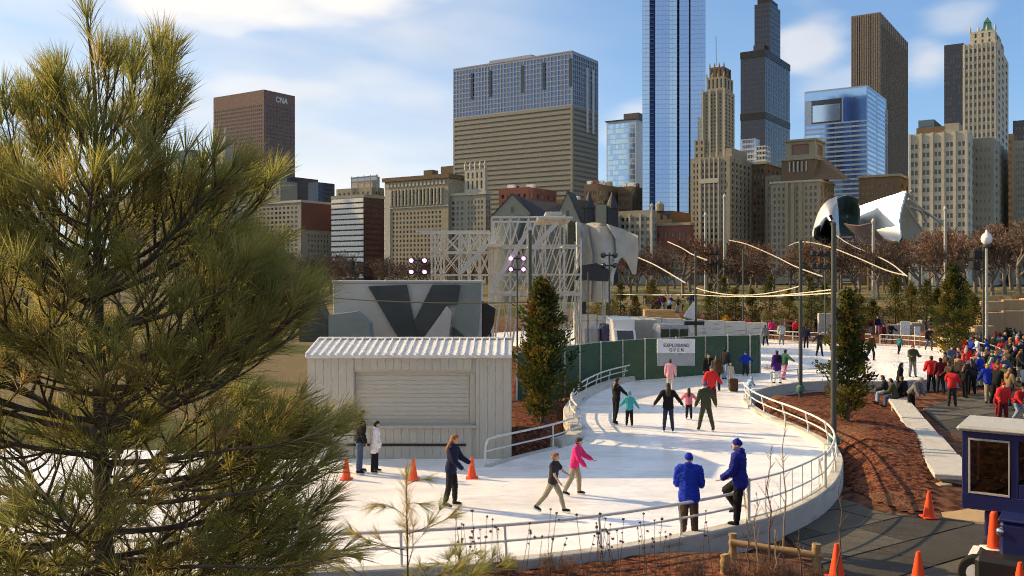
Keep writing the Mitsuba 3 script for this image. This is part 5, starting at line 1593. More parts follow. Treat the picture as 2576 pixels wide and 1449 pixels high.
leafy('needle_olive', (.37, .35, .10), 1.1)
leafy('needle_green', (.29, .30, .095), 1.1)
leafy('needle_straw', (.50, .40, .15), 1.05)
leafy('spray_green', (.085, .095, .025), .6)
leafy('spray_gold', (.17, .135, .03), .6)
leafy('spray_rust', (.22, .11, .03), .6)
leafy('spray_dark', (.035, .045, .018), .5)
procd('bark', lambda p, n, uv: mix((.05, .04, .03), (.16, .13, .095), fbm(p.x * 30, p.y * 30, p.z * 12, 3)), rough=.9)
rgb('bark_grey', (.17, .15, .12), .8, .2)
rgb('twig_brown', (.15, .10, .068), .8, .2)
rgb('twig_red', (.175, .095, .06), .8, .2)
rgb('twig_dark', (.08, .055, .04), .8, .2)
rgb('twig_pale', (.26, .20, .13), .8, .2)


def rot_about(v, axis, a):
    axis = axis / np.linalg.norm(axis)
    return v * math.cos(a) + np.cross(axis, v) * math.sin(a) + axis * (axis @ v) * (1 - math.cos(a))


def needles(P, D, L, spread, rng, width=.0030, droop=.25):
    """needle blades: roots P, shoot directions D, lengths L"""
    n = len(P)
    ref = np.where(np.abs(D[:, 2:]) < .9, np.array([[0, 0, 1.0]]), np.array([[0, 1.0, 0]]))
    a = np.cross(D, ref)
    a /= np.linalg.norm(a, axis=1, keepdims=True)
    b = np.cross(D, a)
    ph = rng.uniform(0, 2 * np.pi, n)[:, None]
    th = (spread * rng.uniform(.35, 1.15, n))[:, None]
    d = D * np.cos(th) + (a * np.cos(ph) + b * np.sin(ph)) * np.sin(th)
    w = np.cross(d, rng.normal(0, 1, (n, 3)))
    w /= np.linalg.norm(w, axis=1, keepdims=True)
    w *= width * .5
    mid = P + d * (L * .55)[:, None] + UP * (-droop * .12 * L)[:, None]
    d2 = d + UP * -droop
    d2 /= np.linalg.norm(d2, axis=1, keepdims=True)
    tip = mid + d2 * (L * .45)[:, None]
    v = np.stack([P - w * .8, P + w * .8, mid + w, mid - w, tip], 1).reshape(-1, 3)
    o = (np.arange(n) * 5)[:, None]
    return v, np.vstack([o + [0, 1, 2], o + [0, 2, 3], o + [3, 2, 4]])


# the white pine in the foreground
prng = np.random.default_rng(21)
pk = thing('pine_tree', 'large long needled pine filling the left foreground', 'tree')
PX, PYY = -1.60, 3.55
foot = np.array([PX + .05, PYY + .05, gz(PX, PYY) - .2])
tipz = EYE + (YH - 52) * PYY / FOCAL
trunk = bez([foot, (PX + .03, PYY + .02, foot[2] + 1.6), (PX + .0, PYY, 5.0), (PX - .012, PYY, 5.9), (PX - .02, PYY, 6.3), (PX - .045, PYY - .01, tipz)], 8)
hh = (trunk[:, 2] - foot[2]) / (tipz - foot[2])
put(pk, 'trunk', tube(trunk, np.interp(hh, [0, .5, .75, .9, 1], [.058, .036, .019, .009, .005]), 9), 'bark', True)
NB = {'needle_olive': [], 'needle_green': [], 'needle_straw': []}
wood = []


def shoot(p, t0, L0, dens, leafy_from):
    """needles along a polyline twig p and a fan at its tip"""
    q = along(p, .012)
    t = np.gradient(q, axis=0)
    t /= np.linalg.norm(t, axis=1, keepdims=True) + 1e-9
    k = int(len(q) * leafy_from)
    q, t = q[k:], t[k:]
    if len(q) < 2:
        return
    reps = max(1, int(round(dens)))
    P = np.repeat(q, reps, 0)
    D = np.repeat(t, reps, 0)
    m = rng_n(len(P))
    L = L0 * prng.uniform(.75, 1.12, len(P))
    sel = prng.random()
    key = 'needle_olive' if sel < .50 else ('needle_green' if sel < .88 else 'needle_straw')
    NB[key].append(needles(P + m * .003, D, L, .62, prng))
    nt = 30
    NB[key].append(needles(np.repeat(q[-1:], nt, 0), np.repeat(t[-1:], nt, 0), L0 * prng.uniform(.85, 1.2, nt), .48, prng, droop=.15))


def rng_n(n):
    return prng.normal(0, 1, (n, 3))


def limb(p0, az, el0, el1, L, r0, level, fol):
    """a limb that leaves at the elevation el0 and lifts to el1 at its tip"""
    n = 9
    pts, d = [p0], None
    for i in range(n):
        s = (i + .5) / n
        el = math.radians(el0 + (el1 - el0) * s ** 1.5)
        az += prng.normal(0, .05)
        d = np.array([math.sin(az) * math.cos(el), math.cos(az) * math.cos(el), math.sin(el)])
        pts.append(pts[-1] + d * L / n)
    pts = np.array(pts)
    wood.append(tube(pts, np.linspace(r0, max(.0022, r0 * .3), len(pts)), 5 if level else 7))
    shoot(pts, None, .14 if level else .155, 1.25 + .5 * (level == 0), .55 if level == 0 else .35)
    if level < 2 and L > .16:
        m = int(L / (.080 if level == 0 else .135))
        for j in range(m):
            s = .24 + .70 * (j + prng.uniform(.1, .9)) / m
            i = s * n
            q = pts[int(i)] + (pts[min(n, int(i) + 1)] - pts[int(i)]) * (i - int(i))
            side = 1 if j % 2 else -1
            l2 = L * (1 - s) * prng.uniform(.45, .8) + .07
            limb(q, az + side * prng.uniform(.45, 1.05), el0 * .6 + el1 * .4 + prng.uniform(-28, 26), el1 + prng.uniform(-5, 18), l2, r0 * .5, level + 1, fol)


z_at = lambda y: EYE + (YH - y) * PYY / FOCAL


def bough(y, az, e0, e1, L):
    z = z_at(y)
    i_ = np.argmin(np.abs(trunk[:, 2] - z))
    limb(trunk[i_] + UP * prng.uniform(-.03, .03), az, e0 + prng.uniform(-7, 7), e1 + prng.uniform(-7, 7), L, .006 + .009 * L, 0, 1)


for y, L, num, e0, e1 in ((410, .44, 5, 46, 72), (560, .50, 5, 42, 68), (660, .56, 3, 34, 60), (745, .84, 7, 26, 60), (835, .6, 3, 20, 50), (920, .94, 6, 16, 50), (1010, .7, 4, 14, 46), (1100, .94, 7, 10, 44), (1195, .7, 4, 4, 40), (1290, .95, 8, 0, 36), (1385, .75, 5, -2, 34), (1480, .98, 8, -4, 30), (1580, .8, 5, -6, 28), (1690, .98, 7, -6, 28)):
    a0 = prng.uniform(0, 6.28)
    for i in range(num):
        az = a0 + 2 * math.pi * i / num + prng.uniform(-.3, .3)
        bough(y + prng.uniform(-18, 18), az, e0, e1, L * prng.uniform(.68, 1.14) * (1 - .22 * max(0, -math.cos(az))))
for y in range(690, 1500, 115):                       # fuller on the sunless side towards the rink
    bough(y, prng.uniform(.9, 2.1), 18 - (y - 690) * .03, 52 - (y - 690) * .03, prng.uniform(.72, .98))
for y, az, e0, e1, L in ((540, -1.5, 40, 70, .50), (610, -1.8, 34, 66, .62), (500, -1.1, 48, 74, .40), (650, -1.35, 30, 60, .66), (520, 1.4, 44, 68, .44)):
    bough(y, az, e0, e1, L)
# the leader's own needles and two fans that reach over the shed
shoot(trunk[trunk[:, 2] > tipz - .12], None, .15, 5, .0)
for p, az, e0, e1, L in (((-.96, 3.2, z_at(1085)), 1.35, 0, 30, .34), ((-1.0, 3.1, z_at(1330)), 1.4, -6, 15, .42), ((-.95, 3.15, z_at(1180)), 1.2, 2, 24, .25)):
    limb(np.array(p), az, e0, e1, L, .006, 1, 1)
    wood.append(tube([(PX, PYY, p[2] - .12), ((PX + p[0]) / 2, (PYY + p[1]) / 2, p[2] - .08), p], [.011, .009, .006], 6))
put(pk, 'branches', cat(wood), 'bark', True)
for m in NB:
    if NB[m]:
        put(pk, 'needles', cat(NB[m]), m, kind='stuff')

# young pine sapling in front of the ice, and another at the kerb
for lab, x, y0, y1, Y, sd in (('thin young pine sapling with drooping needles in front of the ice', 1022, 1600, 1210, 6.2, 4), ('small pine sapling tip at the bottom of the view left of the rail', 1155, 1600, 1400, 6.6, 6)):
    k = thing('pine_sapling', lab, 'tree')
    prng = np.random.default_rng(sd)
    NB = {'needle_olive': [], 'needle_green': [], 'needle_straw': []}
    wood = []
    a, b = far(x - 4, y0, Y), far(x, y1, Y)
    a[2] = gz(a[0], Y) - .1
    st = bez([a, (a + b) / 2 + [.02, 0, 0], b], 8)
    wood.append(tube(st, np.linspace(.014, .004, len(st)), 6))
    shoot(st[-5:], None, .16, 3, .2)
    for j in range(9 if y1 < 1300 else 6):
        zz = b[2] - .03 - .11 * j * (1 if y1 < 1300 else .5)
        limb(np.array([np.interp(zz, st[:, 2], st[:, 0]), Y, zz]), j * 2.4 + .7, 18, -12 if j < 3 else 30, .16 + .05 * j, .004, 1, 1)
    put(k, 'stem', cat(wood), 'bark', True)
    for m in NB:
        if NB[m]:
            put(k, 'needles', cat(NB[m]), m, kind='stuff')


# columnar and conical evergreens
def conifer_parts(seed, h, r, n, mats, shape=1.0):
    """sprays of leaves along ragged side branches"""
    rng = np.random.default_rng(seed)
    nb = int(26 + h * 15)
    t = np.sort(rng.random(nb)) ** .9
    prof = np.interp(t, [0, .08, .28, .55, .8, 1], [.55, .9, 1.0, .74 if shape > .5 else .86, .38 if shape > .5 else .58, .05])
    az = rng.uniform(0, 2 * np.pi, nb)
    L = r * prof * rng.uniform(.5, 1.22, nb)
    names = list(mats)
    pick = rng.choice(len(names), nb, p=np.array([mats[m] for m in names]) / sum(mats.values()))
    per = max(8, int(n / nb))
    out = {}
    for q, m in enumerate(names):
        b = np.repeat(np.where(pick == q)[0], per)
        c = len(b)
        if not c:
            continue
        s = rng.uniform(.08, 1.0, c) ** .7
        d = np.stack([np.cos(az[b]), np.sin(az[b]), np.full(c, .75)], 1)
        p = np.stack([0 * s, 0 * s, .05 * h + t[b] * h * .92], 1) + d * (L[b] * s)[:, None] * [1, 1, .8]
        p += rng.normal(0, 1, (c, 3)) * (.035 + .10 * r) * [1, 1, 1.2] * (1.1 - .5 * s)[:, None]
        out_d = d + rng.normal(0, .55, (c, 3))
        out_d /= np.linalg.norm(out_d, axis=1, keepdims=True)
        k_ = rng.uniform(.6, 1.35, c)[:, None] * (.042 + .028 * r)
        w = np.cross(out_d, rng.normal(0, 1, (c, 3)))
        w /= np.linalg.norm(w, axis=1, keepdims=True)
        v = np.stack([p - out_d * k_, p + w * k_ * .5, p + out_d * k_ * 1.6, p - w * k_ * .5], 1).reshape(-1, 3)
        o = (np.arange(c) * 4)[:, None]
        out[m] = (v, np.vstack([o + [0, 1, 2], o + [0, 2, 3]]))
    return out


def conifer(label, x, y, h, r, n, seed, mats, shape=1.0, name='conifer', group=None, twisted=0):
    k = thing(name, label, 'tree', group)
    g = gz(x, y) - .05
    put(k, 'trunk', tube([(x, y, g - .1), (x + .02, y, g + h * .5), (x, y, g + h * .96)], [.03 + .022 * h / 2, .03 + .012 * h / 2, .01], 8), 'bark', 40)
    for m, mm in conifer_parts(seed, h, r, n, mats, shape).items():
        put(k, 'crown', move(mm, (x, y, g)), m, kind=None)
    return k


warm = {'spray_green': .48, 'spray_gold': .26, 'spray_dark': .19, 'spray_rust': .07}
cool = {'spray_green': .5, 'spray_gold': .22, 'spray_dark': .28}
c = on(1366, 1082, .12)
conifer('bushy rust tinged conifer beside the shed wall', c[0], c[1] + .2, 5.15, 1.25, 9000, 1, warm, .8)
c = on(2132, 1068, .15)
conifer('slim rust tinged conifer behind the tall island pole', c[0], c[1], 4.9, .9, 7500, 2, warm, .8)
c = on(2398, 918, -.4)
conifer('tall slim conifer standing in the crowd at the right', c[0], c[1], 6.9, 1.35, 9000, 3, cool, .6)
bank = [(1517, 692, 93, 1.6, 'yellow green conifer on the bank right of the concrete shells'), (1560, 706, 94, 1.4, 'pointed conifer on the bank second from the concrete shells'), (1598, 742, 93, 1.3, 'low rounded conifer before the bank crowd'),
        (1640, 700, 120, 1.7, 'far conifer behind the bank crowd'), (1786, 712, 95, 1.4, 'conifer on the bank under the curved trellis pipe'), (1820, 694, 99, 1.5, 'pale green conifer behind the golden bush'), (1850, 720, 94, 1.5, 'conifer on the bank left of the thin far pole'), (1892, 724, 94, 1.6, 'dark conifer on the bank right of the thin far pole'), (1936, 690, 102, 1.7, 'taller conifer on the bank behind the far skaters'),
        (1985, 726, 97, 1.4, 'low conifer behind the timber barrier'), (2040, 690, 97, 1.6, 'dark conifer between the two island poles'), (2075, 705, 95, 1.4, 'conifer just left of the tall island pole'), (2160, 735, 92, 1.5, 'brown tinged conifer right of the tall island pole'), (2195, 752, 96, 1.5, 'low spreading conifer before the pale mast'),
        (2252, 690, 96, 1.9, 'dark dense conifer before the steel sails'), (2292, 706, 94, 1.6, 'conifer right of the dark dense one'), (2330, 700, 92, 1.6, 'pale green conifer left of the tall slim crowd conifer'), (2358, 726, 90, 1.5, 'low conifer against the tall slim crowd conifer'), (2432, 705, 76, 1.3, 'conifer beside the dark speaker pole'), (2452, 742, 72, 1.2, 'lower conifer under the speaker cluster')]
for i, (x, y, Y, r, lab) in enumerate(bank):
    q = far(x, y, Y)
    conifer(lab, q[0], Y, max(2.2, q[2] - gz(q[0], Y)), r * .8, 2600, 30 + i, cool if i % 3 else {'spray_green': .4, 'spray_gold': .5, 'spray_dark': .1}, .8, group='conifers on the far bank')


# bare winter trees
def bare_tree(seed, h, spread, lev=6):
    rng = np.random.default_rng(seed)
    trunk, twig = [], []

    def grow(p, d, L, r, l):
        n = 3 if l < 3 else 2
        pts = [p]
        for i in range(n):
            d = d + rng.normal(0, .12, 3) + UP * .06
            d = d / np.linalg.norm(d)
            pts.append(pts[-1] + d * L / n)
        (trunk if l < 2 else twig).append(tube(pts, np.linspace(max(r, .030), max(r * .7, .024), n + 1), 5 if l < 2 else 3, False))
        if l < lev:
            for j in range(3 if l else 4):
                a = rng.uniform(.3, .8) * spread
                ax = np.cross(d, rng.normal(0, 1, 3))
                q = pts[-1] if j < 2 else pts[-2]
                grow(q, rot_about(d, ax, a), L * rng.uniform(.60, .82), r * .62, l + 1)
    grow(np.array([0, 0, -.2]), UP.copy(), h * .24, h * .02, 0)
    a, b = cat(trunk), cat(twig)
    s = h / b[0][:, 2].max()
    return (a[0] * s, a[1]), (b[0] * s, b[1])


TREES = []
for s in range(5):
    a, b = bare_tree(50 + s, 10.0, .95 + .08 * s)
    TREES.append((mikit.ply(a, 'bark_grey', True), [mikit.ply(b, m) for m in ('twig_brown', 'twig_red', 'twig_dark')]))
trng = np.random.default_rng(77)


def place_tree(x, Y, ytop, label, kind, tone, group):
    q = far(x, ytop, Y)
    g = gz(q[0], Y)
    s = max(.3, (q[2] - g) / 9.8)
    k = thing('bare_tree', label, 'tree', group)
    M = T().translate([q[0], Y, g]) @ T().rotate([0, 0, 1], float(trng.uniform(0, 360))) @ T().scale([s * 1.05, s * 1.05, s])
    put(k, 'trunk', TREES[kind][0], None, to_world=M)
    put(k, 'crown', TREES[kind][1][tone], None, to_world=M)


MARK = ((1640, 'the grid fronted house'), (1735, 'the blue glass tower'), (1885, 'the art deco tower'), (1940, 'the black skyscraper'), (2045, 'the lantern hotel'), (2120, 'the tall island pole'), (2290, 'the steel sails'), (2450, 'the broad cream block'), (9999, 'the spired tower'))
mark = lambda x: next(n for e, n in MARK if x < e)
TONE = ('brown', 'reddish', 'dark brown')
gr = 'bare brown trees of the far park'
for i in range(44):
    x = 1570 + 1030 * (i + trng.uniform(.1, .9)) / 44
    Y = (150, 190, 235)[i % 3] + trng.uniform(-15, 15)
    yt = np.interp(x, [1570, 1700, 1850, 2000, 2100, 2200, 2350, 2450, 2600], [612, 596, 604, 600, 590, 600, 578, 566, 536]) + trng.uniform(-8, 30)
    t = (0, 1, 0, 0, 2)[i % 5]
    place_tree(x, Y, yt, 'bare %s winter tree in the %s row below %s' % (TONE[t], ('front', 'middle', 'rear')[i % 3], mark(x)), i % 5, t, gr)
for i in range(22):
    x = 600 + 690 * (i + trng.uniform(.1, .9)) / 22
    place_tree(x, 210 + (i % 2) * 45 + trng.uniform(-15, 15), 636 + trng.uniform(-8, 20), 'bare %s winter tree in the %s row below %s' % (TONE[(0, 2)[i % 2]], ('front', 'rear')[i % 2], 'the pale grid block' if x < 836 else ('the white banded slab' if x < 968 else ('the columned hotel' if x < 1130 else 'the broad tower'))), i % 5, (0, 2)[i % 2], 'bare trees left of the scaffold')
for i in range(8):
    x = -60 + 640 * (i + .5) / 8
    place_tree(x, 200 + (i % 2) * 40, 630 + trng.uniform(-6, 20), 'bare winter tree seen through the foreground pine', i % 5, i % 2, 'bare trees behind the pine')

# shrubs on the bank and beds
def shrub(seed, n, r, h, mat_):
    rng = np.random.default_rng(seed)
    out = []
    for i in range(n):
        a = rng.uniform(0, 6.28)
        e = rng.uniform(.5, 1.45)
        d = np.array([math.cos(a) * math.cos(e) * r, math.sin(a) * math.cos(e) * r, math.sin(e) * h])
        p0 = np.array([math.cos(a), math.sin(a), 0]) * r * rng.uniform(0, .3)
        m = p0 + d * .5 + rng.normal(0, .05, 3)
        out.append(tube([p0, m, p0 + d + rng.normal(0, .06, 3)], [.012, .009, .004], 3, False))
        for j in range(3):
            q = p0 + d * rng.uniform(.4, .9)
            out.append(tube([q, q + rng.normal(0, .12, 3) + UP * .12], [.007, .003], 3, False))
    return cat(out)


SH = [[mikit.ply(shrub(90 + s, 46, .6, .9, None), m) for m in ('twig_red', 'twig_brown', 'twig_pale')] for s in range(3)]
srng = np.random.default_rng(5)
gr = 'leafless russet shrubs on the far bank'
for i in range(90):
    x = 1460 + 1110 * (i + srng.uniform(0, 1)) / 90
    Y = srng.uniform(93, 116) if x < 2380 else srng.uniform(72, 90)
    X = (x - CX) * Y / FOCAL
    s = srng.uniform(1.0, 2.0)
    Y = (96, 104, 113)[i % 3] + srng.uniform(-2, 2) if x < 2380 else Y
    X = (x - CX) * Y / FOCAL
    k = thing('russet_shrub', 'leafless russet %s shrub in the %s row on the bank below %s' % ('tall' if s > 1.65 else ('small' if s < 1.3 else 'rounded'), ('front', 'middle', 'rear')[i % 3], mark(x)), 'shrub', gr)
    scene[k] = {**SH[i % 3][i % 2], 'to_world': T().translate([X, Y, gz(X, Y) - .05]) @ T().rotate([0, 0, 1], float(srng.uniform(0, 360))) @ T().scale([s, s, s * .8])}
for x, y, z, s, m, lab in ((1935, 925, .1, .8, 2, 'pale dry shrub at the end of the green fence'), (1458, 1062, .25, .7, 2, 'pale dry shrub at the curved railing beside the conifer'), (1470, 1090, .25, .55, 2, 'small pale dry shrub at the end of the curved railing'), (1846, 800, 2.6, 1.4, 1, 'brown shrub beside the golden bush on the bank')):
    c = on(x, y, z) if y > 830 else far(x, y, 94)
    k = thing('dry_shrub', lab, 'shrub')
    scene[k] = {**SH[0][m], 'to_world': T().translate([c[0], c[1], gz(c[0], c[1])]) @ T().scale([s, s, s])}
c = far(1826, 806, 93)
k = thing('golden_shrub', 'small golden leaved bush on the bank behind the fence', 'shrub')
for m, mm in conifer_parts(7, 1.3, .55, 500, {'spray_rust': .2}, .5).items():
    put(k, 'leaves', move(mm, (c[0], 93, gz(c[0], 93) + .5)), 'gilded_leaf')
put(k, 'stem', tube([(c[0], 93, gz(c[0], 93) - .1), (c[0], 93, gz(c[0], 93) + 1.4)], .03, 5), 'bark')

# dry flower stalks and bare saplings in the foreground bed
frng = np.random.default_rng(31)
gf = 'dry brown flower stalks in the foreground bed'
ORD = ('first', 'second', 'third', 'fourth', 'fifth', 'sixth', 'seventh', 'eighth', 'ninth', 'tenth', 'eleventh', 'twelfth', 'thirteenth', 'fourteenth', 'fifteenth', 'sixteenth')
for i, (x, n) in enumerate(((1165, 5), (1200, 5), (1255, 3), (1310, 2), (1365, 3), (1395, 2), (1490, 5), (1520, 6), (1550, 4), (1615, 4), (1645, 4), (1700, 2), (1770, 2))):
    Y = 16.6 + frng.uniform(-.3, .5)
    X = (x - CX) * Y / FOCAL
    g = gz(X, Y)
    k = thing('flower_stalks', 'clump of dry brown flower stalks, %s from the left along the front kerb' % ORD[i], 'plant', gf)
    st, hd = [], []
    for j in range(n):
        h = frng.uniform(.75, 1.3)
        d = np.array([frng.normal(0, .13), frng.normal(0, .1), h])
        b0 = np.array([X + frng.normal(0, .08), Y + frng.normal(0, .06), g - .03])
        st.append(tube([b0, b0 + d * .5 + [frng.normal(0, .02), 0, 0], b0 + d], [.006, .005, .004], 4))
        for q in (1.0, .8, .62)[:frng.integers(1, 4)]:
            cc = b0 + d * q + frng.normal(0, .05, 3) * (q < 1)
            m = trimesh.creation.icosphere(1, frng.uniform(.014, .028))
            v = np.asarray(m.vertices) * [1, 1, .75] + frng.normal(0, .006, (len(m.vertices), 3))
            hd.append((v + cc, m.faces))
    put(k, 'stalk', cat(st), 'twig_dark')
    put(k, 'seed_heads', cat(hd), 'twig_dark', kind='stuff')


def sapling(x, Y, ytop, lab, m, n=10):
    X = (x - CX) * Y / FOCAL
    g = gz(X, Y)
    zt = EYE + (YH - ytop) * Y / FOCAL
    k = thing('bare_sapling', lab, 'tree')
    p = [np.array([X, Y, g - .1])]
    for i in range(6):
        p.append(np.array([X + frng.normal(0, .03), Y + frng.normal(0, .03), g + (zt - g) * (i + 1) / 6]))
    p = np.array(p)
    put(k, 'trunk', tube(p, np.linspace(.022, .005, 7), 6), m, 40)
    tw = []
    for i in range(n):
        s = frng.uniform(.35, .97)
        q = np.array([np.interp(s, np.linspace(0, 1, 7), p[:, c]) for c in range(3)])
        a = frng.uniform(0, 6.28)
        L = frng.uniform(.2, .55) * (1.25 - s)
        d = np.array([math.cos(a) * .6, math.sin(a) * .6, .8]) * L
        tw.append(tube([q, q + d * .5, q + d + UP * .05 * L], [.007, .005, .003], 4))
    put(k, 'twigs', cat(tw), m)


sapling(1972, 17.6, 1060, 'tall slender bare sapling before the gate bars', 'twig_pale', 14)
sapling(1935, 17.2, 1120, 'bare reddish sapling behind the timber rail', 'twig_brown', 16)
sapling(1905, 17.0, 1240, 'short bare sapling left of the timber rail middle', 'twig_pale', 10)
sapling(1880, 17.4, 1300, 'shortest bare sapling beside the timber post', 'twig_brown', 8)
sapling(1950, 16.6, 1330, 'low branching sapling before the timber rail', 'twig_pale', 10)
sapling(2112, 17.4, 1190, 'thin bare sapling above the foreground cone', 'twig_brown', 8)
sapling(2010, 16.8, 1330, 'low bare sapling at the right end of the timber rail', 'twig_brown', 8)
xs_ = sorted(frng.uniform(1250, 1850, 7).tolist() + frng.uniform(1850, 2060, 9).tolist())
for i, x in enumerate(xs_):
    Y = frng.uniform(16.2, 17.3)
    X = (x - CX) * Y / FOCAL
    s = frng.uniform(.35, .6)
    k = thing('red_twig_shrub', 'low leafless red twig shrub, %s from the left in the foreground bed' % ORD[i], 'shrub', 'low red twig shrubs in the foreground bed')
    scene[k] = {**SH[i % 3][0 if i % 3 else 1], 'to_world': T().translate([X, Y, gz(X, Y) - .03]) @ T().rotate([0, 0, 1], float(frng.uniform(0, 360))) @ T().scale([s, s, s])}

# ---------------------------------------------------------------- people
CLOTH = {'navy': (.012, .014, .04), 'black': (.012, .012, .013), 'charcoal': (.03, .03, .032), 'royal': (.012, .035, .36), 'royal_dark': (.014, .02, .20), 'white': (.70, .69, .66), 'cream': (.52, .47, .38), 'pink': (.62, .03, .16), 'pale_pink': (.72, .34, .38),
         'rose': (.60, .15, .22), 'turquoise': (.06, .38, .42), 'red': (.42, .018, .02), 'bright_red': (.62, .03, .03), 'maroon': (.12, .012, .02), 'olive': (.055, .06, .03), 'khaki': (.30, .26, .18), 'denim': (.06, .09, .16), 'denim_dark': (.025, .032, .06), 'denim_pale': (.26, .33, .42),
         'purple': (.07, .02, .16), 'grey': (.16, .16, .155), 'pale_grey': (.38, .38, .37), 'brown': (.07, .04, .022), 'tan': (.27, .18, .10), 'sky': (.30, .46, .62), 'green': (.03, .10, .055), 'orange': (.60, .16, .03), 'teal': (.03, .14, .15), 'blue': (.03, .10, .30)}
for n_c, c_c in CLOTH.items():
    rgb('cloth_' + n_c, c_c, .85, .2)
rgb('skin_light', (.52, .32, .22), .55, .35)
rgb('skin_mid', (.34, .19, .115), .55, .35)
rgb('skin_dark', (.11, .06, .04), .55, .35)
rgb('hair_black', (.012, .010, .009), .5, .3)
rgb('hair_brown', (.055, .028, .014), .5, .3)
rgb('hair_auburn', (.26, .10, .03), .5, .3)
rgb('hair_blonde', (.42, .27, .11), .5, .3)
rgb('hair_grey', (.30, .29, .28), .6, .3)
rgb('skate_white', (.62, .60, .56), .45, .4)
rgb('blade', (.55, .55, .56), .25, .5, 1.0)


def ball(n):
    i = np.arange(n) + .5
    ph, th = np.arccos(1 - 2 * i / n), np.pi * (1 + 5 ** .5) * i
    return np.stack([np.cos(th) * np.sin(ph), np.sin(th) * np.sin(ph), np.cos(ph)], 1)


BALL = {n: ball(n) for n in (14, 20, 32, 56)}


def bones(segs, n, refine=0.0, smooth=0, fold=0.0):
    """the union of the hulls of groups of balls (centre, radius or radii)"""
    hs = [m3.Manifold.hull_points(np.vstack([np.asarray(c) + BALL[n] * np.asarray(r) for c, r in s])) for s in segs]
    m = m3.Manifold.batch_boolean(hs, m3.OpType.Add) if len(hs) > 1 else hs[0]
    if refine:
        m = m.refine_to_length(refine)
    q = m.to_mesh()
    t = trimesh.Trimesh(q.vert_properties[:, :3], q.tri_verts, process=True)
    if smooth:
        trimesh.smoothing.filter_taubin(t, iterations=smooth)
    if fold:
        v = np.asarray(t.vertices)
        w = meshkit.fbm(v * [26, 26, 44] + len(v) % 17, 3, 3) - .5
        t.vertices = v + np.asarray(t.vertex_normals) * (fold * w)[:, None]
    return t


def rx(a):
    c, s = math.cos(a), math.sin(a)
    return np.array([[1, 0, 0], [0, c, -s], [0, s, c]])


def ry(a):
    c, s = math.cos(a), math.sin(a)
    return np.array([[c, 0, s], [0, 1, 0], [-s, 0, c]])


def rz_(a):
    c, s = math.cos(a), math.sin(a)
    return np.array([[c, -s, 0], [s, c, 0], [0, 0, 1]])


R_ = math.radians


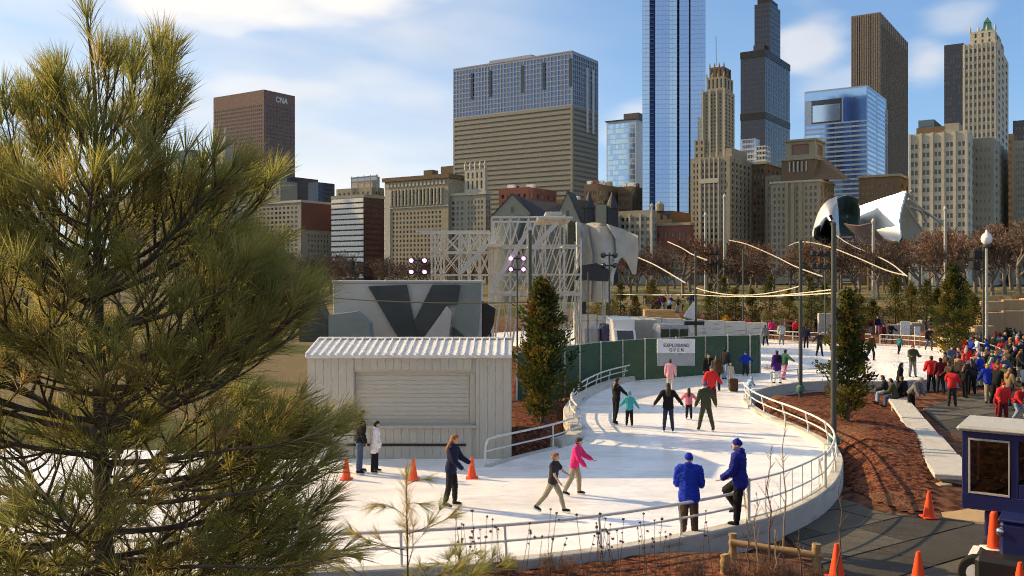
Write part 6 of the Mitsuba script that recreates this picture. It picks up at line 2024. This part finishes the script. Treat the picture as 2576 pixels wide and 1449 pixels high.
def person(at, h, heading, label, jacket='navy', trousers='black', hair='hair_brown', hat=None, long_hair=False, skin='skin_light', shoes='black', skates=True, legs=((6, 4, 6), (-6, 4, 6)), arms=((8, 14, 18), (8, 14, 18)), lean=3,
           twist=0, tilt=0, coat=.0, hood=False, detail=0, bulk=1.0, group=None, seat=None, look=0, nod=0, short_sleeve=False, scarf=None, pack=None, bob=False):
    """legs: per side (forward, outward, knee bend) in degrees, left first; arms the same with the elbow bend; heading: the way the figure faces, degrees from +y towards +x"""
    k = thing('person', label, 'person', group)
    n = 20 if detail else 14
    nb = 32 if detail else 14
    child = h < 1.3
    hip, kn, an = np.array([0, 0, .525]), .245, .235
    W = .9 if child else 1.0
    tor = rx(R_(-lean)) @ rz_(R_(twist))
    up = lambda x, y, z: hip + tor @ np.array([x, y, z])
    J = {'hips': hip + [0, 0, .01], 'waist': up(0, .004, .10), 'chest': up(0, .004, .215), 'neck': up(0, -.004, .318)}
    hs = 1.14 if child else 1.0
    head_c = J['neck'] + tor @ np.array([0, .012, .075 * hs])
    HR = rz_(R_(-look)) @ rx(R_(-lean * .4 - nod))
    hp = lambda x, y, z: head_c + HR @ (np.array([x, y, z]) * hs)
    head = [[(hp(0, -.008, .012), (.046 * hs, .056 * hs, .054 * hs)), (hp(0, .012, -.012), (.040 * hs, .046 * hs, .046 * hs))], [(hp(0, .012, -.012), (.036 * hs, .044 * hs, .042 * hs)), (hp(0, .032, -.044), (.022 * hs,) * 3)],
            [(J['neck'] + [0, 0, -.02], .03), (head_c + [0, -.006, -.02], .029)]]
    if detail:
        head += [[(hp(0, .055, -.002), .006), (hp(0, .066, -.018), .009)], [(hp(-.048, -.004, -.006), (.006, .012, .018))], [(hp(.048, -.004, -.006), (.006, .012, .018))]]
    trunk = [[(hip + [s * .042, 0, -.01], .056) for s in (-1, 1)] + [(J['waist'] + tor @ np.array([s * .036, 0, 0]), .050) for s in (-1, 1)],
             [(J['waist'] + tor @ np.array([s * .036, 0, 0]), .050) for s in (-1, 1)] + [(J['chest'] + tor @ np.array([s * .05 * W, 0, 0]), .060) for s in (-1, 1)],
             [(J['chest'] + tor @ np.array([s * .05 * W, 0, 0]), .060) for s in (-1, 1)] + [(up(s * .088 * W, -.004, .275), .034) for s in (-1, 1)],
             [(up(s * .055 * W, -.004, .285), .034) for s in (-1, 1)] + [(J['neck'] + [0, 0, -.012], .031)]]
    Ls, As, feet = [], [], []
    for s, (f, o, b) in zip((-1, 1), legs):
        p0 = hip + np.array([s * .048, 0, -.02])
        M = ry(R_(-s * o)) @ rx(R_(f))
        p1 = p0 + M @ np.array([0, 0, -kn])
        M2 = M @ rx(R_(-b))
        p2 = p1 + M2 @ np.array([0, 0, -an])
        fd = M2 @ rx(R_(b * .5 - f * .5)) @ np.array([0, 1.0, 0])
        Ls.append((p0, p1, p2))
        feet.append((p2, fd / np.linalg.norm(fd)))
    for s, (f, o, b) in zip((-1, 1), arms):
        p0 = up(s * .112 * W, -.004, .268)
        M = tor @ ry(R_(-s * o)) @ rx(R_(f))
        p1 = p0 + M @ np.array([0, 0, -.168])
        M2 = M @ rx(R_(b))
        p2 = p1 + M2 @ np.array([0, 0, -.142])
        As.append((p0, p1, p2, M2))
    body = head + trunk
    for p0, p1, p2 in Ls:
        body += [[(p0, .048), (p1, .033)], [(p1, .033), (p1 * .65 + p2 * .35, .034)], [(p1 * .65 + p2 * .35, .034), (p2, .021)]]
    for (p2, fd) in feet:
        body += [[(p2, .022), (p2 + fd * -.012 + [0, 0, -.022], .02)], [(p2 + [0, 0, -.02], .02), (p2 + fd * .085 + [0, 0, -.03], .014)]]
    for s, (p0, p1, p2, M2) in zip((-1, 1), As):
        body += [[(p0, .031), (p1, .023)], [(p1, .023), (p2, .0155)]]
        pe = p2 + M2 @ np.array([0, 0, -.045])
        body += [[(p2, .014), (pe, (.018, .010, .012))]]
        if detail:
            for i, (dx, L) in enumerate(((-.014, .040), (-.005, .045), (.005, .042), (.013, .034))):
                a = pe + M2 @ np.array([dx, .0, -.006])
                b1 = a + M2 @ np.array([dx * .1, .008, -L * .55])
                body += [[(a, .0056), (b1, .0052)], [(b1, .0052), (b1 + M2 @ np.array([0, .014, -L * .45]), .0046)]]
            a = p2 + M2 @ np.array([-s * .014, .004, -.018])
            body += [[(a, .0068), (a + M2 @ np.array([-s * .012, .014, -.026]), .0056)]]
    low = min((p[2] - .045) for p, _ in feet)
    lift = (.028 if skates else 0.0)
    base = np.array(at, float)
    Rh = rz_(-R_(heading)) @ ry(R_(tilt))
    off = 0 if seat is None else seat / h - (hip[2] - .075)
    def world(m):
        v = np.asarray(m.vertices)
        v = v - [0, 0, low - lift] if seat is None else v + [0, 0, off]
        return (v @ Rh.T) * h + base, np.asarray(m.faces)
    sm = dict(refine=.011, smooth=5) if detail else {}
    q = lambda m: 50
    put(k, 'body', world(bones(body, n, **sm)), skin, True if detail else 50)
    # jacket
    i_ = .013 * bulk + .004
    hem = -.035 - coat
    jk = [[(g[0], np.asarray(g[1]) + i_) for g in seg] for seg in trunk[1:3]]
    lowhip = [(hip + tor @ np.array([s * (.044 + coat * .1), 0, hem + .02]), .058 + i_ * .9) for s in (-1, 1)]
    jk.append(lowhip + [(J['waist'] + tor @ np.array([s * .036, 0, 0]), .050 + i_) for s in (-1, 1)])
    jk.append([(up(s * .055 * W, -.004, .283), .036 + i_ * .6) for s in (-1, 1)] + [(J['neck'] + [0, 0, -.008], .036 + i_ * .4)])
    for (p0, p1, p2, M2) in As:
        if short_sleeve:
            jk += [[(p0, .033 + i_), (p0 * .45 + p1 * .55, .028 + i_)]]
        else:
            jk += [[(p0, .033 + i_), (p1, .025 + i_)], [(p1, .025 + i_), (p2 + (p1 - p2) * .04, .018 + i_ * .8)]]
    if hood:
        jk.append([(J['neck'] + tor @ np.array([s * .025, -.04, .01]), .034) for s in (-1, 1)] + [(J['neck'] + tor @ np.array([0, -.03, -.03]), .03)])
    put(k, 'jacket', world(bones(jk, n, **sm, fold=.024 if detail else 0)), 'cloth_' + jacket, True if detail else 50)
    # trousers
    ti = .009 * bulk
    tr = [[(hip + [s * .042, 0, -.01], .059 + ti) for s in (-1, 1)] + [(J['waist'] + tor @ np.array([s * .034, 0, -.02]), .050) for s in (-1, 1)]]
    for p0, p1, p2 in Ls:
        tr += [[(p0, .050 + ti), (p1, .036 + ti)], [(p1, .036 + ti), (p2 + (p1 - p2) * .08, .029 + ti * .7)]]
    put(k, 'trousers', world(bones(tr, n, **sm, fold=.016 if detail else 0)), 'cloth_' + trousers, True if detail else 50)
    # feet
    for (p2, fd) in feet:
        sd = np.cross(fd, UP)
        sd /= np.linalg.norm(sd) + 1e-9
        upf = np.cross(sd, fd)
        bt = [[(p2 + upf * .012, .027), (p2 - upf * .020 - fd * .01, .026)], [(p2 - upf * .020 - fd * .012, .025), (p2 + fd * .062 - upf * .026, .022), (p2 + fd * .092 - upf * .030, .016)]]
        sk = put(k, 'skate' if skates else 'shoe', world(bones(bt, n)), 'skate_white' if shoes == 'skate_white' else 'cloth_' + shoes, 50)
        if skates and detail:
            a, b = p2 - fd * .03 - upf * .058, p2 + fd * .11 - upf * .058
            bl = m3.Manifold.hull_points(np.vstack([c + sd * e + upf * z for c in (a, b) for e in (-.003, .003) for z in (-.012, .02)]).reshape(-1, 3)).to_mesh()
            put(sk, 'blade', world(trimesh.Trimesh(bl.vert_properties[:, :3], bl.tri_verts)), 'blade')
    # head wear and hair
    hr = [[(hp(0, -.014, .022), (.052 * hs, .056 * hs, .052 * hs)), (hp(0, -.022, -.012), (.048 * hs, .044 * hs, .046 * hs))], [(hp(0, .006, .040), (.045 * hs, .052 * hs, .038 * hs))]]
    if long_hair:
        hr += [[(hp(0, -.03, -.01), (.05 * hs, .038 * hs, .04 * hs)), (J['neck'] + tor @ np.array([0, -.058, -.02]), (.062, .036, .04))], [(J['neck'] + tor @ np.array([0, -.058, -.02]), (.062, .036, .04)), (J['chest'] + tor @ np.array([0, -.092, .01]), (.054, .026, .05))]]
    if bob:
        hr += [[(hp(0, -.06, .03), .026), (hp(0, -.05, .02), .024)]]
    if hat is None or long_hair:
        put(k, 'hair', world(bones(hr, n, **({'refine': .012, 'smooth': 4} if detail else {}))), hair, True if detail else 50)
    if hat:
        put(k, 'hat', world(bones([[(hp(0, -.008, .034), (.054 * hs, .062 * hs, .046 * hs)), (hp(0, -.012, .012), (.056 * hs, .062 * hs, .022 * hs))], [(hp(0, -.01, .07), .018 * hs), (hp(0, -.008, .05), .04 * hs)]], n)), 'cloth_' + hat, 50)
    if scarf:
        put(k, 'scarf', world(bones([[(J['neck'] + [s * .03, .012, .0], .026) for s in (-1, 1)], [(J['neck'] + [s * .03, -.03, .0], .024) for s in (-1, 1)], [(J['neck'] + [.02, .05, -.01], .018), (J['chest'] + [.03, .075, -.03], .016)]], n)), 'cloth_' + scarf, 50)
    if pack:
        put(k, 'backpack', world(bones([[(J['chest'] + tor @ np.array([s * .04, -.10, z]), .035) for s in (-1, 1) for z in (-.09, .05)]], n)), 'cloth_' + pack, 50)
    return k


STAND = ((4, 4, 3), (-3, 4, 4))
WIDE = ((2, 9, 6), (-2, 9, 6))
GLIDE = ((14, 5, 22), (-16, 8, 18))
HANG = ((6, 9, 14), (6, 9, 14))
gs = 'skaters on the ice'
ice = lambda x, y: on(x, y, 0.0)

# two staff by the near rail
person(ice(1733, 1347), 1.74, 12, 'person in a royal blue jacket and hat, back turned, at the near rail', 'royal', 'brown', hat='royal', shoes='black', skates=False, legs=((2, 3, 3), (-2, 3, 3)), arms=((12, 10, 55), (12, 10, 55)), lean=2, coat=.075, hood=True, detail=1, bulk=2.2, look=10)
person(on(1862, 1318, .13), 1.84, -62, 'person in a royal blue jacket and hat leaning on the gate with one knee raised', 'royal_dark', 'black', hat='royal_dark', shoes='black', skates=False, legs=((4, 3, 2), (50, 6, 82)), arms=((18, 8, 38), (12, 8, 32)), lean=5, coat=.05, hood=True, detail=1, bulk=2.0, look=-20)
# near skaters
person(ice(1135, 1276), 1.70, 100, 'skater with long red blonde hair in a navy jacket and black trousers', 'navy', 'black', 'hair_auburn', long_hair=True, legs=((10, 2, 12), (-4, 2, 10)), arms=((34, 10, 30), (24, 8, 34)), lean=7, coat=.02, detail=1, bulk=1.3, group=gs)
person(ice(1391, 1291), 1.42, 112, 'girl in a dark short sleeved top and khaki trousers gliding with feet apart', 'charcoal', 'khaki', 'hair_auburn', legs=((26, 4, 12), (-26, 6, 14)), arms=((46, 8, 20), (28, 14, 18)), lean=6, short_sleeve=True, detail=1, bob=True, group=gs)
person(ice(1446, 1247), 1.44, 105, 'skater in a bright pink jacket and khaki trousers', 'pink', 'khaki', 'hair_brown', legs=((14, 6, 14), (-14, 6, 12)), arms=((46, 12, 26), (32, 14, 22)), lean=10, coat=.02, detail=1, bulk=1.7, group=gs)
person(ice(905, 1192), 1.72, 70, 'man in a black jacket and blue jeans beside the left cone', 'black', 'denim', 'hair_black', legs=STAND, arms=HANG, detail=1, bulk=1.6, group=gs, lean=4)
person(ice(943, 1190), 1.42, 85, 'dark haired woman in a white coat and black trousers', 'white', 'black', 'hair_black', long_hair=False, legs=STAND, arms=((10, 10, 20), (10, 10, 20)), detail=1, coat=.10, bulk=2.0, group=gs, lean=5)
person(ice(1550, 1068), 1.68, 62, 'slim woman in black clothes holding a child by the hand', 'black', 'black', 'hair_brown', legs=((4, 6, 6), (-10, 8, 10)), arms=((12, 10, 14), (44, 20, 12)), detail=1, long_hair=True, bulk=.8, group=gs)
person(ice(1583, 1074), 1.22, 10, 'small child in a turquoise jacket held by the hand', 'turquoise', 'black', 'hair_brown', hat='turquoise', legs=STAND, arms=((20, 40, 20), (10, 34, 14)), detail=1, bulk=1.8, group=gs)
person(ice(1681, 1087), 1.68, 6, 'woman with long brown hair in a black jacket and jeans holding her arms out', 'black', 'denim_dark', 'hair_brown', long_hair=True, legs=((3, 5, 4), (-3, 5, 6)), arms=((4, 34, 8), (4, 36, 8)), detail=1, coat=.03, bulk=1.1, group=gs)
person(ice(1733, 1056), 1.16, 15, 'little girl in a pink jacket and black leggings', 'rose', 'black', 'hair_brown', legs=((8, 4, 6), (-8, 4, 8)), arms=((4, 42, 6), (4, 42, 6)), detail=1, bulk=1.7, group=gs, long_hair=True)
person(ice(1776, 1084), 1.70, -8, 'man in olive clothes gliding with his legs apart behind the little pink girl', 'olive', 'olive', 'hair_brown', hat='denim', legs=((6, 12, 8), (-12, 8, 8)), arms=((6, 18, 14), (6, 24, 14)), detail=1, bulk=1.5, group=gs, lean=6)
person(ice(1789, 1022), 1.66, 178, 'skater in a bright red jacket seen behind the man in olive', 'bright_red', 'maroon', 'hair_brown', legs=WIDE, arms=((20, 26, 30), (20, 26, 30)), bulk=1.8, group=gs, hat='denim')
person(ice(1686, 987), 1.52, 20, 'skater in a pale pink jacket near the left bank', 'pale_pink', 'cream', 'hair_brown', legs=STAND, arms=HANG, bulk=1.6, group=gs, coat=.05)
person(ice(1782, 980), 1.72, 175, 'dark haired skater in a black coat with a tan scarf', 'black', 'black', 'hair_black', scarf='tan', legs=STAND, arms=HANG, bulk=1.4, group=gs, coat=.06)
person(ice(1803, 985), 1.68, 30, 'woman in a brown coat close beside the black coated skater', 'brown', 'black', 'hair_brown', long_hair=True, legs=STAND, arms=HANG, bulk=1.5, group=gs)
person(ice(1824, 957), 1.70, 40, 'skater in a dark jacket and pale jeans by the green fence', 'charcoal', 'denim_pale', 'hair_black', legs=GLIDE, arms=HANG, bulk=1.3, group=gs)
person(ice(1838, 968), 1.05, 30, 'small child in a cream jacket beside the pale jeans skater', 'cream', 'cream', 'hair_blonde', legs=STAND, arms=HANG, bulk=1.8, group=gs)
person(ice(1875, 946), 1.28, 185, 'child in a vivid blue jacket at the end of the green fence', 'royal', 'charcoal', 'hair_brown', hat='royal', legs=STAND, arms=((12, 46, 20), (12, 46, 20)), bulk=2.2, group=gs)
person(ice(1882, 998), .95, 60, 'small child in a pale blue snow suit leaning forward', 'sky', 'sky', 'hair_brown', hat='pale_grey', legs=((40, 6, 40), (20, 8, 40)), arms=((60, 16, 20), (60, 16, 20)), lean=34, bulk=2.2, group=gs)
person(ice(1955, 966), 1.66, -20, 'skater in a purple coat with a black backpack and white socks', 'purple', 'white', 'hair_brown', pack='black', legs=((4, 5, 6), (-4, 5, 6)), arms=HANG, bulk=2.0, group=gs, coat=.10)
person(ice(1974, 958), 1.62, 70, 'skater in a dark green jacket with one arm out beside the purple coat', 'green', 'rose', 'hair_black', legs=GLIDE, arms=((60, 30, 5), (10, 60, 5)), bulk=1.4, group=gs)
person(ice(1966, 869), 1.72, 10, 'skater in a white and grey jacket before the red jackets at the back', 'pale_grey', 'grey', 'hair_brown', legs=STAND, arms=HANG, bulk=1.8, group=gs)
person(ice(1941, 853), 1.6, 10, 'skater in a pink red jacket at the far left of the back group', 'pink', 'black', 'hair_black', legs=STAND, arms=HANG, bulk=1.8, group=gs)
person(ice(2002, 853), 1.6, 200, 'skater in a scarlet jacket left of the far island pole', 'bright_red', 'black', 'hair_brown', legs=STAND, arms=HANG, bulk=1.8, group=gs)
person(ice(2062, 898), 1.68, 170, 'dark skater with arms spread between the two island poles', 'charcoal', 'black', 'hair_black', legs=WIDE, arms=((10, 48, 6), (10, 48, 6)), bulk=1.3, group=gs)
person(ice(2146, 952), 1.66, 20, 'skater in black just right of the tall island pole', 'black', 'black', 'hair_black', legs=STAND, arms=HANG, bulk=1.6, group=gs)
person(ice(2167, 957), 1.68, 178, 'skater in a black coat with brown trousers beside the one in black', 'black', 'brown', 'hair_black', legs=WIDE, arms=((20, 14, 60), (20, 14, 60)), bulk=1.6, group=gs)
person(ice(2164, 886), 1.66, 185, 'skater in a maroon jacket before the far rail', 'maroon', 'charcoal', 'hair_brown', legs=STAND, arms=HANG, bulk=1.5, group=gs)
person(ice(2240, 866), 1.68, 160, 'skater in black with bent arms at the far rail', 'black', 'teal', 'hair_black', legs=GLIDE, arms=((30, 30, 40), (30, 30, 40)), bulk=1.5, group=gs)
person(ice(2222, 862), 1.45, 160, 'skater in a dull red top at the far rail', 'maroon', 'brown', 'hair_brown', legs=STAND, arms=HANG, bulk=1.4, group=gs)
person(ice(2207, 842), 1.68, 180, 'far skater in a navy jacket with light trousers', 'navy', 'pale_pink', 'hair_brown', legs=STAND, arms=HANG, bulk=1.4, group=gs)
person(ice(2296, 950), 1.72, 175, 'skater in a mottled grey green jacket near the red jacket pair', 'olive', 'grey', 'hair_brown', legs=STAND, arms=((24, 18, 70), (24, 18, 70)), bulk=1.6, group=gs)
for x, y, h_, hd, jk, tr, lab in ((2028, 878, 1.66, 30, 'navy', 'black', 'far skater in a navy jacket just right of the far island pole'), (2118, 872, 1.6, 200, 'charcoal', 'denim', 'far skater in a charcoal jacket and jeans left of the tall pole conifer'), (2192, 908, 1.68, 160, 'brown', 'black', 'skater in a brown coat right of the slim conifer'), (2262, 893, 1.3, 60, 'teal', 'black', 'child in a teal jacket on the far right ice'), (2338, 884, 1.7, 190, 'black', 'denim', 'skater in a black jacket near the tall crowd conifer'), (1925, 872, 1.64, 10, 'grey', 'black', 'far skater in a grey jacket beside the end of the green fence')):
    person(ice(x, y), h_, hd, lab, jk, tr, 'hair_brown', legs=GLIDE, arms=HANG, bulk=1.5, group=gs)
k = thing('skate_aid', 'small dark brown sled box on the ice beside the pale blue child', 'skating aid')
c = ice(1845, 985)
put(k, 'box', rbox(c[0] - .2, c[0] + .2, c[1] - .15, c[1] + .2, .04, .62, .04), 'cloth_brown')
put(k, 'handle', tube([c + [-.17, 0, .55], c + [-.17, .05, .78], c + [.17, .05, .78], c + [.17, 0, .55]], .02, 6), 'pole_pale')
put(k, 'runner', cat([tube([c + [s, -.28, .02], c + [s, .3, .02]], .02, 5) for s in (-.17, .17)]), 'pole_pale')

# spectators
gd = -.42
person(on(2343, 985, gd), 1.82, 15, 'man in a red jacket and black shorts at the rink edge', 'bright_red', 'black', 'hair_brown', skates=False, legs=STAND, arms=((20, 12, 40), (20, 12, 40)), bulk=1.9)
person(on(2366, 990, gd), 1.80, 10, 'man in a maroon jacket beside the red jacket', 'maroon', 'charcoal', 'hair_black', skates=False, legs=STAND, arms=HANG, bulk=1.8)
SIT = ((84, 8, 84), (82, 8, 70))
bt = lambda s: a_s + (b_s - a_s) * s
a_s, b_s = np.array([17.3, 41.0]), np.array([12.35, 25.4])
for s, o, hd, jk, tr, lab, st in ((.03, -.05, -60, 'olive', 'denim', 'seated person in an olive coat and jeans at the far end of the bench wall', 'khaki'), (-.02, .5, -40, 'black', 'black', 'seated person in black turned away on the bench wall', None), (-.05, -.3, -65, 'charcoal', 'denim_pale', 'seated person in a dark coat with pale trousers on the bench wall', None)):
    c = bt(s)
    person((c[0] + o, c[1] + .2, -.42), 1.7, hd, lab, jk, tr, 'hair_brown', skates=False, legs=SIT, arms=((40, 10, 50), (40, 10, 50)), lean=18, bulk=1.9, seat=.50, scarf=st)
person(on(2292, 1040, gd), 1.74, 140, 'person in a grey jacket bending over at the end of the bench wall', 'grey', 'black', 'hair_grey', skates=False, legs=STAND, arms=((50, 12, 20), (50, 12, 20)), lean=38, bulk=1.8)
person(on(2262, 1000, gd), 1.70, 120, 'person in a black hooded coat standing behind the seated group', 'black', 'black', 'hair_black', skates=False, legs=STAND, arms=HANG, lean=8, bulk=2.0, hood=True)
person(on(2523, 1062, gd), 1.62, 185, 'person in a bright red hooded jacket carrying a red bag at the right', 'bright_red', 'maroon', 'hair_brown', skates=False, legs=STAND, arms=((20, 14, 50), (20, 14, 50)), lean=6, bulk=2.3, hat='red', hood=True)
person(on(2512, 1045, gd), 1.05, 200, 'child in a crimson snow suit before the red hooded person', 'red', 'red', 'hair_brown', skates=False, legs=STAND, arms=HANG, bulk=2.4, hat='pink')
person(on(2557, 1056, gd), 1.60, 160, 'person in a red jacket and pale jeans crouching above the blue cab', 'red', 'denim_pale', 'hair_brown', skates=False, legs=((50, 10, 60), (30, 10, 60)), arms=((50, 10, 30), (50, 10, 30)), lean=30, bulk=1.9)
crng = np.random.default_rng(101)
jk_ = ['black', 'navy', 'maroon', 'charcoal', 'brown', 'bright_red', 'grey', 'royal', 'red', 'olive', 'black', 'white', 'tan', 'denim', 'teal', 'purple', 'black', 'charcoal', 'navy', 'black', 'brown', 'maroon', 'charcoal', 'green']
tr_ = ['black', 'denim', 'charcoal', 'denim_dark', 'black', 'khaki', 'denim_pale']
hr_ = ['hair_black', 'hair_brown', 'hair_brown', 'hair_blonde', 'hair_auburn', 'hair_grey']
spots = []
wn = {'royal': 'royal blue', 'bright_red': 'bright red', 'denim_dark': 'dark denim', 'denim_pale': 'pale denim'}
seen_l = {}
rows_c = [(940, 1030, 24, 2375, 2585), (905, 968, 26, 2390, 2585), (886, 930, 26, 2405, 2585), (870, 905, 24, 2420, 2585), (856, 884, 22, 2435, 2585)]
for (ya, yb, n, xa, xb) in rows_c:
    for i in range(n):
        x = xa + (xb - xa) * (i + crng.uniform(.05, .95)) / n
        y = crng.uniform(ya, yb)
        spots.append((x, y, -.42))
for i in range(26):
    spots.append((crng.uniform(1618, 1745), 0, None))
for i in range(5):
    spots.append((crng.uniform(1450, 1492), 1, None))
for x in (1880, 1860, 1990, 2050, 2052, 2120, 2190, 2215):
    spots.append((x, 2, None))
for i, (x, y, z) in enumerate(spots):
    j, t, hcol = jk_[int(crng.integers(len(jk_)))], tr_[int(crng.integers(len(tr_)))], hr_[int(crng.integers(len(hr_)))]
    if z is None:
        Y = crng.uniform(118, 132) if y == 0 else (crng.uniform(100, 106) if y == 1 else 93)
        X = (x - CX) * Y / FOCAL
        c = (X, Y, gz(X, Y))
        where = ('among the far bank crowd', 'by the cabinet on the bank', 'on the path behind the far rail')[int(y)]
    else:
        c = on(x, y, z)
        where = 'beside the tall conifer' if x < 2450 else ('in the far right crowd' if y < 915 else 'behind the blue cab')
    hat = j if crng.random() < .3 else None
    kid = crng.random() < .15
    lab = '%s in %s jacket, %s trousers, %s' % ('child' if kid else 'person', wn.get(j, j.replace('_', ' ')), wn.get(t, t.replace('_', ' ')), where)
    hl = {'hair_black': 'black', 'hair_brown': 'brown', 'hair_blonde': 'blonde', 'hair_auburn': 'auburn', 'hair_grey': 'grey'}[hcol]
    lab = lab.replace(' in ', ' with %s hair in ' % hl, 1)
    if hat:
        lab = lab.replace(' with %s hair in ' % hl, ' in hat, ', 1)
    if len(lab.split()) > 16:
        lab = lab.replace(' with %s hair' % hl, '')
    person(c, crng.uniform(.95, 1.3) if kid else crng.uniform(1.58, 1.86), crng.uniform(0, 360), lab, j, t, hcol, hat=hat, long_hair=crng.random() < .3, skin=('skin_light', 'skin_light', 'skin_mid', 'skin_dark')[int(crng.integers(4))], skates=False,
           legs=((crng.uniform(-8, 14), 4, crng.uniform(2, 12)), (crng.uniform(-12, 8), 4, crng.uniform(2, 14))), arms=((crng.uniform(0, 45), crng.uniform(8, 24), crng.uniform(10, 80)), (crng.uniform(0, 45), crng.uniform(8, 24), crng.uniform(10, 80))), lean=crng.uniform(0, 12), bulk=crng.uniform(1.2, 2.2), group='spectators round the rink', look=crng.uniform(-30, 30))
